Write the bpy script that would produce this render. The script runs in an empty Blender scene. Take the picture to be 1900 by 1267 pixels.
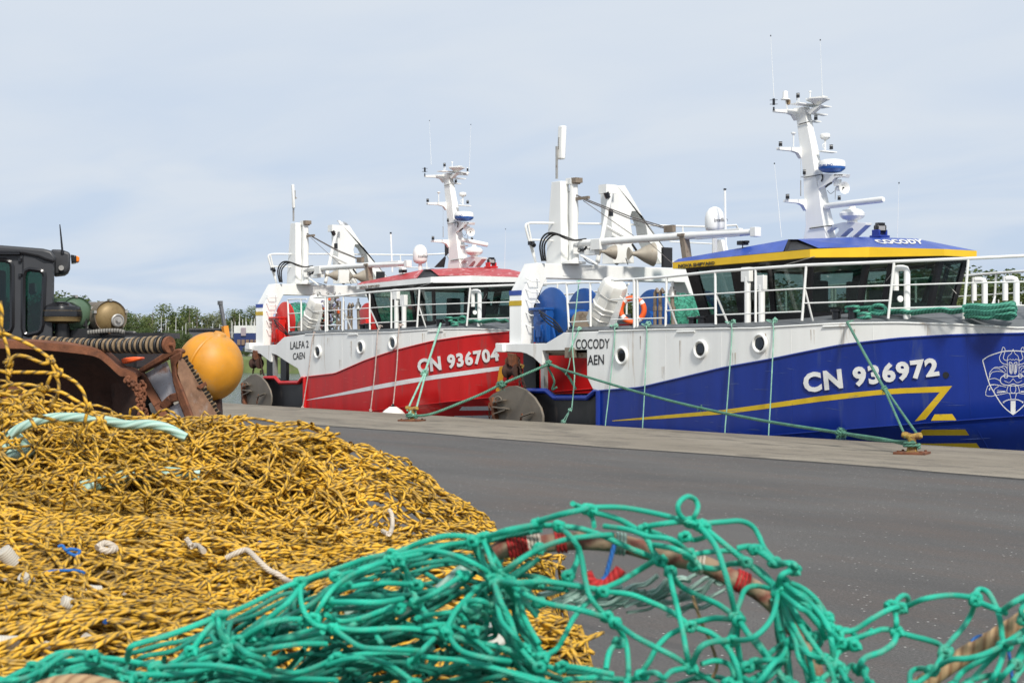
import bpy, bmesh, math, random
import numpy as np
from mathutils import Vector, Matrix, noise
from mathutils.bvhtree import BVHTree
R = random.Random(7)
C = bpy.context.scene.collection
sc = bpy.context.scene
# ------------------------------------------------------------------ camera
FPX, CX, HY, EYE = 3050.0, 950.0, 645.0, 1.7
_l = math.hypot(2250, FPX); SN, CS = 2250/_l, FPX/_l
FWD = Vector((-CS, SN, 0)); RGT = Vector((SN, CS, 0))
cd = bpy.data.cameras.new('camera'); cam = bpy.data.objects.new('camera', cd); C.objects.link(cam)
cam.location = (0, 0, EYE); cam.rotation_euler = (math.pi/2, 0, math.atan2(CS, SN))
cd.sensor_width = 36; cd.lens = FPX*36/1900; cd.shift_y = 11.5/1900
cd.clip_start = .05; cd.clip_end = 6000
cd.dof.use_dof = True; cd.dof.focus_distance = 9.0; cd.dof.aperture_fstop = 20
sc.camera = cam
# ------------------------------------------------------------------ sky and sun
SUN_EL, SUN_AZ = math.radians(43), Vector((0.94, -0.34, 0)).normalized()
w = bpy.data.worlds.new('World'); sc.world = w; w.use_nodes = True
nt = w.node_tree; N = nt.nodes; L = nt.links; N.clear()
out = N.new('ShaderNodeOutputWorld'); bg = N.new('ShaderNodeBackground'); bg.inputs[1].default_value = .100
sky = N.new('ShaderNodeTexSky'); sky.sky_type = 'NISHITA'; sky.sun_disc = False
sky.sun_elevation = SUN_EL; sky.sun_rotation = math.atan2(SUN_AZ.x, SUN_AZ.y)
sky.air_density = 1.0; sky.dust_density = 1.0; sky.ozone_density = 2.0
tc = N.new('ShaderNodeTexCoord')
sep = N.new('ShaderNodeSeparateXYZ'); L.new(tc.outputs['Generated'], sep.inputs[0])
# project direction on a high flat cloud layer
mx = N.new('ShaderNodeMath'); mx.operation = 'ADD'; L.new(sep.outputs[2], mx.inputs[0]); mx.inputs[1].default_value = .10
dv = N.new('ShaderNodeVectorMath'); dv.operation = 'DIVIDE'; L.new(tc.outputs['Generated'], dv.inputs[0])
cb = N.new('ShaderNodeCombineXYZ'); [L.new(mx.outputs[0], cb.inputs[i]) for i in range(3)]; L.new(cb.outputs[0], dv.inputs[1])
n1 = N.new('ShaderNodeTexNoise'); n1.inputs['Scale'].default_value = .9; n1.inputs['Detail'].default_value = 4; n1.inputs['Roughness'].default_value = .5
n1.inputs['Distortion'].default_value = .5
mp = N.new('ShaderNodeMapping'); mp.inputs['Rotation'].default_value = (0, 0, .6); mp.inputs['Scale'].default_value = (1, 1.5, 0); mp.inputs['Location'].default_value = (3.1, 1.7, 0)
L.new(dv.outputs[0], mp.inputs[0]); L.new(mp.outputs[0], n1.inputs['Vector'])
rp = N.new('ShaderNodeValToRGB'); rp.color_ramp.elements[0].position = .36; rp.color_ramp.elements[1].position = .64
rp.color_ramp.elements[0].color = (.50,)*3+(1,); rp.color_ramp.elements[1].color = (.92,)*3+(1,)
L.new(n1.outputs[0], rp.inputs[0])
# more veil higher up, a little bluer low down
gr = N.new('ShaderNodeMapRange'); gr.inputs[1].default_value = .02; gr.inputs[2].default_value = .20; gr.inputs[3].default_value = .0; gr.inputs[4].default_value = .75
L.new(sep.outputs[2], gr.inputs[0])
ad = N.new('ShaderNodeMath'); ad.operation = 'MULTIPLY_ADD'; ad.use_clamp = True
iv = N.new('ShaderNodeMath'); iv.operation = 'SUBTRACT'; iv.inputs[0].default_value = 1; L.new(rp.outputs[0], iv.inputs[1])
L.new(iv.outputs[0], ad.inputs[0]); L.new(gr.outputs[0], ad.inputs[1]); L.new(rp.outputs[0], ad.inputs[2])
cl = N.new('ShaderNodeRGB'); cl.outputs[0].default_value = (6.75, 7.35, 8.1, 1)
bl = N.new('ShaderNodeRGB'); bl.outputs[0].default_value = (3.0, 4.8, 7.9, 1)
m0 = N.new('ShaderNodeMix'); m0.data_type = 'RGBA'; m0.inputs[0].default_value = .8
L.new(sky.outputs[0], m0.inputs[6]); L.new(bl.outputs[0], m0.inputs[7])
m1 = N.new('ShaderNodeMix'); m1.data_type = 'RGBA'; L.new(ad.outputs[0], m1.inputs[0]); L.new(m0.outputs[2], m1.inputs[6]); L.new(cl.outputs[0], m1.inputs[7])
L.new(m1.outputs[2], bg.inputs[0]); L.new(bg.outputs[0], out.inputs[0])
sd = bpy.data.lights.new('sun', 'SUN'); sd.energy = 3.8; sd.angle = math.radians(9); sd.color = (1, .95, .87)
so = bpy.data.objects.new('sun', sd); C.objects.link(so)
sdir = (SUN_AZ*math.cos(SUN_EL)+Vector((0, 0, math.sin(SUN_EL))))
so.rotation_euler = sdir.to_track_quat('Z', 'Y').to_euler(); so.location = (0, 0, 30)
sc.view_settings.view_transform = 'Standard'; sc.view_settings.look = 'None'; sc.view_settings.exposure = .07; sc.view_settings.gamma = 1
sc.render.engine = 'CYCLES'; sc.cycles.max_bounces = 6; sc.cycles.transparent_max_bounces = 12
# ------------------------------------------------------------------ pixel rays -> real places
O = Vector((0, 0, EYE))
def setO(T=None):
    global O
    O = Vector((0, 0, EYE)) - (T if T else Vector((0, 0, 0)))
def ray(px, py): return FWD + RGT*((px-CX)/FPX) + Vector((0, 0, (HY-py)/FPX))
def PY(px, py, Y): d = ray(px, py); return O + d*((Y-O.y)/d.y)
def PX(px, py, X): d = ray(px, py); return O + d*((X-O.x)/d.x)
def PZ(px, py, z): d = ray(px, py); return O + d*((z-O.z)/d.z)
def PD(px, py, dep): return O + ray(px, py)*dep
# ------------------------------------------------------------------ mesh builder
def tag(o, label=None, cat=None, group=None, kind=None):
    for k, v in (('label', label), ('category', cat), ('group', group), ('kind', kind)):
        if v: o[k] = v
    return o
TOP = []
def worldorg(p):
    while p.parent: p = p.parent
    return Vector(p.location)
def empty(name, loc, label=None, cat=None, group=None):
    o = bpy.data.objects.new(name, None); C.objects.link(o); o.location = loc; o.empty_display_size = .3
    TOP.append(o); return tag(o, label, cat, group)
def frame(z, up=Vector((0, 0, 1))):
    z = Vector(z).normalized()
    if abs(z.dot(up)) > .98: up = Vector((1, 0, 0))
    x = up.cross(z).normalized(); return x, z.cross(x), z
class MB:
    def __init__(s): s.v = []; s.f = []; s.m = []; s.uv = {}
    def add(s, vs, fs, m=0):
        b = len(s.v); s.v += [tuple(v) for v in vs]
        for f in fs: s.f.append(tuple(b+i for i in f)); s.m.append(m)
        return s
    def box8(s, p, m=0):  # p: 4 bottom, 4 top
        return s.add(p, [(0, 3, 2, 1), (4, 5, 6, 7), (0, 1, 5, 4), (1, 2, 6, 5), (2, 3, 7, 6), (3, 0, 4, 7)], m)
    def box(s, c, sz, ax=None, m=0):
        c = Vector(c); X, Y, Z = ax if ax else (Vector((1, 0, 0)), Vector((0, 1, 0)), Vector((0, 0, 1)))
        X, Y, Z = X*sz[0]/2, Y*sz[1]/2, Z*sz[2]/2
        return s.box8([c-X-Y-Z, c+X-Y-Z, c+X+Y-Z, c-X+Y-Z, c-X-Y+Z, c+X-Y+Z, c+X+Y+Z, c-X+Y+Z], m)
    def bar(s, a, b, wd, ht, m=0, up=Vector((0, 0, 1))):
        a = Vector(a); b = Vector(b); x, y, z = frame(b-a, up)
        return s.box((a+b)/2, (wd, ht, (b-a).length), (x, y, z), m)
    def prism(s, pts, ext, m=0):
        n = len(pts); e = Vector(ext); a = [Vector(p) for p in pts]; b = [p+e for p in a]
        s.add(a+b, [tuple(range(n-1, -1, -1)), tuple(range(n, 2*n))]+[(i, (i+1) % n, n+(i+1) % n, n+i) for i in range(n)], m)
        return s
    def tube(s, pts, r, n=8, m=0, closed=False, cap=True):
        P = [Vector(p) for p in pts]; k = len(P); rr = r if isinstance(r, (list, tuple)) else [r]*k
        vs = []; prev = None
        for i, p in enumerate(P):
            if closed: t = P[(i+1) % k]-P[i-1]
            else: t = P[min(i+1, k-1)]-P[max(i-1, 0)]
            if t.length < 1e-9: t = Vector((0, 0, 1))
            t.normalize()
            if prev is None: x, y, _ = frame(t)
            else:
                x = prev-t*prev.dot(t)
                if x.length < 1e-6: x, y, _ = frame(t)
                x.normalize(); y = t.cross(x)
            prev = x
            for j in range(n):
                a = 2*math.pi*j/n; vs.append(p+(x*math.cos(a)+y*math.sin(a))*rr[i])
        fs = []; base = len(s.f)
        L_ = [0]
        for i in range(1, k+1): L_.append(L_[-1]+(P[i % k]-P[i-1]).length)
        for i in range(k if closed else k-1):
            for j in range(n):
                a, b = i*n+j, i*n+(j+1) % n; c, d = ((i+1) % k)*n+(j+1) % n, ((i+1) % k)*n+j
                s.uv[base+len(fs)] = [(j/n, L_[i]), ((j+1)/n, L_[i]), ((j+1)/n, L_[i+1]), (j/n, L_[i+1])]
                fs.append((a, b, c, d))
        if cap and not closed: fs += [tuple(range(n-1, -1, -1)), tuple(range((k-1)*n, k*n))]
        return s.add(vs, fs, m)
    def lathe(s, c, axis, prof, n=20, m=0, ref=Vector((0, 0, 1)), ms=None):   # prof: (radius, along axis)
        x, y, z = frame(axis, ref); c = Vector(c); vs = []; k = len(prof)
        for r, h in prof:
            for j in range(n):
                a = 2*math.pi*j/n; vs.append(c+z*h+(x*math.cos(a)+y*math.sin(a))*max(r, 1e-4))
        for i in range(k-1):
            fs = [(i*n+j, i*n+(j+1) % n, (i+1)*n+(j+1) % n, (i+1)*n+j) for j in range(n)]
            if i == 0: s.add(vs, fs, ms[i] if ms else m); b = len(s.v)-len(vs)
            else:
                for f in fs: s.f.append(tuple(b+q for q in f)); s.m.append(ms[i] if ms else m)
        s.f.append(tuple(b+q for q in range(n-1, -1, -1))); s.m.append(ms[0] if ms else m)
        s.f.append(tuple(b+(k-1)*n+q for q in range(n))); s.m.append(ms[-1] if ms else m)
        return s
    def cyl(s, a, b, r, n=14, m=0): a = Vector(a); b = Vector(b); return s.lathe(a, b-a, [(r, 0), (r, (b-a).length)], n, m)
    def torus(s, c, axis, R_, r, n=28, k=10, m=0, arc=None):
        x, y, z = frame(axis); c = Vector(c); a0, a1 = arc if arc else (0, 2*math.pi)
        pts = [c+(x*math.cos(a0+(a1-a0)*i/n)+y*math.sin(a0+(a1-a0)*i/n))*R_ for i in range(n+(1 if arc else 0))]
        return s.tube(pts, r, k, m, closed=not arc)
    def grid(s, rows, m=0, close=False):  # rows of equal length
        k = len(rows[0]); vs = [p for r in rows for p in r]
        return s.add(vs, [(i*k+j, i*k+j+1, (i+1)*k+j+1, (i+1)*k+j) for i in range(len(rows)-1) for j in range(k-1)], m)
    def build(s, name, mats, parent=None, bevel=0, smooth=35, solid=0):
        if not isinstance(mats, (list, tuple)): mats = [mats]
        v = np.array(s.v, dtype=float)
        if parent is not None: loc = worldorg(parent)
        else: loc = Vector(((v[:, 0].min()+v[:, 0].max())/2, (v[:, 1].min()+v[:, 1].max())/2, v[:, 2].min()))
        me = bpy.data.meshes.new(name); me.from_pydata([tuple(p) for p in (v-np.array(loc))], [], s.f)
        for mt in mats: me.materials.append(mt)
        if len(mats) > 1: me.polygons.foreach_set('material_index', s.m)
        if s.uv:
            ul = me.uv_layers.new(name='UVMap')
            for fi, uvs in s.uv.items():
                p = me.polygons[fi]
                for q, li in enumerate(p.loop_indices): ul.data[li].uv = uvs[q]
        bm = bmesh.new(); bm.from_mesh(me); bmesh.ops.recalc_face_normals(bm, faces=bm.faces); bm.to_mesh(me); bm.free()
        if smooth:
            me.polygons.foreach_set('use_smooth', [True]*len(me.polygons)); me.set_sharp_from_angle(angle=math.radians(smooth))
        me.update()
        o = bpy.data.objects.new(name, me); C.objects.link(o)
        if parent is not None: o.parent = parent
        else: o.location = loc; TOP.append(o)
        if solid: md = o.modifiers.new('s', 'SOLIDIFY'); md.thickness = solid; md.offset = 0
        if bevel:
            md = o.modifiers.new('b', 'BEVEL'); md.width = bevel; md.segments = 2; md.limit_method = 'ANGLE'; md.angle_limit = math.radians(40)
        return o
def spline(P, seg=6):
    P = [Vector(p) for p in P]; o = []
    for i in range(len(P)-1):
        a = P[max(i-1, 0)]; b = P[i]; c = P[i+1]; d = P[min(i+2, len(P)-1)]
        for k in range(seg):
            t = k/seg
            o.append(.5*((2*b)+(c-a)*t+(2*a-5*b+4*c-d)*t*t+(3*b-a-3*c+d)*t**3))
    o.append(P[-1]); return o
# ------------------------------------------------------------------ materials
def pm(name, col, rough=.5, metal=0, var=.08, vs=4, bump=0, bs=60, dirt=None, dscale=3, damt=.5, stretch=None, coat=0, fine=0, rvar=0):
    m = bpy.data.materials.new(name); m.use_nodes = True; t = m.node_tree; n = t.nodes; l = t.links
    b = n['Principled BSDF']; b.inputs['Roughness'].default_value = rough; b.inputs['Metallic'].default_value = metal
    if coat: b.inputs['Coat Weight'].default_value = coat; b.inputs['Coat Roughness'].default_value = .08
    c = (*col, 1) if len(col) == 3 else col
    tc = n.new('ShaderNodeTexCoord'); src = tc.outputs['Object']
    mp = n.new('ShaderNodeMapping'); mp.inputs['Scale'].default_value = stretch or (1, 1, 1); l.new(src, mp.inputs[0])
    a = n.new('ShaderNodeTexNoise'); a.inputs['Scale'].default_value = vs; a.inputs['Detail'].default_value = 6; l.new(mp.outputs[0], a.inputs['Vector'])
    mr = n.new('ShaderNodeMapRange'); mr.inputs[1].default_value = .3; mr.inputs[2].default_value = .7; mr.inputs[3].default_value = 1-var; mr.inputs[4].default_value = 1+var
    l.new(a.outputs[0], mr.inputs[0])
    mu = n.new('ShaderNodeVectorMath'); mu.operation = 'SCALE'; mu.inputs[0].default_value = c[:3]; l.new(mr.outputs[0], mu.inputs['Scale'])
    last = mu.outputs[0]
    if dirt:
        d = n.new('ShaderNodeTexNoise'); d.inputs['Scale'].default_value = dscale; d.inputs['Detail'].default_value = 9; d.inputs['Roughness'].default_value = .65
        l.new(mp.outputs[0], d.inputs['Vector'])
        r = n.new('ShaderNodeMapRange'); r.inputs[1].default_value = .72-.32*damt; r.inputs[2].default_value = .80-.2*damt; l.new(d.outputs[0], r.inputs[0])
        x = n.new('ShaderNodeMix'); x.data_type = 'RGBA'; l.new(r.outputs[0], x.inputs[0]); l.new(last, x.inputs[6]); x.inputs[7].default_value = (*dirt, 1); last = x.outputs[2]
        if fine: 
            d2 = n.new('ShaderNodeTexNoise'); d2.inputs['Scale'].default_value = dscale*12; d2.inputs['Detail'].default_value = 5; l.new(src, d2.inputs['Vector'])
            r2 = n.new('ShaderNodeMapRange'); r2.inputs[1].default_value = .6; r2.inputs[2].default_value = .7; r2.inputs[4].default_value = fine; l.new(d2.outputs[0], r2.inputs[0])
            x2 = n.new('ShaderNodeMix'); x2.data_type = 'RGBA'; l.new(r2.outputs[0], x2.inputs[0]); l.new(last, x2.inputs[6]); x2.inputs[7].default_value = (*dirt, 1); last = x2.outputs[2]
    l.new(last, b.inputs['Base Color'])
    if rvar:
        q = n.new('ShaderNodeMapRange'); q.inputs[1].default_value = .3; q.inputs[2].default_value = .7; q.inputs[3].default_value = max(0, rough-rvar); q.inputs[4].default_value = rough+rvar
        l.new(a.outputs[0], q.inputs[0]); l.new(q.outputs[0], b.inputs['Roughness'])
    if bump:
        e = n.new('ShaderNodeTexNoise'); e.inputs['Scale'].default_value = bs; e.inputs['Detail'].default_value = 4; l.new(src, e.inputs['Vector'])
        bp = n.new('ShaderNodeBump'); bp.inputs['Strength'].default_value = bump; bp.inputs['Distance'].default_value = .01
        l.new(e.outputs[0], bp.inputs['Height']); l.new(bp.outputs[0], b.inputs['Normal'])
    return m
def ropemat(name, col, col2, pitch=.03, grime=None, strands=3, groove=.35, fleck=.0, rough=.75, nscale=80, width=.3, fuzz=.0):
    m = bpy.data.materials.new(name); m.use_nodes = True; t = m.node_tree; n = t.nodes; l = t.links; b = n['Principled BSDF']; b.inputs['Roughness'].default_value = rough
    uv = n.new('ShaderNodeUVMap'); sp = n.new('ShaderNodeSeparateXYZ'); l.new(uv.outputs[0], sp.inputs[0])
    a = n.new('ShaderNodeMath'); a.operation = 'MULTIPLY'; a.inputs[1].default_value = strands; l.new(sp.outputs[0], a.inputs[0])
    c = n.new('ShaderNodeMath'); c.operation = 'MULTIPLY_ADD'; c.inputs[1].default_value = 1/pitch; l.new(sp.outputs[1], c.inputs[0]); l.new(a.outputs[0], c.inputs[2])
    tc = n.new('ShaderNodeTexCoord'); no = n.new('ShaderNodeTexNoise'); no.inputs['Scale'].default_value = nscale; no.inputs['Detail'].default_value = 3; l.new(tc.outputs['Object'], no.inputs['Vector'])
    c2 = n.new('ShaderNodeMath'); c2.operation = 'MULTIPLY_ADD'; c2.inputs[1].default_value = fleck; l.new(no.outputs[0], c2.inputs[0]); l.new(c.outputs[0], c2.inputs[2])
    f = n.new('ShaderNodeMath'); f.operation = 'PINGPONG'; f.inputs[1].default_value = .5; l.new(c2.outputs[0], f.inputs[0])
    r = n.new('ShaderNodeMapRange'); r.inputs[1].default_value = 0; r.inputs[2].default_value = width; l.new(f.outputs[0], r.inputs[0])
    v = n.new('ShaderNodeMapRange'); v.inputs[1].default_value = .3; v.inputs[2].default_value = .7; v.inputs[3].default_value = .72; v.inputs[4].default_value = 1.2
    n2 = n.new('ShaderNodeTexNoise'); n2.inputs['Scale'].default_value = nscale/9; n2.inputs['Detail'].default_value = 5; l.new(tc.outputs['Object'], n2.inputs['Vector']); l.new(n2.outputs[0], v.inputs[0])
    x = n.new('ShaderNodeMix'); x.data_type = 'RGBA'; x.inputs[6].default_value = (*col2, 1); x.inputs[7].default_value = (*col, 1); l.new(r.outputs[0], x.inputs[0])
    if grime:
        n3 = n.new('ShaderNodeTexNoise'); n3.inputs['Scale'].default_value = nscale/3; n3.inputs['Detail'].default_value = 7; n3.inputs['Roughness'].default_value = .7; l.new(tc.outputs['Object'], n3.inputs['Vector'])
        g = n.new('ShaderNodeMapRange'); g.inputs[1].default_value = .50; g.inputs[2].default_value = .68; g.inputs[4].default_value = .75; l.new(n3.outputs[0], g.inputs[0])
        x3 = n.new('ShaderNodeMix'); x3.data_type = 'RGBA'; l.new(g.outputs[0], x3.inputs[0]); l.new(x.outputs[2], x3.inputs[6]); x3.inputs[7].default_value = (*grime, 1); x = x3
    mu = n.new('ShaderNodeVectorMath'); mu.operation = 'SCALE'; l.new(x.outputs[2], mu.inputs[0]); l.new(v.outputs[0], mu.inputs['Scale'])
    l.new(mu.outputs[0], b.inputs['Base Color'])
    bp = n.new('ShaderNodeBump'); bp.inputs['Strength'].default_value = groove; bp.inputs['Distance'].default_value = .004; l.new(f.outputs[0], bp.inputs['Height']); l.new(bp.outputs[0], b.inputs['Normal'])
    return m
M = {}
M['white'] = pm('white_paint', (.84, .84, .81), .32, var=.05, vs=1.5, dirt=(.42, .36, .28), dscale=1.6, damt=.12, stretch=(2, 2, .35), bump=.08, bs=3, coat=.3)
M['hullwhite'] = pm('hull_white_paint', (.84, .84, .81), .28, var=.06, vs=1.2, dirt=(.50, .42, .33), dscale=1.6, damt=.34, stretch=(2.2, 2.2, .25), bump=.25, bs=1.6, coat=.3)
M['red'] = pm('red_paint', (.53, .012, .013), .28, var=.12, vs=1.2, dirt=(.30, .05, .045), dscale=1.8, damt=.45, stretch=(2, 2, .3), bump=.4, bs=1.6, coat=.06)
M['blue'] = pm('blue_paint', (.006, .028, .235), .34, var=.12, vs=1.2, dirt=(.035, .06, .21), dscale=1.8, damt=.42, stretch=(2, 2, .3), bump=.4, bs=1.6, coat=.06)
M['blueroof'] = pm('blue_roof_paint', (.035, .08, .36), .38, var=.15, vs=3, dirt=(.45, .5, .7), dscale=6, damt=.22, bump=.05, bs=8)
M['redroof'] = pm('red_roof_paint', (.42, .05, .055), .45, var=.15, vs=3, dirt=(.75, .5, .5), dscale=5, damt=.5, bump=.05, bs=8)
M['yellow'] = pm('yellow_paint', (.80, .50, .015), .35, var=.06, vs=3, dirt=(.25, .2, .05), dscale=4, damt=.15)
M['stripeyellow'] = pm('yellow_stripe_paint', (.62, .42, .02), .35, var=.1, vs=4, dirt=(.12, .1, .05), dscale=4, damt=.28)
M['stripewhite'] = pm('white_stripe_paint', (.72, .72, .72), .35, var=.06, dirt=(.4, .35, .3), dscale=4, damt=.3)
M['letter'] = pm('white_raised_letters', (.74, .74, .72), .4, var=.08, vs=6, dirt=(.35, .32, .28), dscale=9, damt=.3)
M['inkblack'] = pm('black_lettering', (.02, .02, .022), .5)
M['black'] = pm('black_paint', (.018, .018, .02), .4, var=.2, dirt=(.06, .05, .045), dscale=2, damt=.4, stretch=(2, 2, .5), bump=.1, bs=4)
M['gloss'] = pm('gloss_black', (.012, .012, .014), .18, var=.1)
M['deck'] = pm('grey_deck_paint', (.13, .14, .15), .6, var=.15, dirt=(.35, .36, .38), dscale=5, damt=.2, bump=.1, bs=30)
M['drumblue'] = pm('drum_blue_paint', (.012, .08, .30), .35, var=.12, vs=4, dirt=(.05, .07, .12), dscale=4, damt=.3)
M['drumred'] = pm('drum_red_paint', (.56, .02, .015), .35, var=.12, vs=4, dirt=(.2, .04, .03), dscale=4, damt=.3)
M['steel'] = pm('galvanised_steel', (.42, .41, .39), .45, metal=.6, var=.15, dirt=(.2, .12, .07), dscale=6, damt=.4)
M['bronze'] = pm('brown_steel', (.26, .21, .16), .55, metal=.3, var=.2, dirt=(.12, .08, .05), dscale=8, damt=.6)
M['door'] = pm('trawl_door_steel', (.17, .145, .115), .6, metal=.1, var=.2, vs=2, dirt=(.24, .11, .04), dscale=3, damt=.35, bump=.2, bs=15)
M['rubber'] = pm('black_rubber', (.012, .012, .013), .5)
M['orange'] = pm('orange_plastic', (.85, .12, .02), .45, var=.06)
M['canister'] = pm('white_fibreglass', (.78, .77, .72), .38, var=.04, vs=3)
M['rust'] = pm('rusty_steel', (.17, .062, .028), .85, var=.35, vs=7, dirt=(.07, .03, .02), dscale=4, damt=.6, bump=.6, bs=35, fine=.5)
M['rustd'] = pm('dark_rusty_steel', (.060, .026, .017), .85, var=.4, vs=6, dirt=(.022, .015, .013), dscale=3.0, damt=.75, bump=.7, bs=22, stretch=(1, 1, .6))
M['rustgrey'] = pm('grey_plate_with_rust', (.42, .42, .45), .55, var=.15, vs=4, dirt=(.22, .09, .045), dscale=4, damt=.52, bump=.25, bs=20, fine=.5)
M['rustb'] = pm('rusty_worn_plate', (.27, .15, .09), .7, var=.3, vs=9, dirt=(.36, .27, .22), dscale=5, damt=.55, bump=.4, bs=25)
M['cab'] = pm('anthracite_cab_paint', (.040, .042, .047), .45, var=.12, vs=3, dirt=(.09, .085, .08), dscale=4, damt=.25)
M['buoy'] = pm('yellow_buoy_plastic', (.62, .26, .016), .5, var=.14, vs=5, dirt=(.50, .27, .08), dscale=3.5, damt=.75, fine=.35, bump=.1, bs=14)
M['greendrum'] = pm('green_steel_drum', (.075, .13, .08), .5, var=.15, dirt=(.06, .05, .03), dscale=5, damt=.35)
M['brass'] = pm('dull_brass_drum', (.23, .16, .07), .5, metal=.3, var=.2, dirt=(.12, .07, .03), dscale=6, damt=.45)
M['tan'] = pm('worn_tan_rubber', (.24, .17, .10), .8, var=.3, vs=20, bump=.3, bs=60)
M['amber'] = pm('amber_lens', (.9, .22, .01), .2)
M['concrete'] = None
M['bolly'] = pm('faded_yellow_iron', (.42, .28, .05), .7, var=.25, vs=20, dirt=(.12, .05, .025), dscale=11, damt=.95, bump=.5, bs=50)
M['mor'] = ropemat('green_mooring_rope', (.10, .26, .18), (.03, .10, .07), pitch=.07, strands=3, groove=.9, nscale=60)
M['morl'] = ropemat('pale_green_line', (.30, .56, .44), (.16, .38, .28), pitch=.05, strands=3, groove=.5, nscale=60)
M['coil'] = ropemat('green_rope_coil', (.10, .40, .28), (.02, .13, .09), pitch=.08, strands=3, groove=1, nscale=40)
M['line'] = ropemat('pale_line', (.55, .47, .42), (.35, .25, .22), pitch=.04)
M['wire'] = ropemat('steel_wire_rope', (.16, .14, .13), (.06, .05, .05), pitch=.05)
M['netgreen'] = ropemat('green_braided_twine', (.014, .50, .34), (.010, .34, .23), pitch=.004, grime=(.13, .33, .24), strands=6, groove=.4, rough=.62, nscale=120, width=.5)
M['netgreend'] = ropemat('shaded_green_twine', (.014, .36, .25), (.010, .2, .14), pitch=.006, grime=(.10, .22, .17), strands=6, groove=.4, rough=.7, nscale=120, width=.5)  # darker copy of the green twine: shade of the under layers in colour
M['nety'] = ropemat('yellow_and_black_twine', (.70, .40, .030), (.04, .03, .018), pitch=.019, grime=(.30, .19, .05), strands=1, groove=.7, fleck=1.1, nscale=60, width=.30, rough=.55)
M['netyd'] = ropemat('shaded_yellow_twine', (.50, .28, .022), (.03, .022, .014), pitch=.017, grime=(.14, .09, .03), strands=1, groove=.7, fleck=1.1, nscale=60, width=.34, rough=.7)  # yellow twine again, darkened so hidden layers carry shade in their colour
M['tanrope'] = ropemat('tan_rope', (.45, .30, .16), (.24, .13, .06), pitch=.012, strands=3, groove=1, nscale=120)
M['tanred'] = ropemat('tan_rope_with_red_yarn', (.27, .19, .12), (.17, .045, .03), pitch=.045, strands=1, groove=1, nscale=60, fleck=.8, width=.25)
M['aqua'] = ropemat('pale_turquoise_rope', (.42, .60, .52), (.22, .40, .34), pitch=.035, strands=4, groove=1, nscale=60)
M['cord'] = ropemat('white_cord', (.62, .55, .46), (.4, .33, .25), pitch=.006, strands=4, groove=.5)
M['bluetw'] = ropemat('blue_twine', (.02, .16, .50), (.01, .08, .3), pitch=.006, strands=3, groove=.4)
M['redtw'] = ropemat('red_twine', (.5, .02, .02), (.3, .01, .01), pitch=.006, strands=3, groove=.4)
M['stain'] = pm('rust_stain', (.52, .43, .33), .6, var=.2, vs=20); M['scuff'] = pm('pale_scuff', (.05, .085, .27), .5, var=.3, vs=10); M['scuffr'] = pm('pale_red_scuff', (.60, .10, .08), .5, var=.3, vs=10)
M['head'] = pm('worn_winch_head', (.36, .32, .26), .55, metal=.2, var=.15, dirt=(.2, .13, .08), dscale=8, damt=.4)
M['gull'] = pm('gull_white', (.75, .75, .75), .7); M['gullg'] = pm('gull_grey', (.28, .30, .33), .7)
M['bark'] = pm('tree_bark', (.16, .14, .11), .9, var=.3)
def glassmat(name, tint, refl=.05):
    m = bpy.data.materials.new(name); m.use_nodes = True; n = m.node_tree.nodes; l = m.node_tree.links; n.clear()
    o = n.new('ShaderNodeOutputMaterial'); t = n.new('ShaderNodeBsdfTransparent'); t.inputs[0].default_value = (*tint, 1)
    g = n.new('ShaderNodeBsdfGlossy'); g.inputs['Roughness'].default_value = .02; g.inputs[0].default_value = (.95, .98, 1, 1)
    lw = n.new('ShaderNodeLayerWeight'); lw.inputs[0].default_value = .5; f = n.new('ShaderNodeMath'); f.operation = 'POWER'; f.inputs[1].default_value = 4; l.new(lw.outputs['Facing'], f.inputs[0])
    a = n.new('ShaderNodeMath'); a.operation = 'MULTIPLY_ADD'; a.inputs[1].default_value = .8; a.inputs[2].default_value = refl; l.new(f.outputs[0], a.inputs[0])
    x = n.new('ShaderNodeMixShader'); l.new(a.outputs[0], x.inputs[0]); l.new(t.outputs[0], x.inputs[1]); l.new(g.outputs[0], x.inputs[2]); l.new(x.outputs[0], o.inputs[0]); return m
M['glass'] = glassmat('tinted_glass', (.60, .68, .65)); M['darkglass'] = glassmat('dark_glass', (.10, .12, .12), .06)
M['cabglass'] = glassmat('cab_glass', (.30, .48, .42), .04)
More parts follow.
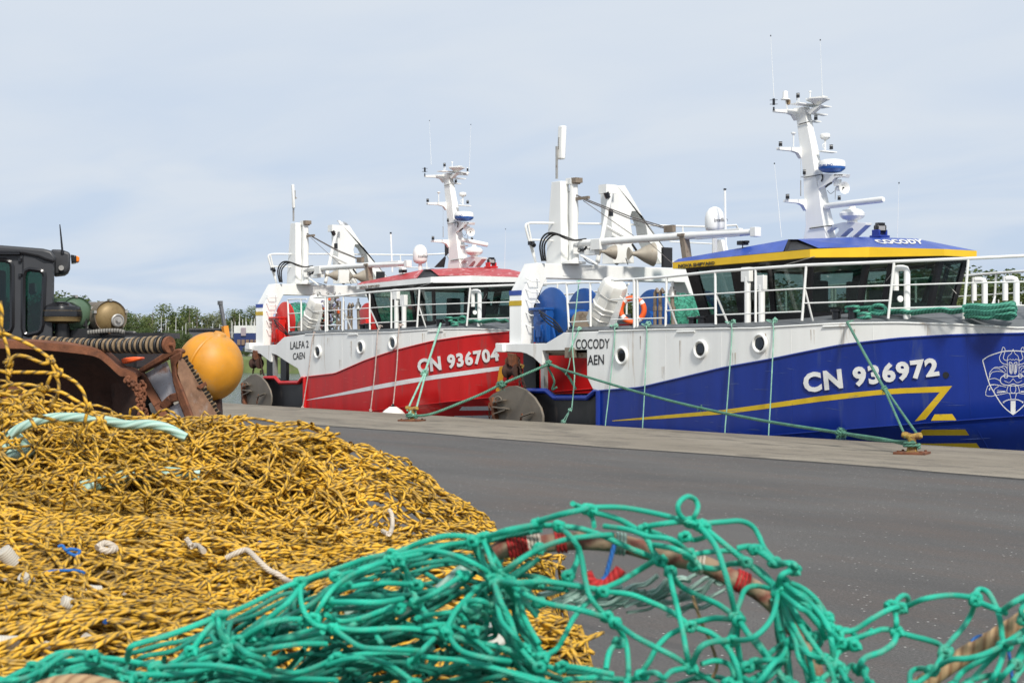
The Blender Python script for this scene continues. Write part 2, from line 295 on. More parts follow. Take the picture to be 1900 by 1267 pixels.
# ------------------------------------------------------------------ setting: quay, water, far bank
def groundmat(name, kind):
    m = bpy.data.materials.new(name); m.use_nodes = True; t = m.node_tree; n = t.nodes; l = t.links; b = n['Principled BSDF']
    tc = n.new('ShaderNodeTexCoord'); P = tc.outputs['Object']
    def noise_(s, det=6, st=(1, 1, 1), ro=.6):
        mp = n.new('ShaderNodeMapping'); mp.inputs['Scale'].default_value = st; l.new(P, mp.inputs[0])
        a = n.new('ShaderNodeTexNoise'); a.inputs['Scale'].default_value = s; a.inputs['Detail'].default_value = det; a.inputs['Roughness'].default_value = ro; l.new(mp.outputs[0], a.inputs['Vector']); return a.outputs[0]
    def rng(x, a, c, d=0, e=1):
        r = n.new('ShaderNodeMapRange'); r.inputs[1].default_value = a; r.inputs[2].default_value = c; r.inputs[3].default_value = d; r.inputs[4].default_value = e; l.new(x, r.inputs[0]); return r.outputs[0]
    def mix(f, a, c):
        x = n.new('ShaderNodeMix'); x.data_type = 'RGBA'
        if hasattr(f, 'links'): l.new(f, x.inputs[0])
        else: x.inputs[0].default_value = f
        for i, q in ((6, a), (7, c)):
            if hasattr(q, 'links'): l.new(q, x.inputs[i])
            else: x.inputs[i].default_value = (*q, 1)
        return x.outputs[2]
    b.inputs['Roughness'].default_value = .85
    if kind == 'asphalt':
        c = mix(rng(noise_(.5, 8, (.35, 1, 1)), .35, .65), (.094, .087, .081), (.150, .140, .129))
        c = mix(rng(noise_(1.2, 8, (.2, 1, 1)), .46, .68, 0, .75), c, (.15, .108, .085))       # brown run-off
        c = mix(rng(noise_(3, 9, (.5, 1, 1), .7), .62, .68, 0, .55), c, (.05, .048, .047))     # oil spots
        c = mix(rng(noise_(60, 5, (1, 1, 1), .8), .40, .60, 0, .85), c, (.045, .044, .043))
        c = mix(rng(noise_(26, 6, (1, 1, 1), .8), .55, .66, 0, .55), c, (.19, .18, .17))
        c = mix(rng(noise_(.9, 5, (.12, 2.2, 1), .7), .60, .66, 0, .5), c, (.055, .053, .052))
        v = n.new('ShaderNodeTexVoronoi'); v.inputs['Scale'].default_value = 15; l.new(P, v.inputs['Vector'])
        s = rng(v.outputs['Distance'], .09, .16, 1, 0)
        k = n.new('ShaderNodeMath'); k.operation = 'MULTIPLY'; l.new(s, k.inputs[0]); l.new(rng(v.outputs['Color'], .62, .70), k.inputs[1])
        c = mix(k.outputs[0], c, (.55, .54, .50))
        hn = noise_(120, 3)
        bstr = .8
    else:
        c = mix(rng(noise_(.6, 8, (.25, 1, 1)), .35, .65), (.215, .183, .138), (.32, .28, .22))
        c = mix(rng(noise_(2.2, 9, (.35, 1, 1), .7), .50, .62, 0, .75), c, (.115, .10, .08))
        c = mix(rng(noise_(9, 9, (1, 1, 1), .75), .66, .70, 0, .9), c, (.40, .38, .33))
        c = mix(rng(noise_(45, 6, (1, 1, 1), .8), .42, .62, 0, .6), c, (.11, .095, .075))
        hn = noise_(70, 5); bstr = .8
    l.new(c, b.inputs['Base Color'])
    bp = n.new('ShaderNodeBump'); bp.inputs['Strength'].default_value = bstr; bp.inputs['Distance'].default_value = .008; l.new(hn, bp.inputs['Height']); l.new(bp.outputs[0], b.inputs['Normal'])
    return m
M['asphalt'] = groundmat('asphalt', 'asphalt'); M['concrete'] = groundmat('worn_concrete', 'concrete')
QE, QJ = 22.75, 17.9
def wob(x, s, a): return a*noise.noise(Vector((x*s, 3.3, 0)))
# asphalt yard (one sheet), concrete edge strip, quay wall
xs = [-900, -400, -200, -120] + [-100+i*.7 for i in range(200)] + [60, 120, 400]
b = MB(); b.grid([[Vector((x, -300, 0)) for x in xs], [Vector((x, 8, 0)) for x in xs], [Vector((x, QJ+wob(x, .35, .22)+wob(x, 2.1, .03), 0)) for x in xs]])
tag(b.build('yard_asphalt', M['asphalt']), kind='structure')
b = MB(); rows = [[Vector((x, QJ+wob(x, .35, .22)+wob(x, 2.1, .03)+.07, .012)) for x in xs], [Vector((x, 20.5, .02)) for x in xs], [Vector((x, QE-.12+wob(x, 1.3, .012), .02)) for x in xs], [Vector((x, QE, -.02+wob(x, 5, .01))) for x in xs], [Vector((x, QE, -3)) for x in xs]]
b.grid(rows); tag(b.build('quay_edge', M['concrete']), kind='structure')
b = MB(); b.grid([[Vector((x, QJ+wob(x, .35, .22)+wob(x, 2.1, .03)-.01, .004)) for x in xs], [Vector((x, QJ+wob(x, .35, .22)+wob(x, 2.1, .03)+.09, .009)) for x in xs]])
tag(b.build('expansion_joint', pm('dark_joint', (.045, .042, .04), .9, var=.4, vs=8)), kind='structure')
wm = pm('harbour_water', (.03, .045, .05), .08, var=.1)
nn = wm.node_tree; e = nn.nodes.new('ShaderNodeTexNoise'); e.inputs['Scale'].default_value = 1.3; e.inputs['Detail'].default_value = 6
q = nn.nodes.new('ShaderNodeTexCoord'); nn.links.new(q.outputs['Object'], e.inputs['Vector'])
bp = nn.nodes.new('ShaderNodeBump'); bp.inputs['Strength'].default_value = .9; bp.inputs['Distance'].default_value = .25; nn.links.new(e.outputs[0], bp.inputs['Height']); nn.links.new(bp.outputs[0], nn.nodes['Principled BSDF'].inputs['Normal'])
b = MB(); b.grid([[Vector((x, y, -1.6)) for x in (-3000, -500, 0, 500, 3000)] for y in (QE+.01, 200, 3000)])
tag(b.build('harbour_water', wm), kind='structure')
M['grass'] = pm('bank_grass', (.10, .13, .04), .9, var=.4, vs=.3, dirt=(.16, .14, .09), dscale=.4, damt=.5)
def LB(px, dep, z): p = O + (FWD+RGT*((px-CX)/FPX))*dep; return Vector((p.x, p.y, z))
b = MB(); shore = [(-1500, 330), (-300, 225), (300, 222), (480, 215), (900, 190), (1300, 150), (1700, 125), (2200, 110), (4500, 140)]
sh = spline([LB(p, d, 0) for p, d in shore], 8)
rows = [[Vector((p.x, p.y, -2)) for p in sh], [Vector((p.x, p.y, .1))+FWD*2 for p in sh], [p+FWD*6+Vector((0, 0, .5)) for p in sh], [p+FWD*2500+Vector((0, 0, .8)) for p in sh]]
b.grid(rows); tag(b.build('far_bank', M['grass']), kind='structure')
# trees
def leafmat(name, c1, c2):
    m = bpy.data.materials.new(name); m.use_nodes = True; n = m.node_tree.nodes; l = m.node_tree.links; b_ = n['Principled BSDF']; b_.inputs['Roughness'].default_value = .7
    g = n.new('ShaderNodeNewGeometry'); x = n.new('ShaderNodeMix'); x.data_type = 'RGBA'; x.inputs[6].default_value = (*c1, 1); x.inputs[7].default_value = (*c2, 1)
    l.new(g.outputs['Random Per Island'], x.inputs[0]); l.new(x.outputs[2], b_.inputs['Base Color'])
    tr = n.new('ShaderNodeBsdfTranslucent'); l.new(x.outputs[2], tr.inputs[0]); ms = n.new('ShaderNodeMixShader'); ms.inputs[0].default_value = .35
    l.new(b_.outputs[0], ms.inputs[1]); l.new(tr.outputs[0], ms.inputs[2]); l.new(ms.outputs[0], n['Material Output'].inputs[0]); return m
LM = [leafmat('spring_leaves', (.09, .13, .035), (.21, .25, .08)), leafmat('dark_leaves', (.05, .085, .028), (.13, .17, .055)), leafmat('pale_willow_leaves', (.15, .18, .08), (.28, .30, .15))]
def tree_mesh(seed, h, wid, nl, ls, lobes=20):
    r = random.Random(seed); t = MB(); cr = MB(); tips = []
    tr = [Vector((0, 0, 0)), Vector((r.uniform(-.1, .1), 0, h*.35)), Vector((r.uniform(-.2, .2), r.uniform(-.2, .2), h*.7)), Vector((0, 0, h*.92))]
    t.tube(tr, [h*.022, h*.017, h*.010, h*.003], 6)
    for i in range(lobes):
        z = h*r.uniform(.16, .95); a = r.uniform(0, 6.28); q = (1-abs((z/h)-.55)*1.25); rad = wid*.5*max(.25, q)*r.uniform(.45, 1)
        p = Vector((math.cos(a)*rad, math.sin(a)*rad, z)); t.tube([Vector((0, 0, z*.7)), (Vector((0, 0, z*.8))+p)/2, p], [h*.009, h*.006, h*.002], 4)
        tips.append((p, wid*r.uniform(.14, .28)))
    vs = []; fs = []
    for i in range(nl):
        p, s = r.choice(tips); d = Vector((r.gauss(0, 1), r.gauss(0, 1), r.gauss(0, 1.1))).normalized()*s*r.random()**.4
        c = p+d; u = Vector((r.gauss(0, 1), r.gauss(0, 1), r.gauss(0, 1))).normalized(); x, y, _ = frame(u); k = ls*r.uniform(.6, 1.3)
        n_ = len(vs); vs += [c-x*k, c+y*k*.6, c+x*k, c-y*k*.6]; fs.append((n_, n_+1, n_+2, n_+3))
    cr.add(vs, fs); return t, cr
kinds = []
for k, (h, wd, nl, ls, lm) in enumerate([(9, 5.5, 3000, .15, 0), (8, 5.5, 3200, .16, 1), (7.5, 3.6, 1700, .13, 2), (9.5, 4.4, 2600, .15, 0), (6, 6.5, 3200, .16, 1)]):
    t, cr = tree_mesh(11+k, h, wd, nl, ls); r_ = empty('bank_tree', (0, 0, 0))
    t.build('trunk', M['bark'], r_); cr.build('crown', LM[lm], r_, smooth=0); kinds.append((r_, h))
def copy_tree(o, parent=None):
    c = o.copy(); C.objects.link(c); c.parent = parent
    for ch in list(o.children): copy_tree(ch, c)
    if parent is None: TOP.append(c)
    return c
tl = []
r2 = random.Random(5)
for px, top, k, dep in [(108, 556, 4, 225), (142, 553, 0, 232), (168, 560, 1, 228), (236, 572, 0, 235), (222, 590, 4, 228), (262, 598, 1, 240), (284, 574, 0, 236), (300, 570, 3, 234), (318, 584, 1, 236),
        (338, 582, 4, 240), (352, 574, 0, 236), (366, 578, 3, 238), (384, 588, 2, 240), (402, 584, 2, 238), (420, 582, 0, 242), (436, 580, 3, 238), (448, 584, 1, 240), (460, 580, 0, 242), (474, 575, 3, 240), (-20, 560, 1, 230), (30, 565, 4, 236), (70, 556, 0, 240), (270, 612, 4, 232), (330, 614, 1, 230), (252, 588, 2, 240)]:
    tl.append((px, top, k, dep))
for i in range(34):
    px = 1130+i*26+r2.uniform(-8, 8); top = 548-max(0, min(1, (px-1300)/450))*38+r2.uniform(-8, 12)
    if px > 1900: top = 520
    tl.append((px, top, r2.choice([0, 1, 4, 3]), 158-max(0, min(1, (px-1130)/600))*32+r2.uniform(-3, 6)))
for px in range(232, 345, 11): tl.append((px+r2.uniform(-4, 4), 618+r2.uniform(-6, 8), 4, 206+r2.uniform(0, 4)))
for px in range(425, 545, 13): tl.append((px+r2.uniform(-4, 4), 646+r2.uniform(-3, 3), 4, 200+r2.uniform(0, 4)))
used = set()
for px, top, k, dep in tl:
    src, h = kinds[k]; o = src if k not in used else copy_tree(src); used.add(k)
    dep += 28 if px < 500 else 0
    p = LB(px, dep, .5); o.location = p; hh = EYE+(HY-top+(7 if px < 500 and top < 600 else 0))/FPX*dep-.5; s = hh/h
    o.scale = (s*r2.uniform(.9, 1.3), s*r2.uniform(.9, 1.3), s); o.rotation_euler = (0, 0, r2.uniform(0, 6))
    tag(o, 'leafy spring tree in the row on the far left bank behind the yacht masts' if px < 500 else 'bushy green tree on the bank seen behind the boats at right', 'tree',
        'trees on the far left bank' if px < 500 else 'trees on the bank behind the boats')
# far buildings (built as boxes facing the camera, with depth)
def farbox(name, x0, x1, y0, y1, dep, thick, mat, parent=None):
    m = MB(); a = LB(x0, dep, 0); c = LB(x1, dep, 0); z1 = EYE+(HY-y0)/FPX*dep; z0 = EYE+(HY-y1)/FPX*dep; f = FWD*thick
    V = lambda p, z: Vector((p.x, p.y, z))
    m.box8([V(a, z0), V(c, z0), V(c+f, z0), V(a+f, z0), V(a, z1), V(c, z1), V(c+f, z1), V(a+f, z1)]); return m.build(name, mat, parent)
gs = pm('grey_cladding', (.085, .088, .098), .6, var=.1, vs=.4); gs2 = pm('slate_cladding', (.13, .13, .14), .6, var=.1); rf = pm('dark_roof', (.06, .06, .065), .7)
wb = pm('white_render', (.62, .62, .60), .7); bb = pm('navy_cladding', (.015, .03, .12), .5); wn = pm('brown_shutter', (.20, .13, .09), .6)
s1 = empty('warehouse', LB(385, 252, 0), 'long flat roofed dark grey warehouse directly behind the yellow buoy', 'warehouse')
farbox('wall', 351, 421, 612, 652, 252, 14, gs, s1); farbox('roof', 350, 422, 609, 612, 251.6, 15, rf, s1)
for i in range(5): farbox('loading_door', 356+i*12, 364+i*12, 630, 650, 251.8, .3, gs2, s1)
s2 = empty('quay_shed', LB(330, 240, 0), 'low slate grey shed left of the buoy, beneath the yacht masts', 'shed')
farbox('wall', 311, 440, 629, 656, 240, 8, gs2, s2); farbox('roof', 310, 441, 626.5, 629, 239.5, 9, gs, s2)
s3 = empty('harbour_office', LB(455, 232, 0), 'white building with navy blue ground floor left of the red trawler', 'building')
farbox('upper_wall', 434, 492, 604, 618, 232, 10, wb, s3); farbox('lower_wall', 434, 492, 618, 655, 232, 10, bb, s3)
farbox('sign_panel', 447, 456, 608, 623, 231.8, .2, pm('grey_poster', (.3, .25, .28), .6), s3)
for i in range(6): farbox('window', 440+i*8, 446+i*8, 630, 640, 231.8, .2, wn, s3)
for i in range(9): farbox('railing_post', 436+i*7, 436.6+i*7, 597, 604, 232.2, .1, wb, s3)
# mobile crane
cr = empty('mobile_crane', LB(418, 250, .5), 'mobile crane with grey jib and orange lower boom behind the buoy', 'crane')
z = lambda y, d: EYE+(HY-y)/FPX*d
m = MB(); m.bar(LB(409, 250, z(563, 250)), LB(417, 250, z(606, 250)), .45, .5); m.box(LB(408.5, 250, z(562, 250)), (.8, .5, .6)); m.tube([LB(407.5, 250, z(563, 250)), LB(408, 250, z(582, 250))], .05, 5); m.build('jib', gs2, cr)
m = MB(); m.bar(LB(417, 250, z(605, 250)), LB(421, 250, z(630, 250)), .8, .8); m.build('lower_boom', pm('crane_orange', (.75, .28, .03), .5), cr)
m = MB(); m.box(LB(424, 250, 2), (5, 2.4, 2)); m.build('chassis', gs, cr)
for i in (-1, 1):
    m = MB(); m.cyl(LB(424+i*16, 248.6, 1), LB(424+i*16, 249.2, 1), .5); m.build('wheel', M['rubber'], cr)
# yachts: hull, cabin, mast
hw = pm('yacht_white', (.6, .6, .6), .4); mw = pm('mast_aluminium', (.62, .62, .60), .4)
def yacht():
    o = empty('sailing_yacht', (0, 0, 0)); m = MB(); rows = []
    for i in range(9):
        t = i/8; hb_ = 1.3*(1-(2*t-1)**4 if t < .5 else 1-(2*t-1)**2*.97); x = -4.5+9*t
        rows.append([Vector((x, -hb_, 1.0)), Vector((x, -hb_*.7, .1)), Vector((x, 0, -.2)), Vector((x, hb_*.7, .1)), Vector((x, hb_, 1.0)), Vector((x, 0, 1.1)), Vector((x, -hb_, 1.0))])
    m.grid(rows); m.build('hull', hw, o)
    m = MB(); m.box8([Vector(p) for p in ((-2, -.7, 1), (1.5, -.6, 1), (1.5, .6, 1), (-2, .7, 1), (-1.8, -.5, 1.6), (1, -.4, 1.5), (1, .4, 1.5), (-1.8, .5, 1.6))]); m.build('cabin', hw, o)
    m = MB(); m.tube([(0.5, 0, 1), (.5, 0, 6.5)], [.07, .05], 6); m.tube([(.5, 0, 2), (-3, 0, 2)], .06, 5); m.tube([(.5, -.7, 4.5), (.5, .7, 4.5)], .03, 4); m.build('mast', mw, o)
    return o
y0 = yacht(); first = True
for px, top, dep in [(295, 586, 208), (303, 591, 206), (313, 607, 210), (323, 588, 207), (333.5, 605, 209), (340, 600, 214), (352, 598, 224), (358, 597, 226), (375, 594, 227), (390, 600, 226), (403, 601, 226), (425, 594, 216), (428, 597, 212), (441, 582, 196), (450, 592, 198), (456, 590, 200), (462, 592, 199), (468, 592, 200),
        (1795, 560, 112), (1807, 545, 113), (1813, 568, 112), (1822, 552, 114), (1843, 556, 112), (1858, 566, 113), (1884, 560, 112), (1235, 560, 140), (1262, 545, 140), (1420, 538, 130)]:
    o = y0 if first else copy_tree(y0); first = False
    dep += 38 if px < 700 else 0
    o.location = LB(px, dep, -1.3 if px > 700 else -.2); o.rotation_euler = (0, 0, r2.uniform(0, 3)); hh = z(top, dep)-o.location.z; o.scale = (.8, .8, hh/6.5)
    tag(o, 'bare masted sailing yacht, one of the slim masts before the left bank trees' if px < 700 else 'moored sailing yacht whose mast shows through the railings at right', 'yacht', 'yachts on the left' if px < 700 else 'yachts behind the trawlers')
# ------------------------------------------------------------------ trawlers
YC = 26.5
def lerp_tab(tab, x):
    if x <= tab[0][0]: return tab[0][1]
    for (a, p), (c, q) in zip(tab, tab[1:]):
        if x <= c: return p+(q-p)*(x-a)/(c-a)
    return tab[-1][1]
def hb(X):
    t = max(0, min(1, (X+24.5)/7.9)); return max(.03, 3.2*(1-t**2.2))
def zchine(X): return .09+.108*(X+22)
def half(X, z):
    t = max(0, min(1, (X+24.5)/7.9)); zc = zchine(X); b = hb(X)-.10*min(1, t*1.3)*(2.1-max(z, zc))
    if z < zc: b -= (zc-z)*.9*min(1, t*2.5)
    return max(.02, b)
def hitfn(px, py, fn):
    d = ray(px, py); t0 = (21.5-O.y)/d.y; t1 = (YC-.02-O.y)/d.y; f = lambda t: (O+d*t).y-(YC-fn((O+d*t).x, (O+d*t).z))
    n = 60; ta = t0
    for i in range(1, n+1):
        tb = t0+(t1-t0)*i/n
        if f(tb) > 0: break
        ta = tb
    for _ in range(30):
        tm = (ta+tb)/2
        if f(tm) > 0: tb = tm
        else: ta = tm
    return O+d*tb
def HP(px, py, off=.0): return hitfn(px, py, lambda X, z: half(X, z)+off)
def EP(px, py, inset=.08): return hitfn(px, py, lambda X, z: hb(X)-inset)
def quadmap(q, s, t):
    (x0, y0), (x1, y1), (x2, y2), (x3, y3) = q   # bl br tr tl
    a = (x0+(x1-x0)*s, y0+(y1-y0)*s); c = (x3+(x2-x3)*s, y3+(y2-y3)*s)
    return a[0]+(c[0]-a[0])*t, a[1]+(c[1]-a[1])*t
def text_mesh(s, bold=0, extrude=0, spacing=1):
    cu = bpy.data.curves.new('t', 'FONT'); cu.body = s; cu.offset = bold; cu.extrude = extrude; cu.space_character = spacing; cu.resolution_u = 3
    o = bpy.data.objects.new('t', cu); C.objects.link(o); bpy.context.view_layer.update()
    me = bpy.data.meshes.new_from_object(o.evaluated_get(bpy.context.evaluated_depsgraph_get())); bpy.data.objects.remove(o); bpy.data.curves.remove(cu)
    v = [tuple(p.co) for p in me.vertices]; f = [tuple(p.vertices) for p in me.polygons]; bpy.data.meshes.remove(me)
    x0 = min(p[0] for p in v); x1 = max(p[0] for p in v); y0 = min(p[1] for p in v); y1 = max(p[1] for p in v)
    return [((x-x0)/(x1-x0), (y-y0)/(y1-y0), z) for x, y, z in v], f
def hull_text(s, q, par, mat, name='lettering', bold=.02, raise_=.02, spacing=1.0, fn=None):
    v, f = text_mesh(s, bold, .5, spacing); fn = fn or (lambda p, o: HP(p[0], p[1], o)); m = MB()
    m.add([fn(quadmap(q, a, c), .004+raise_*(z+.5)) for a, c, z in v], f); return m.build(name, mat, par, smooth=0)
def ribbon(m, pts, wpx, off=.006, closed=False, fn=HP):
    P = spline([(x, y, 0) for x, y in pts], 3) if len(pts) > 2 else [Vector((x, y, 0)) for x, y in pts]
    a = []; c = []
    for i, p in enumerate(P):
        t = (P[min(i+1, len(P)-1)]-P[max(i-1, 0)]).normalized(); n_ = Vector((-t.y, t.x, 0))*wpx/2
        a.append(fn(p.x+n_.x, p.y+n_.y, off)); c.append(fn(p.x-n_.x, p.y-n_.y, off))
    m.grid([a, c])
def patch(m, top, bot, off=.004, n=24, fn=HP):
    def res(P):
        Ls = [0]
        for a, c in zip(P, P[1:]): Ls.append(Ls[-1]+math.dist(a, c))
        o = []
        for i in range(n+1):
            s = Ls[-1]*i/n; k = next((j for j in range(1, len(Ls)) if s <= Ls[j]+1e-9), len(Ls)-1); u = (s-Ls[k-1])/(Ls[k]-Ls[k-1]); o.append((P[k-1][0]+(P[k][0]-P[k-1][0])*u, P[k-1][1]+(P[k][1]-P[k-1][1])*u))
        return o
    T_, B_ = res(top), res(bot)
    m.grid([[fn(t[0]+(q[0]-t[0])*k/3, t[1]+(q[1]-t[1])*k/3, off) for t, q in zip(T_, B_)] for k in range(4)])
c2 = lambda x, y: (900+x/3.016, 400+y/3.016)
c3 = lambda x, y: (1230+x/2.754, 400+y/2.754)
c4 = lambda x, y: (440+x/2.754, 330+y/2.754)
k4 = lambda x, y: (1040+x/6.786, 480+y/6.786)
c5 = lambda x, y: (940+x/3.8, 220+y/3.8)
cm = lambda x, y: (1380+x/4.2233, 150+y/4.2233)
c9 = lambda x, y: (900+x/7.04, 620+y/7.04)
ce = lambda x, y: (1740+x/5.28, 600+y/5.28)
mir = lambda p: Vector((p[0], 2*YC-p[1], p[2]))
ZF = 1.66                                # aft working deck level
def trawler(cfg, T):
    n0 = len(TOP)
    setO(None); red = cfg['red']
    root = empty('fishing_trawler', (-25, YC, -1.6), cfg['label'], 'trawler', 'twin steel trawlers moored at the quay')
    W, HW, BL, DK, ST = M['white'], M['hullwhite'], M['red' if red else 'blue'], M['deck'], M['steel']
    DR = M['drumred' if red else 'drumblue']
    # ---- hull
    sh = [HP(*p) for p in [(1112, 614.6), (1135, 614), (1230, 611), (1400, 609), (1557, 600), (1666, 598.6), (1780, 602), (1900, 609)]]
    zs_t = [(p.x, p.z) for p in sh]+[(-16.7, sh[-1].z+.12)]
    zs = lambda X: lerp_tab(zs_t, X)
    if red: setO(T)
    wl = [HP(*p) for p in cfg['line']]; setO(None)
    wl_t = [(p.x, p.z) for p in wl]
    if not red: wl_t.append((-16.7, wl_t[-1][1]+.1))
    else: wl_t.append((-16.7, wl_t[-1][1]+.18))
    zw = lambda X: lerp_tab(wl_t, X)
    XA = HP(1112, 725).x
    Xs = [XA+(-16.65-XA)*i/56 for i in range(57)]
    for side in (1, -1):
        m = MB(); rows = []
        for X in Xs:
            a, c, k = zs(X), zw(X), zchine(X)
            zz = [a, a-(a-c)*.33, a-(a-c)*.67, c, c-(c-k)*.25, c-(c-k)*.5, c-(c-k)*.75, k, k-.4, k-.9, -1.9]
            rows.append([Vector((X, YC-side*half(X, z_) , z_)) for z_ in zz])
        m.grid(rows)
        m.m = [0 if (i % 10) < 3 else 1 for i in range(len(m.f))]
        if side == 1:
            rq = random.Random(5 if red else 6); k0 = k1 = m
            for X, z_, l_ in [(XA+.5, zs(XA)-.05, .5), (-26.9, 1.95, .35), (-25.6, 1.85, .6), (-24.05, 1.6, .4), (-23.2, 1.98, .5), (-22.1, 2.05, .35), (-26.2, 1.3, .3), (-21.3, 2.05, .2)]:
                for j in range(3):
                    x_ = X+rq.uniform(-.06, .06); w_ = rq.uniform(.003, .010); q_ = [z_-l_*rq.uniform(.5, 1)*i/6 for i in range(7)]
                    if q_[-1] < zw(x_)+.02: q_ = [z_+(max(zw(x_)+.03, q_[-1])-z_)*i/6 for i in range(7)]
                    k0.grid([[Vector((x_+s_*w_*(1-.8*i/6), YC-half(x_, v_)-.004, v_)) for i, v_ in enumerate(q_)] for s_ in (-1, 1)], 2)
            for j in range(46):
                x_ = rq.uniform(XA+.2, -19.5); v_ = rq.uniform(-.1, zw(x_)-.1); ln = rq.uniform(.06, .5); sl_ = rq.uniform(-.15, .15); w_ = rq.uniform(.002, .006)
                k1.grid([[Vector((x_+ln*i/4, YC-half(x_+ln*i/4, v_+sl_*ln*i/4)-.004, v_+sl_*ln*i/4+s_*w_*math.sin(math.pi*(i+.3)/4.6))) for i in range(5)] for s_ in (-1, 1)], 3)
            hull = m.build('hull', [HW, BL, M['stain'], M['scuffr' if red else 'scuff']], root)
        else: m.build('hull_side', [HW, BL], hull)
    m = MB(); x = XA+.01; m.add([(x, YC-3.2, zs(x)), (x, YC+3.2, zs(x)), (x, YC+3.2, -1.9), (x, YC-3.2, -1.9)], [(0, 1, 2, 3)]); m.build('bulkhead', M['black'], hull)
    # sheer rub edge and boundary rail
    for nm, zf, mt, r_ in (('paint_edge_bar', zw, BL, .022), ('gunwale_bar', zs, HW, .02)):
        m = MB(); m.tube([Vector((X, YC-half(X, zf(X))-.005, zf(X))) for X in Xs], r_, 6); m.build(nm, mt, hull)
    m = MB(); m.tube([Vector((X, YC-half(X, zchine(X))-.0, zchine(X))) for X in Xs[10:]], .012, 5); m.build('chine_bar', BL, hull)
    for X in (-26.1, -24.4, -22.6, -20.9, -19.3):
        k0 = MB(); zz = [zs(X)+(zw(X)-zs(X))*i/8 for i in range(9)]; k0.tube([Vector((X, YC-half(X, z_)+.002, z_)) for z_ in zz], .006, 5); k0.build('weld_seam', HW, hull)
        k0 = MB(); zz = [zw(X)+(-1.6-zw(X))*i/12 for i in range(13)]; k0.tube([Vector((X, YC-half(X, z_)+.002, z_)) for z_ in zz], .006, 5); k0.build('weld_seam', BL, hull)
    # ---- cambered deck
    cam_ = lambda X: .14+.22*max(0, min(1, (X+26.5)/5))
    zd = lambda X, y: zs(X)+cam_(X)*(1-(abs(y)/max(.03, hb(X)))**2.4)+.01
    m = MB(); m.grid([[Vector((X, YC+u*hb(X), zd(X, u*hb(X)))) for u in (-1, -.97, -.9, -.8, -.6, -.3, 0, .3, .6, .8, .9, .97, 1)] for X in Xs]); m.build('deck', DK, root)
    # ---- stern upper side plates, low black bulwark, working deck
    P = lambda *a: PY(*a, YC-3.2)
    up = [(1112, 614.6), (1046, 617), (1013, 637), (930, 638), (930, 652), (966, 653.5), (976, 656), (989, 663), (1004, 677), (1006, 677), (1006, 650.5), (1089, 649), (1089, 700), (1100, 722), (1112, 725)]
    pts = [P(*p) for p in up]
    if red:
        setO(T); pts = [P(*p) for p in [(565, 622.5), (527, 625.5), (512, 639.5), (454, 641.5), (454, 652.4), (474, 653.5), (483.6, 657), (494.5, 666), (501.5, 671.5), (503.5, 671.5), (503.5, 655.5), (513, 658.6), (529, 669.5), (552.6, 684), (558, 700), (565, 700)]]; setO(None)
        pts[0].x = pts[-1].x = XA+.01
        pts[0].z = zs(XA)
    lo = [(980, 725), (1016, 725), (1031, 738), (1092, 738), (1105, 727), (1112, 725)]
    for s in (0, 1):
        f = mir if s else (lambda p: p); e = Vector((0, -.2 if s else .2, 0))
        m = MB(); m.prism([f(p) for p in pts], e); m.build('stern_side_plate', HW, root, bevel=.012)
        q = [P(*p) for p in lo]; xa = q[0].x; q2 = [q[0]]+q[1:]+[Vector((q[-1].x, q[-1].y, -1.9)), Vector((xa, q[0].y, -1.9))]
        m = MB(); m.prism([f(p) for p in q2], e*.6); m.build('stern_bulwark', M['black'], root)
        m = MB(); m.tube([f(p+Vector((0, -.03, 0))) for p in q]+[f(Vector((q[-1].x+.0, q[-1].y-.03, -1.9)))], .062, 8); m.build('rubbing_rail', BL, root)
    a, c = P(980, 725), P(1112, 725)
    m = MB(); m.box(((a.x+c.x)/2, YC, .35), (c.x-a.x, 6.3, .1)); m.build('well_deck', M['bronze'], root)
    m = MB(); m.box((a.x+.05, YC, -.6), (.12, 6.3, 2.4)); m.build('transom', M['black'], root)
    a = P(932, 645); m = MB(); m.box(((a.x+XA)/2, YC, ZF-.04), (XA-a.x-.1, 6.2, .07)); m.build('working_deck', M['bronze'], root)
    m = MB(); m.box(P(932, 645)+Vector((-.02, .12, 0)), (.3, .42, .22)); m.build('stern_fender_plate', W, root, bevel=.02)
    # props under the working deck
    m = MB(); m.bar(P(1003, 668)+Vector((0, .1, 0)), P(1004, 725)+Vector((0, .1, 0)), .12, .12); m.build('stern_post', M['steel'], root)
    for yy, w0 in ((23.9, .5), (25.6, .4), (28.6, .4)):
        p0 = PY(986, 665, yy); m = MB(); m.box((p0.x, yy, 1.05), (w0, .12, 1.15)); m.build('web_frame', M['black'], root)
    p0 = PY(1015, 654, 23.6); p1 = PY(1089, 654, 23.6); m = MB(); m.cyl(p0, p1, .07); m.build('roller', M['bronze'], root)
    p0 = P(1058, 656); m = MB()
    if not red: m.box(p0+Vector((.05, -.02, .02)), (.22, .2, .24)); m.box(PY(1074, 656, 23.45), (.75, .1, .2))
    if not red: m.build('fairlead_box', M['bronze'], root, bevel=.012)
    # ---- portholes
    for cx, cy in ((1155, 660), (1301, 648), (1411, 637)):
        p = HP(cx, cy); ax = Vector((0, -1, 0)); m = MB()
        m.lathe(p, ax, [(.155, -.0), (.155, .05), (.165, .06), (.182, .06), (.195, .05), (.20, 0)], 28); f_ = m.build('porthole', W, hull)
        m = MB(); m.lathe(p+Vector((-.03, 0, 0)), ax, [(.118, .004), (.118, .012)], 24); m.build('pane', M['darkglass'], f_)
        m = MB(); m.lathe(p+Vector((-.03, 0, 0)), ax, [(.128, .001), (.128, .0035)], 24); m.build('backing', M['black'], f_)
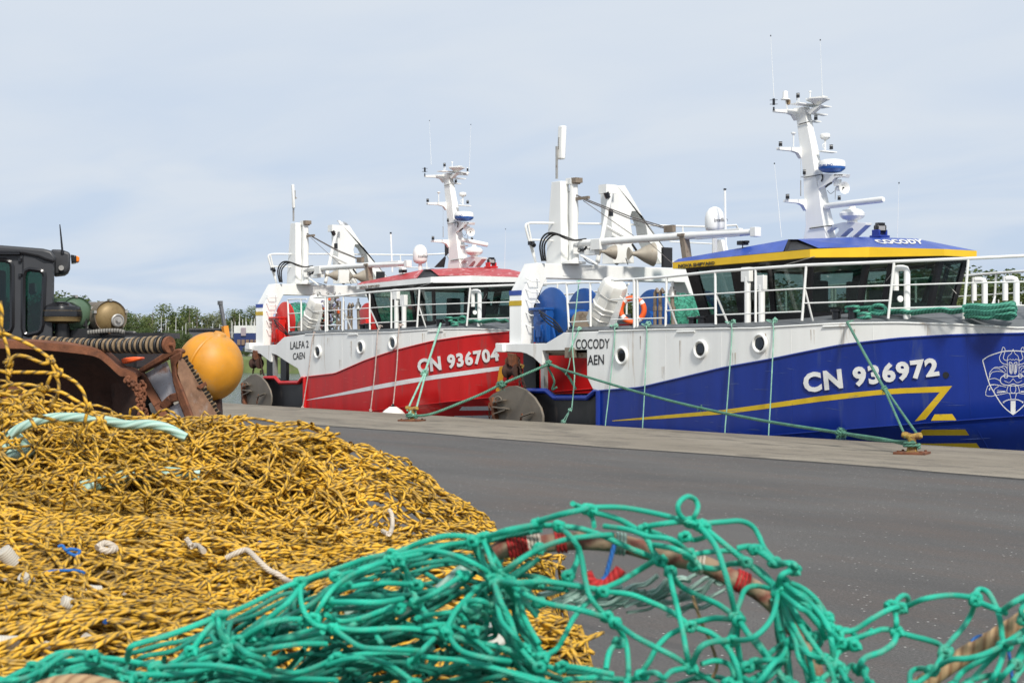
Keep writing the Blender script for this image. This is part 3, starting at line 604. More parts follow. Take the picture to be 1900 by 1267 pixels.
    for (x0, y0), (x1, y1) in (((1256, 615.5), (1289, 614.5)), ((1527, 606), (1575, 604.2))):
        m = MB(); m.tube([HP(x0, y0, .02), HP(x1, y1, .02)], .022, 6); m.build('drain_pipe', HW, hull)
    # ---- gantry portal
    XG = PY(968, 600, 23.5).x; YN = 23.5
    gx = lambda px, py: (lambda p: (p.y, p.z))(PX(px, py, XG))
    yo, yi = YN, gx(991, 600)[0]; zt = gx(1000, 488)[1]; zb = gx(1014, 516)[1]; yi2 = gx(1014, 516)[0]; z1 = gx(968, 545)[1]; z2 = gx(991, 567)[1]; yo2 = gx(996, 488)[0]
    near = [(yo, ZF), (yo, z1), (yo2, zt)]; inn = [(yi, ZF), (yi, z2), (yi2, zb)]
    out_ = near+[(2*YC-y, z_) for y, z_ in near[::-1]]+[(2*YC-y, z_) for y, z_ in inn]+inn[::-1]
    m = MB(); m.prism([Vector((XG, y, z_)) for y, z_ in out_], Vector((-.5, 0, 0))); gan = m.build('gantry', W, root, bevel=.015)
    for (ya, yb), col in (((420, 447), 'blue' if not red else 'blue'), ((477, 505), 'yellow')):
        pa = PY(c2(150, ya)[0], c2(150, ya)[1], YN-.004); m = MB(); zz0 = pa.z; zz1 = PY(c2(150, yb)[0], c2(150, yb)[1], YN).z
        m.box((XG-.25, YN-.003, (zz0+zz1)/2), (.5, .008, zz0-zz1)); m.build('painted_band', M['blueroof' if col == 'blue' else 'stripeyellow'], gan)
    # ladder steps on the forward face
    for y_ in (350, 412, 470, 541, 607):
        p = PX(*c2(268, y_), XG); m = MB(); p0 = Vector((XG, p.y-.22, p.z)); d = .16
        m.tube([p0, p0+Vector((d, .04, -.08)), p0+Vector((d, .3, -.08)), p0+Vector((0, .34, 0))], .015, 6); m.build('step_rung', W, gan)
    m = MB(); p = PX(1057, 502, XG+.004); m.box(p, (.012, .42, .28)); m.build('inspection_plate', W, gan, bevel=.004)
    # gantry top rail
    XR = XG-.35; rl = lambda x, y: PX(x, y, XR)
    m = MB(); m.tube(spline([rl(*c5(205, 1015)), rl(*c5(170, 900)), rl(*c5(135, 770)), rl(*c5(150, 742)), rl(*c5(200, 736)), rl(*c5(290, 738))], 4), .03, 7)
    m.tube([rl(*c5(160, 855)), rl(*c5(290, 857))], .022, 6)
    m.tube([rl(*c5(290, 738)), rl(*c5(690, 743)), rl(*c5(1150, 757)), rl(*c5(1400, 763)), rl(*c5(1620, 752)), rl(*c5(1640, 800))], .026, 7)
    m.tube([rl(*c5(300, 860)), rl(*c5(700, 866))], .02, 6); m.tube([rl(*c5(1150, 868)), rl(*c5(1480, 885))], .02, 6)
    for x in (1240, 1450): m.tube([rl(*c5(x, 758)), rl(*c5(x+20, 1020))], .022, 6)
    m.tube([rl(*c5(150, 742)), rl(*c5(205, 1015))], .026, 6)
    m.build('gantry_rail', W, gan)
    for x, y in ((165, 880), (750, 1005), (1495, 905)):
        p = rl(*c5(x, y)); m = MB(); m.box(p+Vector((.05, 0, 0)), (.12, .12, .09)); m.cyl(p+Vector((.1, 0, -.03)), p+Vector((.17, 0, -.06)), .055, 10); m.build('work_lamp', M['gloss'], gan)
    # ---- tower with derrick post
    a = PX(1041, 487, XG); by = a.y; tz = PX(1040, 335, XG).z
    m = MB(); m.box8([Vector(p) for p in ((XG-.62, by, zt), (XG, by, zt), (XG, by+.52, zt), (XG-.62, by+.52, zt), (XG-.45, by+.05, tz), (XG-.08, by+.05, tz), (XG-.08, by+.30, tz), (XG-.45, by+.30, tz))])
    tw = m.build('tower', W, gan, bevel=.012)
    m = MB(); px_ = XG+.12; m.lathe((px_, by+.30, zt), (0, 0, 1), [(.30, 0), (.30, .05), (.13, .08), (.12, .5), (.10, .9), (.12, 1.2), (.10, tz-zt-.1), (.12, tz-zt-.08), (.12, tz-zt+.04)], 16); m.box((px_-.05, by+.3, tz-.0), (.34, .16, .14)); m.build('derrick_post', W, gan)
    m = MB(); m.box((px_+.12, by+.3, tz+.0), (.18, .22, .12)); m.cyl((px_+.1, by+.2, tz-.04), (px_+.1, by+.4, tz-.04), .05, 10); m.build('sheave', M['bronze'], gan)
    pa = PX(1033, 332, XG-.25); pb = PX(1033, 272, XG-.25)
    ant = MB(); ant.tube([pa, pb], .035, 6); am = ant.build('antenna_mast', M['steel'], gan)
    m = MB()
    if not red:
        p0 = PX(1041, 296, XG-.2); p1 = PX(1043.5, 234, XG-.2); m.bar(p0, p1, .14, .19)
    else:
        p0 = PX(1034, 300, XG-.2); p1 = PX(1032, 240, XG-.2); m.bar(p0, p1, .08, .12)
    m.build('panel_antenna', W, am, bevel=.03)
    m = MB(); m.bar(PX(1034, 275, XG-.25), PX(1041, 274, XG-.22), .04, .05); m.bar(PX(1037, 255, XG-.22), PX(1037, 277, XG-.22), .02, .03); m.build('bracket', ST, am)
    # A-frame
    pg = [c5(735, 500), c5(780, 474), c5(835, 472), c5(905, 590), c5(960, 690), c5(1190, 1020), c5(1085, 1020), c5(1000, 860), c5(985, 760), c5(955, 690), c5(915, 655), c5(885, 655), c5(870, 700), c5(885, 800), c5(900, 1020), c5(750, 1020), c5(748, 900)]
    m = MB(); m.prism([PX(x, y, XG-.05) for x, y in pg], Vector((-.42, 0, 0))); m.build('a_frame', W, gan, bevel=.012)
    m = MB(); m.tube([PX(*c5(738, 505), XG+.1), PX(*c5(640, 1018), XG+.1)], .06, 8); m.tube([PX(*c5(700, 760), XG+.1), PX(*c5(830, 835), XG+.1)], .045, 6); m.box(PX(*c5(712, 500), XG), (.3, .34, .22)); m.build('a_frame_leg', W, gan)
    m = MB(); m.cyl(PX(*c5(700, 520), XG+.1), PX(*c5(715, 560), XG+.1), .07, 8); m.cyl(PX(*c5(735, 640), XG+.2), PX(*c5(735, 690), XG+.2), .06, 8); m.build('hanging_sheave', M['gloss'], gan)
    # boom
    YB = by+.3
    b0, b1, b2 = PY(*c5(445, 885), YB), PY(*c5(1245, 828), YB), PY(*c5(1755, 800), YB)
    m = MB(); m.tube([b0, b1, b2], [.085, .085, .07], 12); m.box(b1+(b2-b1)*.5+Vector((0, 0, -.0)), ((b2-b1).length*.62, .10, .17)); m.box(b2, (.16, .18, .2)); bo = m.build('crane_boom', W, gan, bevel=.008)
    m = MB(); m.box(PY(*c5(648, 888), YB), (.35, .22, .26)); m.build('slewing_box', W, bo, bevel=.01); m = MB(); m.box(PY(*c5(600, 945), YB), (.4, .15, .12)); m.build('ram_mount', W, bo, bevel=.01); m = MB(); m.cyl(PY(*c5(410, 1000), YB), PY(*c5(410, 880), YB), .13, 14); m.build('slewing_gear', W, bo, bevel=.01)
    m = MB(); m.tube([PY(*c5(525, 965), YB-.1), PY(*c5(590, 1000), YB-.1), PY(*c5(640, 1030), YB-.1)], .03, 6); m.tube([PY(*c5(430, 790), YB), PY(*c5(455, 860), YB)], .03, 6); m.build('ram', W, bo)
    bz = M['bronze']
    m = MB(); p0 = PY(*c5(1250, 822), YB); p1 = PY(*c5(1272, 985), YB); m.bar(p0, p1, .17, .14); m.box(p0, (.22, .22, .06)); m.build('boom_crutch', bz, bo)
    for (x, y, s) in ((940, 955, 1.0), (705, 940, .62)):
        p = PX(*c5(x, y), XG+.45); m = MB(); ax = Vector((.35, .85, -.02)).normalized()
        m.lathe(p-ax*.3*s, ax, [(.16*s, 0), (.05*s, .1*s), (.07*s, .2*s), (.2*s, .42*s), (.29*s, .62*s), (.30*s, .66*s)], 20); m.build('warping_head', M['head'], gan)
    m = MB(); m.box(PX(*c5(1130, 980), XG+.6), (.08, .3, .5)); m.build('dark_recess_plate', M['inkblack'], gan)
    # wires
    m = MB()
    m.tube([PY(*c5(435, 515), YB), PY(*c5(560, 570), YB), PY(*c5(865, 690), YB), PY(*c5(1150, 775), YB)], .015, 5)
    m.tube([PY(*c5(440, 520), YB+.1), PY(*c5(560, 580), YB+.1), PY(*c5(865, 705), YB+.1), PY(*c5(1150, 785), YB+.1)], .015, 5)
    m.tube([PY(*c5(540, 580), YB), PY(*c5(900, 830), YB)], .009, 4)
    m.tube([PY(*c5(1000, 870), YB), PY(*c5(1190, 1040), YB-.4)], .009, 4)
    m.build('boom_wire', M['wire'], bo)
    m = MB(); p = PY(*c5(1150, 778), YB); m.box(p, (.3, .1, .16)); m.build('wire_tackle', M['bronze'], bo); m = MB(); m.box(PY(*c5(535, 562), YB), (.5, .06, .07)); m.build('wire_clamp', M['bronze'], bo)
    m = MB()
    for k in range(3):
        o_ = k*26
        m.tube(spline([PX(*c5(250+o_*.5, 1005), XG+.02+k*.05), PX(*c5(235+o_*.6, 900), XG+.05), PX(*c5(262+o_*.7, 828+k*8), XG+.1), PX(*c5(320+o_*.6, 806+k*6), XG+.2), PX(*c5(420, 838+k*5), XG+.35), PX(*c5(480, 858), XG+.45), PX(*c5(555, 850), XG+.5)], 5), .024, 6)
    m.tube(spline([PX(*c5(555, 845), XG+.5), PX(*c5(562, 900), XG+.5), PX(*c5(545, 930), XG+.45)], 4), .03, 6)
    m.build('hydraulic_hose', M['rubber'], gan)
    m = MB(); m.tube(spline([PX(*c5(530, 965), XG+.4), PX(*c5(570, 1010), XG+.2), PX(*c5(640, 1035), XG+.1)], 4), .012, 5); m.tube(spline([PX(*c5(840, 985), XG+.1), PX(*c5(855, 1030), XG+.05)], 3), .012, 5); m.tube(spline([PX(*c5(885, 885), XG+.3), PX(*c5(915, 930), XG+.3)], 3), .03, 5); m.build('cable', M['rubber'], gan)
    if not red or True:
        q = [c5(500, 942), c5(600, 934), c5(600, 916), c5(500, 920)]
        hull_text('CMG 250', q, gan, M['inkblack'], bold=.01, raise_=.004, fn=lambda p, o: PX(p[0], p[1], XG+.3+o)) if 0 else None
        m = MB(); m.box(PX(*c5(555, 925), XG+.32), (.02, .75, .22)); pl = m.build('crane_plate', W, gan)
        hull_text('CMG 250', [c5(500, 942), c5(604, 938), c5(604, 912), c5(500, 914)], pl, M['inkblack'], bold=.01, raise_=.004, fn=lambda p, o: PX(p[0], p[1], XG+.332+o))
    # ---- net drums
    def drum(y0, y1, X, zc, R_, net, frm=True):
        o = empty('x', (0, 0, 0)); TOP.pop(); bpy.data.objects.remove(o)
        m = MB()
        for yy in (y0, y1): m.lathe((X, yy-.02, zc), (0, 1, 0), [(R_-.03, 0), (R_, .015), (R_, .045), (R_-.03, .06)], 40)
        m.cyl((X, y0, zc), (X, y1, zc), .16, 18); m.cyl((X, y0-.14, zc), (X, y0, zc), .12, 16)
        d_ = m.build('net_drum', DR, root)
        if frm:
            for yy in (y0-.18, y1+.1):
                m = MB(); m.prism([Vector(p) for p in ((X-.45, yy, ZF), (X+.45, yy, ZF), (X+.14, yy, zc), (X-.14, yy, zc))], Vector((0, .06, 0))); m.build('drum_stand', DR, d_)
        return d_
    Xd = PY(1020, 580, 24.0).x; zc1 = PY(1020, 585, 24.0).z
    drum(24.05, 25.05, Xd, zc1, .67, None); drum(27.1, 28.9, Xd+.15, zc1+.02, .66, None)
    # coil of wire or net on drum
    # motor and hoses on first drum
    m = MB(); p = PY(1008, 606, 23.85); m.box(p, (.5, .22, .75)); m.box(p+Vector((-.05, -.02, .42)), (.62, .3, .06)); m.box(p+Vector((.0, -.12, -.1)), (.2, .08, .3)); m.cyl(p+Vector((.1, -.2, .2)), p+Vector((.1, -.02, .2)), .09, 12)
    for i in range(3): m.box(p+Vector((-.16+.16*i, -.14, -.22)), (.025, .05, .3))
    m.build('drum_motor', DR, root, bevel=.01)
    m = MB()
    for k in range(3): m.tube(spline([PY(*c2(300+k*5, 530+k*14), 23.6), PY(*c2(345, 560+k*18), 23.55), PY(*c2(385-k*6, 585+k*16), 23.55), PY(*c2(420-k*8, 625+k*6), 23.6), PY(*c2(435-k*10, 655), 23.65)], 4), .018, 5)
    m.build('motor_hose', M['rubber'], root)
    # ---- deckhouse machinery silhouettes between drums and wheelhouse
    m = MB()
    for x in (1190, 1255): m.tube([PY(*k4(x, 860), 24.6), PY(*k4(x, 430), 24.6)]+[PY(*k4(x+25, 385), 24.6), PY(*k4(x+45, 430), 24.6)], .04, 8)
    m.tube([PY(*k4(1420, 860), 24.6), PY(*k4(1405, 470), 24.6)], .045, 8)
    for x in (1190, 1255, 1420): m.cyl(PY(*k4(x, 655), 24.6), PY(*k4(x, 600), 24.6), .052, 8)
    m.build('pipe_stand', M['bronze'], root)
    m = MB(); m.lathe(PY(*k4(1408, 465), 24.6), (0, 0, 1), [(.11, 0), (.09, .03), (.09, .12), (.06, .14), (.05, .2)], 14); m.build('vent_cap', ST, root)
    m = MB(); m.lathe(PY(*k4(1408, 350), 24.6), (0, 0, 1), [(.035, -.05), (.035, .12)], 8); m.build('vent_pipe', W, root)
    # drain the deck: dark winch behind the rails
    m = MB(); m.cyl(PY(1078, 596, 24.3), PY(1078, 596, 25.0)+Vector((0, .4, 0)), .24, 18); m.build('trawl_winch', M['bronze'], root)
    # ---- railings (port follows the hull edge, starboard mirrored)
    def rail_set(mirror):
        f = mir if mirror else (lambda p: p)
        E = lambda x, y, i=.08: f(EP(x, y, i))
        m = MB(); m.tube([E(*p) for p in [(1134, 519.5), (1177, 519)]], .024, 6)
        top = [(1140, 520.5), (1177, 518), (1237, 513.5), (1327, 504), (1402, 498.5), (1495, 492), (1600, 488), (1658, 485.4), (1797, 479.7), (1900, 474.8), (1990, 471)]
        m.tube([E(*p) for p in top], .030, 8)
        m.tube([E(*k4(x, y)) for x, y in ((80, 315), (250, 303), (500, 300))], .024, 6)
        for a_, c_ in (((100, 557), (370, 545)), ((100, 800), (360, 785))): m.tube([E(*k4(*a_)), E(*k4(*c_))], .016, 6)
        mid = [[(1134, 556.5), (1237, 550.5), (1327, 545), (1495, 535), (1655, 529.5), (1790, 525.3), (1900, 522.8), (1990, 521)],
               [(1237, 576.5), (1327, 571.5)], [(1134, 593), (1232, 590)], [(1328, 584.5), (1486.5, 578)], [(1493, 562.6), (1651, 557.5)], [(1652, 572), (1790, 569), (1900, 566.7), (1990, 566)]]
        for q in mid: m.tube([E(*p) for p in q], .016, 6)
        m.build('rail_pipe', W, rail)
        posts = [((1051, 526), (1056, 612)), ((1095, 524), (1096, 606)), ((1177, 518), (1178, 612)), ((1183, 519), (1183, 612)), ((1237, 513), (1235, 606)), ((1327, 505), (1328, 602)), ((1402, 499), (1402, 598)), ((1496, 492), (1488, 595)), ((1659, 486), (1648, 591)), ((1797, 480), (1787, 592)), ((1928, 474), (1916, 592))]
        for (a_, c_) in posts:
            m = MB(); m.tube([E(*a_), E(*c_)], .026 if a_[0] != 1177 else .04, 7); m.build('rail_post', W, rail)
        for (x0, y0, x1, y1) in ((1328, 545, 1351, 601), (1494, 538, 1508, 595), (1237, 552, 1256, 604)):
            m = MB(); m.tube([E(x0, y0), E(x1, y1, .35)], .022, 6); m.build('rail_stay', W, rail)
    rail = empty('railing', (0, 0, 0)); TOP.pop(); rail.parent = root; rail.location = (0, 0, 0)
    rail_set(False); rail_set(True)
    # ---- wheelhouse
    wh_col = M['gloss']
    Wt = [(-26.85, 24.52), (-23.05, 24.52), (-22.32, 25.33), (-21.08, 26.06)]; Wt = Wt+[(x, 2*YC-y) for x, y in Wt[::-1]]
    Wb = [(-26.55, 24.82), (-23.42, 24.82), (-22.72, 25.45), (-21.5, 26.12)]; Wb = Wb+[(x, 2*YC-y) for x, y in Wb[::-1]]
    ztp, zgt, zgb, zbt = 3.52, 3.40, 2.42, 2.12
    house = empty('wheelhouse', (0, 0, 0)); TOP.pop(); house.parent = root
    wins = {0: [(.09, .37), (.46, .66), (.70, .97)], 1: [(.04, .93)], 2: [(.05, .30), (.38, .95)], 3: [(.16, .84)], 4: [(.05, .62), (.70, .95)], 5: [(.07, .96)], 6: [(.03, .30), (.34, .54), (.63, .91)], 7: [(.06, .46), (.54, .94)]}
    K = len(Wt); H3 = lambda q, z_: (lambda u: Vector((Wb[q][0]+(Wt[q][0]-Wb[q][0])*u, Wb[q][1]+(Wt[q][1]-Wb[q][1])*u, z_)))((z_-zbt)/(ztp-zbt))
    frame_m = MB(); cen = Vector((-24.2, YC, 2.9))
    for i in range(K):
        j = (i+1) % K
        Q = lambda u, z_: H3(i, z_).lerp(H3(j, z_), u)
        nrm = (Q(.5, zgb)-cen); nn_ = (Q(1, zgb)-Q(0, zgb)).cross(Q(0, zgt)-Q(0, zgb)).normalized()
        if nn_.dot(nrm) < 0: nn_ = -nn_
        inn_ = -nn_*.06
        def slab(u0, u1, za, zc_, m, e): p = [Q(u0, za), Q(u1, za), Q(u1, zc_), Q(u0, zc_)]; m.prism(p, e)
        slab(0, 1, zbt, zgb, frame_m, inn_); slab(0, 1, zgt, ztp, frame_m, inn_)
        u = 0
        for (a_, c_) in wins[i]+[(1, 1)]:
            if a_ > u: slab(u, a_, zgb, zgt, frame_m, inn_)
            u = c_
        for (a_, c_) in wins[i]:
            m = MB(); e = inn_*.3; m.prism([Q(a_, zgb)+e, Q(c_, zgb)+e, Q(c_, zgt)+e, Q(a_, zgt)+e], inn_*.15); m.build('window_pane', M['glass'], house, smooth=0)
    frame_m.build('window_frame', wh_col, house)
    m = MB(); m.prism([Vector((x, y, 1.9)) for x, y in Wb], Vector((0, 0, .25))); m.build('coaming', M['black'], house)
    m = MB(); m.prism([Vector((x, y, 2.2)) for x, y in [(-26.3, 25.2), (-23.6, 25.2), (-22.9, 25.7), (-21.8, 26.3), (-21.8, 26.7), (-22.9, 27.3), (-23.6, 27.8), (-26.3, 27.8)]], Vector((0, 0, .02))); m.build('cabin_floor', DK, house)
    m = MB(); m.prism([Vector(p) for p in ((-22.9, 25.6, 2.2), (-22.1, 26.1, 2.2), (-22.1, 26.9, 2.2), (-22.9, 27.4, 2.2), (-23.3, 27.2, 2.2), (-23.3, 25.8, 2.2))], Vector((0, 0, .42))); m.box((-22.9, 26.3, 2.75), (.08, .45, .28)); m.box((-22.8, 26.9, 2.75), (.08, .4, .28)); m.build('console', pm('console_grey', (.12, .16, .14), .5), house, bevel=.02)
    for yy in (26.1, 27.2):
        m = MB(); m.box((-24.1, yy, 2.5), (.45, .45, .12)); m.box((-24.33, yy, 2.83), (.12, .46, .6)); m.cyl((-24.1, yy, 2.2), (-24.1, yy, 2.45), .05, 10); m.build('helm_seat', M['rubber'], house, bevel=.04)
    if red:
        m = MB(); m.prism([PY(*c4(x, y), 27.0) for x, y in ((1040, 612), (1095, 608), (1135, 640), (1135, 690), (1010, 700), (1015, 655))], Vector((.1, .3, 0))) if 0 else None
    # roof band
    Ro = [(-27.1, 24.4), (-23.0, 24.4), (-22.2, 25.25), (-20.94, 26.0)]; Ro = Ro+[(x, 2*YC-y) for x, y in Ro[::-1]]
    hh = [.14, .165, .20, .13]; hh = hh+hh[::-1]; z0 = [3.44, 3.51, 3.51, 3.505]; z0 = z0+z0[::-1]
    ri = [Vector((x, y, 0)) for x, y in Ro]
    m = MB(); vs = [v+Vector((0, 0, z0[i])) for i, v in enumerate(ri)]+[v+Vector((0, 0, z0[i]+hh[i])) for i, v in enumerate(ri)]
    m.add(vs, [(i, (i+1) % 8, 8+(i+1) % 8, 8+i) for i in range(8)]+[tuple(range(7, -1, -1))]); band = m.build('roof_band', M['yellow'] if not red else W, house, smooth=0)
    # roof surface
    zt_ = [z0[i]+hh[i] for i in range(8)]
    V8 = [Vector((x, y, zt_[i])) for i, (x, y) in enumerate(Ro)]
    ra = Vector((-27.08, 24.55, 3.66)); rb = PY(*c3(640, 122), 24.85); rc = PY(*c3(690, 122), 25.0); nb = PY(*c3(615, 183), 24.42); nc = PY(*c3(795, 166), 24.75)
    pk = PY(1605, 439.5, YC); p2 = PY(1700, 443, YC); rar = mir(ra); rbr = mir(rb); rcr = mir(rc)
    RM = M['blueroof'] if not red else M['redroof']
    m = MB(); vs = [V8[0], nb, rb, ra, rc, nc, V8[1], V8[2], V8[3], V8[4], V8[5], mir(nc), rcr, pk, p2, rar, rbr, mir(nb), V8[7], Vector((-27.05, YC, 3.72)), Vector((rb.x, YC, rb.z+.06)), V8[6]]
    m.add(vs, [(0, 1, 2, 3), (3, 2, 20, 19), (15, 19, 20, 16), (18, 15, 16, 17), (18, 0, 3, 19, 15), (2, 4, 13, 20), (16, 20, 13, 12),
               (4, 5, 7, 13), (13, 7, 14), (7, 8, 14), (8, 9, 14), (9, 10, 14), (10, 13, 14), (10, 11, 12, 13)])
    roof = m.build('roof', RM, house, smooth=0)
    m = MB(); m.add([nb+Vector((0, .03, 0)), V8[1], nc, rc, rb, nb+Vector((.0, .25, .0)), nc+Vector((0, .35, 0)), rc+Vector((0, .3, -.1)), rb+Vector((0, .3, -.1))], [(0, 1, 2, 6, 5), (5, 6, 7, 8), (0, 5, 8, 4), (2, 3, 7, 6), (3, 4, 8, 7)])
    m.add([nb+Vector((0, .10, .01)), nc+Vector((0, .10, .01)), rc+Vector((0, .12, -.02)), rb+Vector((0, .12, -.02))], [(0, 1, 2, 3)])
    m.build('roof_vent_recess', M['inkblack'], roof, smooth=0)
    bvh = BVHTree.FromPolygons([tuple(v) for v in vs], [tuple(p.vertices) for p in roof.data.polygons])
    def onroof(px, py, off=.01):
        h = bvh.ray_cast(O, ray(px, py).normalized()); p = h[0] if h[0] else PY(px, py, 25.5); nrm = h[1] if h[0] else Vector((0, 0, 1))
        return p+(nrm if nrm.z > 0 else -nrm)*off
    if not red: hull_text('COCODY', [c3(1115, 147), c3(1335, 148), c3(1322, 124), c3(1068, 126)], roof, M['letter'], bold=.05, raise_=.004, spacing=1.1, fn=lambda p, o: onroof(p[0], p[1], .006+o))
    qn = [(1259, 497.6), (1327, 494.2), (1327, 485.3), (1259, 488.8)]
    tz_ = lambda p, o: PY(p[0], p[1], 24.396-o)
    qn = [(1258.5, 497.6), (1326, 490.8), (1326, 484.8), (1258.5, 490.6)]
    hull_text('NOVA SHIPYARD', qn, band, M['inkblack'] if not red else M['bronze'], bold=.03, raise_=.006, fn=tz_)
    # ---- mast
    mast = empty('mast', (0, 0, 0)); TOP.pop(); mast.parent = root
    YM = YC-.12; mm = lambda x, y, dy=0: PY(*cm(x, y), YM+dy)
    st = [(205, 405, 470, 520), (250, 425, 482, 528), (370, 440, 500, 552), (520, 462, 530, 588), (720, 487, 556, 627), (880, 500, 590, 660), (1010, 512, 605, 690), (1130, 520, 625, 722), (1245, 508, 645, 735)]
    rows = []
    for (y, a_, s_, b_) in st:
        p = mm(s_, y); wx = (s_-a_)*.00276/.56; wy = (b_-s_)*.00276/.83
        rows.append([p, p+Vector((-wx, 0, 0)), p+Vector((-wx, wy+.05, 0)), p+Vector((0, wy+.02, 0)), p])
    m = MB(); m.grid(rows); m.add([rows[0][i] for i in range(4)], [(0, 1, 2, 3)]); m.build('mast_column', W, mast, bevel=.006, smooth=20)
    def lamp(x, y, dy=0, s=1, dep=0):
        p = mm(x, y, dy); m = MB(); m.cyl(p+Vector((0, 0, -.045*s)), p+Vector((0, 0, .02*s)), .04*s, 10); m.cyl(p+Vector((0, 0, .02*s)), p+Vector((0, 0, .045*s)), .036*s, 10, m=1); m.cyl(p+Vector((0, 0, .045*s)), p+Vector((0, 0, .055*s)), .04*s, 10)
        m.build('navigation_light', [M['gloss'], M['steel']], mast)
    # arms: end at near side (-Y) and stubs at far side
    def arm(xm, ym, xe, ye, xs, near=True, w_=.10, drop=.14):
        # column edge point (xs,ym) at YM ; arm end reached athwart
        a_ = mm(xs, ym); Xa = a_.x-.08; e = PX(*cm(xe, ye), Xa); m = MB()
        b0_ = Vector((Xa, YM+(.0 if near else .2), a_.z)); e = Vector((Xa, e.y, a_.z)) if not near else Vector((Xa, e.y, e.z))
        dirn = (e-b0_).normalized()
        gus = b0_+dirn*(e-b0_).length*.38
        pts = [b0_+Vector((0, 0, .03)), e+Vector((0, 0, .02)), e+Vector((0, 0, -.035)), gus+Vector((0, 0, -.06)), b0_+dirn*.1+Vector((0, 0, -.10)), b0_+Vector((0, 0, -drop-.08))]
        m.prism([p+Vector((w_/2, 0, 0)) for p in pts], Vector((-w_, 0, 0))); m.build('mast_arm', W, mast, bevel=.005); return e
    arm(0, 232, 237, 234, 425); arm(0, 530, 268, 530, 462); arm(0, 938, 322, 938, 500)
    for x0, y0, x1, y1, yy in ((535, 255, 640, 272, .12), (600, 548, 712, 566, .2), (515, 318, 590, 322, .08), (465, 748, 490, 756, -.1), (640, 985, 700, 1000, .1)):
        a_ = mm(x0, y0, .1); e = PX(*cm(x1, y1), a_.x); m = MB(); m.box((a_+e)/2, (.14, (e-a_).length, .025)); m.build('lamp_bracket', W, mast)
    # top platform
    a_ = mm(500, 190); m = MB(); e0 = PX(*cm(400, 205), a_.x-.05); e1 = PX(*cm(650, 185), a_.x-.05); m.box((e0+e1)/2, (.28, (e1-e0).length, .022)); m.build('mast_platform', W, mast)
    m = MB(); m.lathe(mm(578, 182, .1), (0, 0, 1), [(.05, -.03), (.16, .04), (.27, .09), (.275, .115), (.22, .125)], 5); m.box(mm(570, 135, .1), (.5, .16, .02)); m.prism([mm(480, 235), mm(600, 192), mm(585, 205), mm(520, 262)], Vector((0, .12, 0))); m.build('satellite_compass', W, mast)
    for (x, y) in ((425, 118), (476, 718)): lamp(x, y)
    lamp(288, 498, -.75); lamp(343, 910, -.6, 1.05); lamp(565, 292, .15); lamp(686, 522, .5); lamp(748, 920, .5, .9)
    m = MB()
    for (x0, y0, x1, y1, dy) in ((416, 130, 416, 205, 0), (432, 130, 432, 200, 0), (520, 95, 520, 150, .1), (717, 840, 717, 930, .3)): m.tube([mm(x0, y0, dy), mm(x1, y1, dy)], .010, 5)
    m.lathe(mm(520, 88, .1), (0, 0, 1), [(.01, -.03), (.032, 0), (.028, .02)], 8)
    m.build('stanchion', W, mast)
    if not red:
        p = PX(*cm(326, 150), mm(425, 232).x-.08); m = MB(); m.lathe(p, (0, 0, 1), [(.10, 0), (.10, .02), (.062, .035), (.055, .16), (.048, .185), (.02, .195)], 18); m.tube([p, p+Vector((0, .06, -.2))], .012, 5); m.box(p+Vector((0, .09, -.05)), (.07, .07, .1), m=1); m.build('satellite_receiver', [W, M['tan']], mast)
    p = PX(*cm(235, 235), mm(425, 232).x-.08); m = MB(); m.tube([p, p+Vector((0, 0, .08))], .02, 6); m.cyl(p+Vector((0, 0, .12)), p+Vector((0, 0, .26)), .028, 8)
    for zz in (.14, .23):
        m.tube([p+Vector((-.06, -.06, zz)), p+Vector((.06, .06, zz))], .006, 4); m.tube([p+Vector((.06, -.06, zz)), p+Vector((-.06, .06, zz))], .006, 4)
    m.build('wind_sensor', M['gloss'], mast)
    if red:
        p = mm(640, 215, .75); m = MB(); m.tube([mm(580, 215, .15), mm(650, 228, .75)], .03, 6); m.tube([mm(650, 228, .75), mm(650, 150, .75)], .02, 6); m.cyl(mm(650, 190, .75), mm(650, 160, .75), .028, 8, m=1); m.build('sensor_arm', [W, M['gloss']], mast)
    m = MB(); p = mm(390, 415, -.35); m.lathe(p, (0, 0, 1), [(.02, -.03), (.05, 0), (.052, .02), (.02, .035)], 14); m.tube([p, p+Vector((0, 0, -.28))], .014, 5); m.build('gps_antenna', W, mast)
    m = MB(); p = mm(638, 455, .35); m.lathe(p, (0, 0, 1), [(.05, -.02), (.085, .0), (.11, .03), (.112, .08), (.09, .11), (.03, .12)], 20); m.tube([p, p+Vector((0, 0, -.25))], .02, 6); m.tube(spline([p+Vector((0, .0, -.1)), p+Vector((0, -.08, -.14)), p+Vector((0, -.05, -.2)), p+Vector((0, 0, -.2))], 3), .01, 4); m.build('dome_antenna', W, mast)
    # radome with blue base
    p = mm(690, 715, .1); rr = .292
    m = MB(); m.lathe(p, (0, 0, 1), [(.12, -.015), (.2, .0), (rr*.97, .06), (rr, .10), (rr, .105), (rr*.995, .19), (rr*.93, .235), (rr*.6, .265), (.05, .27)], 36, ms=[1, 1, 1, 1, 0, 0, 0, 0]); rd = m.build('radome', [W, pm('radome_blue', (.02, .10, .36), .3)], mast)
    def oncyl(c_, r_): 
        def fn(pp, o_):
            d = ray(*pp); dx = Vector((d.x, d.y)); oc = Vector((O.x-c_.x, O.y-c_.y)); A = dx.dot(dx); B = 2*dx.dot(oc); Cc = oc.dot(oc)-(r_+o_)**2; D = B*B-4*A*Cc
            t = (-B-math.sqrt(max(0, D)))/(2*A); return O+d*t
        return fn
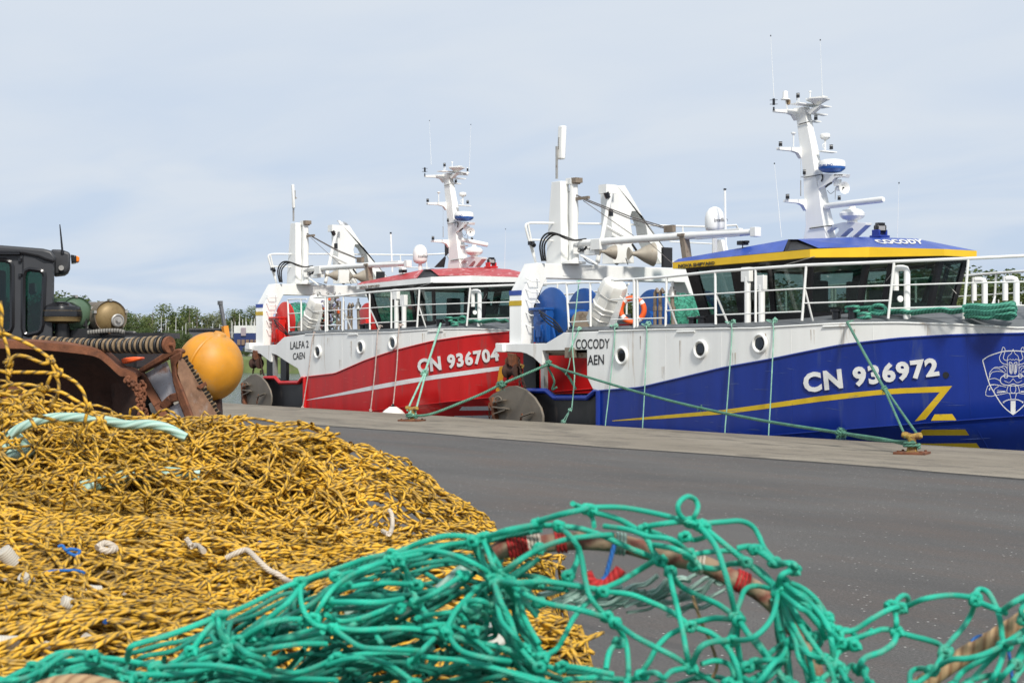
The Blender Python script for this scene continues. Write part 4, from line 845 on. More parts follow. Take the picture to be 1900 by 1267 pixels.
    hull_text('FURUNO' if red else 'FURUNO', [cm(593, 672), cm(698, 668), cm(698, 648), cm(593, 658)], rd, pm('logo_blue', (.02, .08, .3), .4), bold=.02, raise_=.003, fn=oncyl(p, rr))
    m = MB(); m.prism([mm(585, 850), mm(575, 790), mm(620, 728), mm(780, 735), mm(775, 752), mm(715, 760), mm(690, 790)], Vector((0, .1, 0))); m.prism([mm(710, 728), mm(782, 730), mm(770, 758), mm(700, 752)], Vector((0, .22, 0))); m.build('radar_bracket', W, mast, bevel=.005)
    p = mm(790, 838, .1); ax = Vector((.93, -.25, -.02)).normalized(); m = MB()
    m.lathe(p-ax*.28, ax, [(.05, 0), (.055, .05), (.05, .1), (.07, .2), (.125, .27), (.13, .28), (.12, .275), (.06, .2), (.02, .19)], 22); m.box(mm(735, 800, .1), (.14, .1, .14)); m.build('loudhailer_horn', W, mast)
    m = MB(); m.lathe(p-ax*.06, ax, [(.02, 0), (.02, .03)], 8); m.tube(spline([mm(640, 835), mm(665, 815), mm(690, 800)], 3), .02, 5); m.tube(spline([mm(655, 860, .2), mm(680, 885, .2), mm(710, 865, .2)], 4), .006, 4); m.build('horn_cable', M['rubber'], mast)
    # open array scanner
    if not red: a_, c_ = mm(632, 984, .1), PY(*cm(1096, 930), YM-.45)
    else: a_, c_ = mm(655, 925, .1), PX(*cm(930, 985), mm(655, 925).x+.25)
    up = Vector((0, 0, 1)); m = MB(); x_, y_, z_ = frame(c_-a_); ln = (c_-a_).length
    rows = []
    for s_ in (0, .03, .97, 1):
        k_ = .75 if s_ in (0, 1) else 1
        rows.append([a_+(c_-a_)*s_+(x_*math.cos(q)*.05+y_*math.sin(q)*.065)*k_ for q in [i*math.pi/6 for i in range(13)]])
    m.grid(rows); m.add(rows[0][:-1], [tuple(range(12))]); m.add(rows[-1][:-1], [tuple(range(12))]); sc_ = m.build('scanner_bar', W, mast)
    if red:
        ns = y_ if y_.dot(Vector((1, -.5, 0))) > 0 else -y_
    ctr = mm(850, 1050, .1) if not red else mm(835, 1050, .1)
    m = MB(); m.lathe(ctr, (0, 0, 1), [(.12, -.17), (.10, -.12), (.2, -.09), (.262, -.03), (.268, .03), (.20, .10), (.1, .125), (.07, .14), (.07, .20)], 24); m.build('radar_pedestal', W, mast)
    m = MB(); yy = .06; P_ = lambda x, y: mm(x, y, yy)
    m.prism([P_(640, 1140), P_(780, 1108), P_(958, 1112), P_(955, 1130), P_(855, 1222), P_(820, 1222), P_(862, 1170), P_(850, 1152), P_(825, 1158), P_(755, 1222), P_(705, 1222), P_(745, 1175), P_(740, 1150), P_(690, 1150), P_(652, 1180), P_(650, 1225), P_(630, 1225)], Vector((0, .18, 0))); m.build('radar_platform', W, mast, bevel=.004)
    m = MB(); m.tube([mm(515, 1158, -.02), mm(640, 1140, -.02), mm(690, 1135, -.02)], .012, 5); m.tube([mm(430, 343, -.02), mm(515, 320, -.02)], .010, 5); m.tube([mm(470, 758, -.02), mm(550, 745, -.02), mm(612, 733, -.02)], .010, 5); m.tube(spline([mm(612, 733, -.02), mm(618, 760, -.02), mm(608, 790, -.02)], 3), .014, 5); m.build('mast_cable', M['rubber'], mast)
    # whip antennas and stay
    for (x0, y0, x1, y1, yv) in ((1430, 68, 1436, 180, None), (1522, 76, 1526, 178, None), (1437, 305, 1450, 440, 24.9), (1668, 341, 1665, 446, 27.0)):
        a_ = PY(x0, y0, YM if yv is None else yv); c_ = PY(x1, y1, YM if yv is None else yv)
        if red and x0 == 1522: a_ = PY(1545, 76, YM+.75); c_ = PY(1540, 190, YM+.75)
        if red and x0 == 1437: continue
        m = MB(); m.tube([a_, c_], [.0025, .006], 5); m.cyl(a_, a_+Vector((0, 0, .03)), .013, 6, m=1); m.build('whip_antenna', [W, M['gloss']], mast)
    m = MB(); m.tube([mm(445, 570, -.3), mm(447, 770, -.3)], .004, 4); m.tube([mm(447, 780, -.3), mm(447, 905, -.3)], .012, 5); m.build('signal_halyard', M['steel'], mast)
    if red:
        m = MB(); q = [(490, 990), (560, 985), (560, 1060), (490, 1130), (500, 1150), (370, 1250), (470, 1245)]
        cr_ = lambda x, y: (740+x/5.758, 280+y/5.758)
        setO(T); m.prism([PY(*cr_(x, y), YM+.2) for x, y in ((488, 985), (560, 985), (560, 1062), (492, 1128))], Vector((0, .02, 0))); m.prism([PY(*cr_(x, y), YM+.25) for x, y in ((488, 1128), (498, 1140), (480, 1245), (375, 1245))], Vector((0, .02, 0))); setO(None)
        m.build('black_flag', M['inkblack'], mast)
    # satellite dome
    p = PY(1326, 422, 26.2)
    if red: setO(T); p = PY(779.5, 482, 26.2); setO(None)
    m = MB(); m.lathe(p, (0, 0, 1), [(.1, -.12), (.15, -.1), (.2, -.06), (.222, .0), (.225, .2), (.20, .33), (.13, .43), (.05, .47)], 32); m.tube([p+Vector((0, 0, -.1)), p+Vector((0, 0, -.6))], .06, 8); dm = m.build('satellite_dome', W, root)
    (setO(T) if red else None); hull_text('Intellian', [(776, 478.5), (794, 478), (794, 472.5), (776, 473)] if red else [(1325.5, 412), (1350, 411), (1350, 404), (1325.5, 405)], dm, pm('dome_print', (.12, .12, .14), .5), bold=.01, raise_=.003, fn=oncyl(p, .225))
    q1, q2, q3 = ((725, 434), (728, 505), (725, 431)) if red else ((1345, 353), (1347, 470), (1345, 350))
    m = MB(); m.tube([PY(*q1, 26.0), PY(*q2, 26.0)], .025, 6); m.cyl(PY(*q1, 26.0), PY(*q3, 26.0), .035, 6, m=1); setO(None); m.build('aerial_pole', [W, M['gloss']], root)
    m = MB(); m.prism([PY(1328, 445, 26.4), PY(1338, 445, 26.4), PY(1348, 488, 26.4), PY(1330, 488, 26.4)], Vector((0, .15, 0))); m.build('dome_bracket', W, root)
    # searchlight on roof
    p = PY(*cm(1065, 1210), YC+.1); RB = M['blue'] if not red else M['red']
    m = MB(); m.box(p+Vector((0, 0, -.03)), (.3, .3, .05)); m.box(p+Vector((-.0, -.11, .04)), (.2, .05, .14)); m.box(p+Vector((0, .11, .04)), (.2, .05, .14)); m.build('searchlight_base', RB, roof, bevel=.01)
    p = PY(*cm(1068, 1158), YC+.1); ax = Vector((1, -.35, 0)).normalized(); sx = Vector((-ax.y, ax.x, 0)); m = MB(); m.box(p, (.15, .24, .16), (ax, sx, Vector((0, 0, 1)))); sl = m.build('searchlight', M['gloss'], roof, bevel=.03)
    m = MB(); m.box(p+ax*.078+Vector((0, 0, .005)), (.01, .15, .09), (ax, sx, Vector((0, 0, 1)))); m.build('lamp_glass', M['steel'], sl)
    m = MB(); m.box(p+Vector((0, 0, .1)), (.13, .16, .04), (ax, sx, Vector((0, 0, 1)))); m.build('lamp_hood', M['gloss'], sl)
    # floodlight at roof aft
    for (x, y) in (((1378, 451) if not red else (1395, 450)),):
        p = PY(x, y, 24.7); m = MB(); m.box(p, (.16, .2, .09)); m.tube([p, p+Vector((0, 0, -.22))], .015, 5); m.box(p+Vector((.12, 0, .02)), (.08, .1, .05)); m.build('floodlight', M['gloss'], roof, bevel=.008)
    # wipers
    for a_, c_, yy in (((1655, 507), (1637, 530), 25.6), ((1770, 488), (1787, 504), 26.9), ((1757, 526), (1775, 545), 26.7), ((1512, 476), (1455, 492), 24.36)):
        m = MB(); m.tube([PY(*a_, yy), PY(*c_, yy)], .008, 4); m.build('wiper', ST, house)
    # vents on deck
    def vent(x0, y0, x1, yv, par=None, zb_=None, box=True):
        a_ = PY(x0, y0, yv); X_ = a_.x; t_ = PY(x1, 497, yv).z if zb_ is None else zb_; m = MB(); top_ = Vector((X_, a_.y, t_))
        m.lathe(a_, (0, 0, 1), [(.075, -.1), (.075, .04), (.06, .05)], 14)
        m.tube([a_+Vector((0, 0, -.1)), top_+Vector((0, 0, -.07)), top_+Vector((-.02, -.01, -.015)), top_+Vector((-.07, -.03, 0)), top_+Vector((-.17, -.08, 0))], .060, 12)
        e = top_+Vector((-.17, -.08, 0)); m.tube([e+Vector((-.03, 0, .05)), e+Vector((-.03, 0, -.42))], .056, 12); m.lathe(e+Vector((.08, -.02, -.58)), Vector((1, -.3, 0)), [(.06, 0), (.06, .03)], 12); return m.build('gooseneck_vent', W, root)
    vent(1683, 588, 1687, 24.3)
    vent(1827, 575, 1830, 27.3, zb_=PY(1827, 519, 27.3).z); vent(1886, 575, 1886, 26.6, zb_=PY(1886, 517, 26.6).z)
    # mushroom vent heads by wheelhouse
    for (x, y, yy) in ((1386, 505, 24.3), (1412, 520, 24.3)):
        m = MB(); p = PY(x, y, yy); m.box(p+Vector((0, 0, -.05)), (.25, .12, .3)); m.tube([p+Vector((.02, 0, -.1)), Vector((p.x+.02, p.y, 2.1))], .07, 10); m.build('air_intake', W, root, bevel=.01)
    # pairs of bitts
    for (x, y, yy) in ((1285, 606, 23.9), (1302, 604, 23.9), (1552, 597, 23.95), (1582, 594, 24.0), (1833, 578, 26.3), (1861, 580, 26.0)):
        p = PY(x, y, yy); m = MB(); h_ = .24 if x > 1500 else .2; b_ = min(p.z, zs(p.x)+.1)-.05; m.lathe((p.x, p.y, b_), (0, 0, 1), [(.085, 0), (.085, h_), (.12, h_+.01), (.12, h_+.05), (.08, h_+.06)], 16); m.build('mooring_bitt', M['gloss'], root)
    m = MB()
    for x in (1062, 1141, 1205, 1255, 1361, 1438): p = EP(x, 609, .12); m.box(p+Vector((0, 0, -.02)), (.22, .12, .1))
    m.build('edge_cleat', M['gloss'], root)
    # grey coaming strip over the side
    m = MB(); pa = [EP(1057, 613, .1)]+[EP(x, y, .1) for x, y in ((1135, 611), (1230, 608), (1330, 606))]; m.tube(pa, .07, 4); m.build('deck_coaming', DK, root)
    # ---- things carried
    gL = 'red' if red else 'blue'
    p0, p1 = PY(*k4(470, 830), 23.75), PY(*k4(690, 320), 23.75); ax = (p1-p0).normalized(); m = MB(); ln = (p1-p0).length
    m.lathe(p0, ax, [(.16, -.05), (.29, .02), (.31, .06), (.31, ln*.46), (.335, ln*.465), (.335, ln*.50), (.31, ln*.505), (.31, ln*.95), (.28, ln+.03), (.16, ln+.07)], 8)
    lr = m.build('liferaft_canister', M['canister'], None, bevel=.02)
    tag(lr, ('white faceted liferaft canister tilted on the railing of the %s and white trawler' % gL), 'liferaft', 'liferaft canisters')
    x_, y_, z_ = frame(ax); m = MB()
    for s_ in (.22, .38, .75): m.torus(p0+ax*ln*s_, ax, .318, .012, 8, 4)
    m.build('strap', M['steel'], lr)
    m = MB(); m.bar(p0+ax*ln*.1+Vector((.24, 0, -.1)), p0+ax*ln*.1+Vector((.3, 0, -.32)), .05, .3); m.bar(p0+ax*ln*.8+Vector((.3, 0, -.1)), p0+ax*ln*.1+Vector((.36, 0, -.3)), .04, .2); m.build('raft_cradle', W, root)
    if not red:
        p = PY(*k4(905, 645), 24.0); ax = Vector((.62, -.78, 0)); m = MB(); m.torus(p, ax, .265, .062, 40, 12); o = m.build('lifebuoy', M['orange']); tag(o, 'orange ring lifebuoy with white bands hanging inside the blue trawler railing', 'lifebuoy')
        x_, y_, z_ = frame(ax)
        for q in range(4):
            a0 = q*math.pi/2+.5; m = MB(); m.torus(p, ax, .265, .0635, 4, 12, arc=(a0, a0+.28)); m.build('white_band', W, o)
    # green net on the second drum
    def netroll(y0_, y1_, zc_, r_, lab, X_):
        m = MB(); rr_ = random.Random(3); rows = []
        for i in range(15):
            u = i/14; rows.append([Vector((X_+math.cos(a)*(r_*(.85+.25*math.sin(u*3.1)))*(1+.12*noise.noise(Vector((u*5, a*2, 0)))), y0_+(y1_-y0_)*u, zc_+math.sin(a)*(r_*(.85+.25*math.sin(u*3.1)))*(1+.12*noise.noise(Vector((u*5, a*2, 0)))))) for a in [k*math.pi/14 for k in range(29)]])
        m.grid(rows)
        for i in range(420):
            a = rr_.uniform(0, 6.28); u = rr_.uniform(0, 1); da = rr_.uniform(-.5, .5); du = rr_.uniform(-.12, .12); q = []
            for k in range(4):
                uu = min(1, max(0, u+du*k/3)); aa = a+da*k/3; rad = r_*(.85+.25*math.sin(uu*3.1))*1.06+rr_.uniform(-.01, .04); q.append(Vector((X_+math.cos(aa)*rad, y0_+(y1_-y0_)*uu, zc_+math.sin(aa)*rad)))
            m.tube(q, .009, 3, cap=False)
        return tag(m.build('rolled_net', netmat), lab, 'net', 'nets rolled on the drums')
    netmat = pm('rolled_green_net', (.05, .30, .20), .75, var=.4, vs=18, dirt=(.02, .11, .08), dscale=12, damt=.7, bump=1, bs=70)
    if red: netroll(24.12, 25.0, zc1, .55, 'green net rolled thick on the near drum of the red and white trawler', Xd)
    netroll(27.15, 28.8, zc1, .5, 'green net rolled on the far drum of the %s and white trawler' % gL, Xd+.15)
    # stern otter board
    ol = [(45, 830), (100, 780), (200, 730), (300, 680), (400, 672), (520, 720), (640, 830), (720, 960), (748, 1060), (748, 1160), (700, 1330), (600, 1420), (250, 1420), (190, 1250)]
    def ob(x, y): 
        u = x/748; return PY(*c9(x, y), 23.25-.22*u-.12*math.sin(u*math.pi))
    m = MB(); pts_ = [ob(*q) for q in ol]; m.prism(pts_, Vector((.02, .05, 0))); od = m.build('trawl_door', M['door'], None, bevel=.008)
    tag(od, 'big curved brown steel trawl door hanging at the stern of the %s and white trawler' % gL, 'trawl door', 'trawl doors')
    for (a_, c_) in (((125, 830), (190, 1250)),):
        m = MB(); m.bar(ob(*a_)+Vector((0, -.06, 0)), ob(*c_)+Vector((0, -.06, 0)), .10, .12, up=Vector((0, 1, 0))); m.build('towing_shoe', M['rust'], od)
    m = MB()
    for a_, c_ in (((165, 870), (280, 850)), ((160, 930), (320, 965)), ((175, 1020), (300, 980)), ((510, 1060), (640, 1015))): m.prism([ob(*a_), ob(*c_), ob(*c_)+Vector((0, -.10, 0)), ob(*a_)+Vector((0, -.16, -.02))], Vector((0, 0, -.025)))
    m.torus(ob(190, 880)+Vector((0, -.05, 0)), (.3, -1, .1), .12, .022, 12, 6, arc=(.4, 3.6)); m.build('stiffener', M['door'], od)
    def chain(m, P0, P1, lk=.075, r_=.011):
        n_ = max(2, int((P1-P0).length/(lk*.72)))
        for i in range(n_):
            c_ = P0.lerp(P1, (i+.5)/n_); d = (P1-P0).normalized(); x1, y1, _ = frame(d); s_ = x1 if i % 2 else y1
            pts = [c_+d*math.cos(a)*lk*.5+s_*math.sin(a)*lk*.3 for a in [k*math.pi/4 for k in range(8)]]; m.tube(pts, r_, 5, closed=True)
    m = MB(); chain(m, ob(520, 1040)+Vector((0, -.08, 0)), ob(480, 1200)+Vector((0, -.08, 0))); chain(m, ob(55, 900), ob(60, 1180)); chain(m, ob(95, 1000), ob(100, 1300)); m.build('door_chain', M['rust'], od)
    # hanging block
    bp_ = lambda x, y: PY(*c9(x, y), 23.35)
    m = MB(); p = bp_(370, 480); m.lathe(p+Vector((-.1, 0, 0)), Vector((1, .15, 0)), [(.06, -.16), (.17, -.14), (.17, -.1), (.11, -.06), (.10, .06), (.11, .16), (.17, .2), (.17, .23), (.06, .25)], 20); hbk = m.build('hanging_block', M['rustd'], None)
    tag(hbk, 'rusty hanging towing block with chain under the stern corner of the %s and white trawler' % gL, 'towing block', 'towing blocks')
    m = MB(); m.prism([bp_(255, 330), bp_(330, 250), bp_(430, 300), bp_(450, 430), bp_(330, 400), bp_(270, 560)], Vector((0, .06, 0))); m.prism([bp_(340, 245), bp_(420, 260), bp_(400, 420), bp_(360, 400)], Vector((0, -.12, 0))); m.build('cheek_plate', M['rust'], hbk, bevel=.01)
    for a_, c_ in ((bp_(300, 560), bp_(275, 660)), (bp_(440, 330), bp_(500, 660)), (bp_(480, 560), bp_(520, 690)), (bp_(450, 600), bp_(455, 680))): m = MB(); chain(m, a_, c_, r_=.016); m.build('block_chain', M['rustd'], hbk)
    if not red: m = MB(); m.tube([bp_(470, 400), bp_(500, 410), bp_(490, 440)], .03, 6); m.build('orange_shackle', M['bolly'], hbk)
    # rope coils on the foredeck
    def onrope(x, y, yy): return PY(x, y, yy)
    c8 = lambda x, y: (1600+x/6.033, 430+y/6.033); c7 = lambda x, y: (1240+x/4.524, 430+y/4.524)
    m = MB(); r3 = random.Random(9)
    for k, (y_a) in enumerate((632, 662, 690, 718)):
        xa, xb = (1492, 1600) if k < 2 else (1590, 1695)
        m.tube(spline([PY(*c7(xa, y_a+6), 24.05), PY(*c7((xa+xb)/2-10, y_a+r3.uniform(-6, 6)), 23.98), PY(*c7((xa+xb)/2+30, y_a+r3.uniform(-6, 6)), 23.98), PY(*c7(xb, y_a), 24.05)], 5), .033, 8)
    m.tube(spline([PY(*c7(1600, 640), 24.1), PY(*c7(1700, 632), 24.1)], 3), .033, 8)
    m.tube(spline([PY(*c7(x, y), 24.1) for x, y in ((1690, 660), (1720, 625), (1770, 615), (1815, 630), (1825, 670), (1780, 690), (1700, 680))], 5), .033, 8)
    for k in range(3): m.tube(spline([PY(*c8(x, y+k*14-10), 24.15+k*.1) for x, y in ((80, 880), (200, 900), (300, 895), (420, 885), (520, 905), (650, 890), (760, 878), (900, 870), (1000, 890), (1130, 870))], 4), .03, 8)
    cA = m.build('rope_coil', M['coil']); tag(cA, 'green hawser lying in loose bights along the side deck of the %s and white trawler' % gL, 'rope', 'green ropes on the foredecks')
    m = MB()
    for k in range(15):
        j = r3.uniform(-12, 12); y_a = 812+(k % 6)*25+r3.uniform(-8, 8); d = .17*(k//5)+r3.uniform(0, .08)
        m.tube(spline([PY(*c8(1130+k*4, y_a+j+20), 24.5+d), PY(*c8(1260, y_a+r3.uniform(-8, 8)+14), 24.45+d), PY(*c8(1400, y_a+r3.uniform(-8, 8)+22), 24.4+d), PY(*c8(1560, y_a+j+10), 24.4+d), PY(*c8(1670+r3.uniform(-14, 20), y_a-8+j), 24.45+d), PY(*c8(1700+r3.uniform(-18, 18), y_a+25+j), 24.6+d), PY(*c8(1640, y_a+38), 24.5+d), PY(*c8(1500, y_a+30+j), 24.45+d)], 4), .032, 8)
    cB = m.build('rope_coil', M['coil']); tag(cB, 'thick bundle of green hawser heaped on the foredeck of the %s and white trawler' % gL, 'rope', 'green ropes on the foredecks')
    # ---- paint marks specific to each boat
    cfg['marks'](hull, zs, zw)
    setO(None)
    for o in TOP[n0:]: o.location = Vector(o.location)+T
    return root
def marks_blue(hull, zs, zw):
    m = MB(); patch(m, [(1136, 780)]+[c3(*p) for p in ((0, 1020), (300, 993), (540, 960), (800, 922), (1000, 900), (1200, 882), (1478, 870))], [(1136, 781)]+[c3(*p) for p in ((0, 1037), (300, 1015), (540, 985), (800, 950), (1000, 927), (1100, 916), (1250, 907), (1415, 902))], n=40)
    patch(m, [c3(1415, 902), c3(1478, 870)], [c3(1225, 1122), c3(1275, 1122)], n=4)
    for q in (((1388, 1015), (1478, 1013), (1500, 1045), (1370, 1047)), ((1325, 1093), (1545, 1092), (1565, 1122), (1303, 1123)), ((1290, 1164), (1602, 1162), (1626, 1195), (1280, 1190))):
        a = [c3(*p) for p in q]; patch(m, [a[0], a[1]], [a[3], a[2]], n=10)
    m.build('painted_stripe', M['stripeyellow'], hull, smooth=60)
    hull_text('COCODY', [(1068.4, 648), (1131, 646.6), (1131, 628.2), (1068.4, 629.5)], hull, M['inkblack'], bold=.012, raise_=.004, spacing=1.02)
    hull_text('AEN', [(1090, 677.5), (1120.5, 676), (1120.5, 657.6), (1090, 659)], hull, M['inkblack'], bold=.012, raise_=.004)
    hull_text('CN 936972', [c3(722, 910), c3(1415, 820), c3(1400, 722), c3(712, 802)], hull, M['letter'], bold=.045, raise_=.035, spacing=1.12)
    m = MB(); S = [([(738, 892), (640, 810), (560, 690), (500, 575), (440, 362)], 9), ([(440, 360), (500, 320), (600, 285), (660, 272), (738, 268)], 9), ([(690, 405), (630, 388), (603, 340), (622, 290), (638, 232), (660, 255), (652, 300), (642, 340), (665, 362), (688, 358)], 5), ([(683, 352), (690, 320), (720, 295), (738, 252)], 4), ([(680, 362), (710, 350), (725, 360), (738, 350)], 4), ([(680, 350), (680, 490)], 4), ([(700, 380), (730, 395), (725, 490), (705, 470), (700, 385)], 6), ([(716, 400), (716, 480)], 8),
        ([(505, 500), (518, 468), (560, 430), (610, 430), (650, 415), (680, 440)], 5), ([(508, 530), (530, 480), (600, 468), (660, 482)], 5), ([(555, 440), (600, 445), (640, 470)], 4), ([(610, 425), (650, 440), (665, 470)], 4), ([(500, 548), (560, 538), (610, 562)], 5), ([(505, 602), (560, 598), (620, 612)], 5), ([(510, 500), (500, 560), (505, 600)], 4),
        ([(738, 522), (700, 515), (645, 512), (615, 540), (622, 585), (680, 606), (738, 592)], 7), ([(738, 540), (700, 580), (650, 560)], 4), ([(490, 610), (470, 702), (555, 706), (552, 650), (600, 612)], 5), ([(490, 612), (560, 600), (670, 622)], 5), ([(555, 706), (680, 682)], 5), ([(580, 676), (665, 668)], 9), ([(580, 655), (665, 665)], 4), ([(690, 612), (678, 650), (685, 680), (755, 678), (760, 615), (692, 612)], 5), ([(705, 685), (718, 738)], 5), ([(640, 770), (690, 748), (738, 744)], 8), ([(512, 630), (505, 655)], 9)]
    for s, wd in S:
        ribbon(m, [ce(*p) for p in s], wd/5.28)
        ribbon(m, [ce(2*738-x, y) for x, y in s], wd/5.28)
    for sx in (0, 1):
        for rr_, w_ in ((20, 6),):
            pts = [(668+math.cos(a)*rr_, 513+math.sin(a)*rr_) for a in [i*math.pi/6 for i in range(13)]]; ribbon(m, [ce((2*738-x) if sx else x, y) for x, y in pts], w_/5.28)
    patch(m, [ce(714, 758), ce(762, 758)], [ce(714, 875), ce(762, 875)], .006, 3); patch(m, [ce(714, 875), ce(762, 875)], [ce(736, 896), ce(740, 896)], .006, 3)
    for x in (645, 831): ribbon(m, [ce(x-7, 770), ce(x+7, 770)], 16/5.28)
    m.build('shield_emblem', M['letter'], hull, smooth=60)
    p = HP(*ce(80, 505)); m = MB(); m.lathe(p, Vector((0.3, -1, 0)), [(.06, -.02), (.06, .012)], 14); m.build('hawse_hole', M['black'], hull)
def marks_red(hull, zs, zw):
    T = cfg_red['T']; setO(T)
    m = MB(); patch(m, [c4(*p) for p in ((355, 1134), (500, 1104), (700, 1060), (850, 1032), (1000, 1008), (1200, 980), (1365, 960))], [c4(*p) for p in ((355, 1136), (500, 1116), (700, 1082), (850, 1055), (1000, 1030), (1200, 1003), (1350, 982))], n=36)
    for q in (((1150, 1168), (1420, 1165), (1420, 1187), (1135, 1188)), ((1110, 1216), (1440, 1210), (1440, 1236), (1100, 1236))):
        a = [c4(*p) for p in q]; patch(m, [a[0], a[1]], [a[3], a[2]], n=10)
    m.build('painted_stripe', M['stripewhite'], hull, smooth=60)
    m = MB(); patch(m, [c4(1340, 965), c4(1372, 960)], [c4(1322, 1090), c4(1345, 1090)], n=6); m.build('stripe_tail', pm('orange_yellow_paint', (.75, .33, .02), .4), hull, smooth=60)
    hull_text('LALFA 2', [(538.6, 648.2), (572.4, 644.6), (572.4, 631.4), (538.6, 634)], hull, M['inkblack'], bold=.012, raise_=.005)
    hull_text('CAEN', [(543.5, 667.6), (565.5, 665.6), (565.5, 652.8), (543.5, 655)], hull, M['inkblack'], bold=.012, raise_=.005)
    hull_text('CN 936704', [c4(925, 1002), c4(1342, 935), c4(1332, 864), c4(918, 925)], hull, M['letter'], bold=.045, raise_=.035, spacing=1.12)
    setO(None)
# red trawler lies one length further along, a little off the quay
def campt(px, py, d): return FWD*d+RGT*((px-CX)/FPX*d)+Vector((0, 0, (HY-py)/FPX*d))
TR = Vector((-16.238, 1.655, .046))
cfg_red = dict(red=True, T=TR, label='red and white steel trawler moored further along the quay, a gull on its gantry', line=[c4(*p) for p in ((345, 1018), (500, 1000), (650, 935), (800, 885), (1000, 835), (1200, 805), (1410, 787))], marks=marks_red)
cfg_blue = dict(red=False, T=Vector((0, 0, 0)), label='blue and white steel trawler with a yellow banded roof, nearest at right', line=[(1112, 725), (1188, 719), (1298, 693), (1339, 683), (1400, 672), (1433, 666), (1557, 641), (1666, 628), (1775, 621.5), (1900, 619)], marks=marks_blue)
trawler(cfg_blue, Vector((0, 0, 0))); red_boat = trawler(cfg_red, TR)
# ------------------------------------------------------------------ quay furniture, lines
def bollard(px, py, lab):
    p = PZ(px, py, .02); m = MB(); z = Vector((0, 0, 1)); X = Vector((1, 0, 0)).lerp(RGT, .5).normalized(); Y = z.cross(X)
    m.lathe(p+z*.02, z, [(.13, 0), (.085, .03), (.07, .10), (.066, .19), (.075, .24), (.075, .27)], 16)
    m.tube([p+X*-.16+z*.31, p+X*-.12+z*.30, p+X*.0+z*.27, p+X*.12+z*.29, p+X*.16+z*.30], [.040, .056, .05, .056, .040], 14); o = m.build('bollard', M['bolly'], None, bevel=.01)
    m = MB(); m.box(p+z*.012, (.50, .44, .05), (X, Y, z)); m.build('base_plate', M['rust'], o, bevel=.008); m = MB()
    for i, j in ((-1, -1), (1, -1), (1, 1), (-1, 1)): m.cyl(p+X*.18*i+Y*.16*j+z*.035, p+X*.18*i+Y*.16*j+z*.06, .022, 6)
    m.build('bolt', M['rust'], o)
    tag(o, lab, 'bollard', 'mooring bollards on the quay edge'); return p
b1 = bollard(1692, 842, 'rusty yellow bollard at the quay edge beside the blue hull, under the ship number')
b2 = bollard(764, 781, 'smaller looking yellow bollard further away beside the red hull')
def sagl(a, c, s, n=24): return [a.lerp(c, i/n)-Vector((0, 0, s*4*(i/n)*(1-i/n))) for i in range(n+1)]
def rope(name, paths, mat, lab, cat='mooring rope', grp='mooring lines'):
    m = MB()
    for P, r in paths: m.tube(P, r, 8)
    return tag(m.build(name, mat), lab, cat, grp)
def knot(c, s, r, seed, n=26):
    q = random.Random(seed); return [(c+Vector((q.gauss(0, 1), q.gauss(0, 1), q.gauss(0, 1))).normalized()*s*q.uniform(.55, 1)) for _ in range(n)]
def turns(p, z0, n, r=.12, rr=.02):
    return [p+Vector((math.cos(a)*r, math.sin(a)*r, z0+a*.0068)) for a in [i*math.pi/8 for i in range(16*n)]]
def fray(m, c, s, n, seed, r=.006):
    q = random.Random(seed)
    for _ in range(n):
        d = Vector((q.gauss(0, 1), q.gauss(0, 1), q.gauss(0, 1))).normalized(); m.tube([c+d*s*.3, c+d*s*.6+Vector((0, 0, -.01)), c+d*s*q.uniform(.7, 1.0)+Vector((0, 0, -.05*q.random()))], [r, r*.8, r*.3], 4, cap=False)
z = Vector((0, 0, 1))
# blue bow line
a = EP(1572, 598, 0); kn = a.lerp(b1+z*.25, .62); m = MB()
m.tube(sagl(a, kn, .01), .026, 8); m.tube(sagl(kn, b1+z*.27+RGT*-.1, .005), .021, 8); m.tube(sagl(kn+RGT*.02, b1+z*.29+RGT*.10, .008), .021, 8); m.tube(spline(knot(kn, .055, .02, 1, 16), 3), .019, 6); fray(m, kn, .09, 20, 2)
m.tube([a, a+Vector((.02, .15, .02))], .026, 8)
tag(m.build('mooring_rope', M['mor']), 'pale green bow rope running from the blue hull top down to the nearer bollard', 'mooring rope', 'mooring lines')
# long stern line of the blue boat
pth = [(1017, 674), (1040, 684), (1105, 704), (1200, 732), (1300, 757), (1420, 781), (1560, 803), (1640, 815), (1688, 826)]
y0, y1 = 23.15, b1.y; P = []
for x, y in pth:
    t = (x-1017)/(1688-1017); P.append(PY(x, y, y0+(y1-y0)*t))
m = MB(); P[-1] = b1+z*.13; m.tube(spline(P, 5), .028, 8); kk = P[6]
m.tube(spline([kk, kk.lerp(b1, .5)+z*.05, b1+z*.2+FWD*-.1], 6), .022, 8); m.tube(turns(b1, .10, 2), .022, 7)
m.tube(spline(knot(kk, .085, .02, 5, 30), 3), .018, 6); fray(m, kk, .12, 260, 6, .005); fray(m, P[4]+z*.0, .1, 25, 8); k2 = P[0]; m.tube(spline(knot(k2, .09, .02, 9, 22), 3), .02, 6)
m.tube(spline([k2, k2+Vector((.25, .3, -.2)), k2+Vector((.4, .5, -.6))], 5), .03, 8); m.tube(spline([k2+z*-.1, k2+Vector((.1, .1, -.4)), k2+Vector((.0, .12, -.6)), k2+Vector((.14, .14, -.55))], 5), .025, 8)
tag(m.build('mooring_rope', M['mor']), 'long green stern rope with frayed knots sagging along the blue hull to the nearer bollard', 'mooring rope', 'mooring lines')
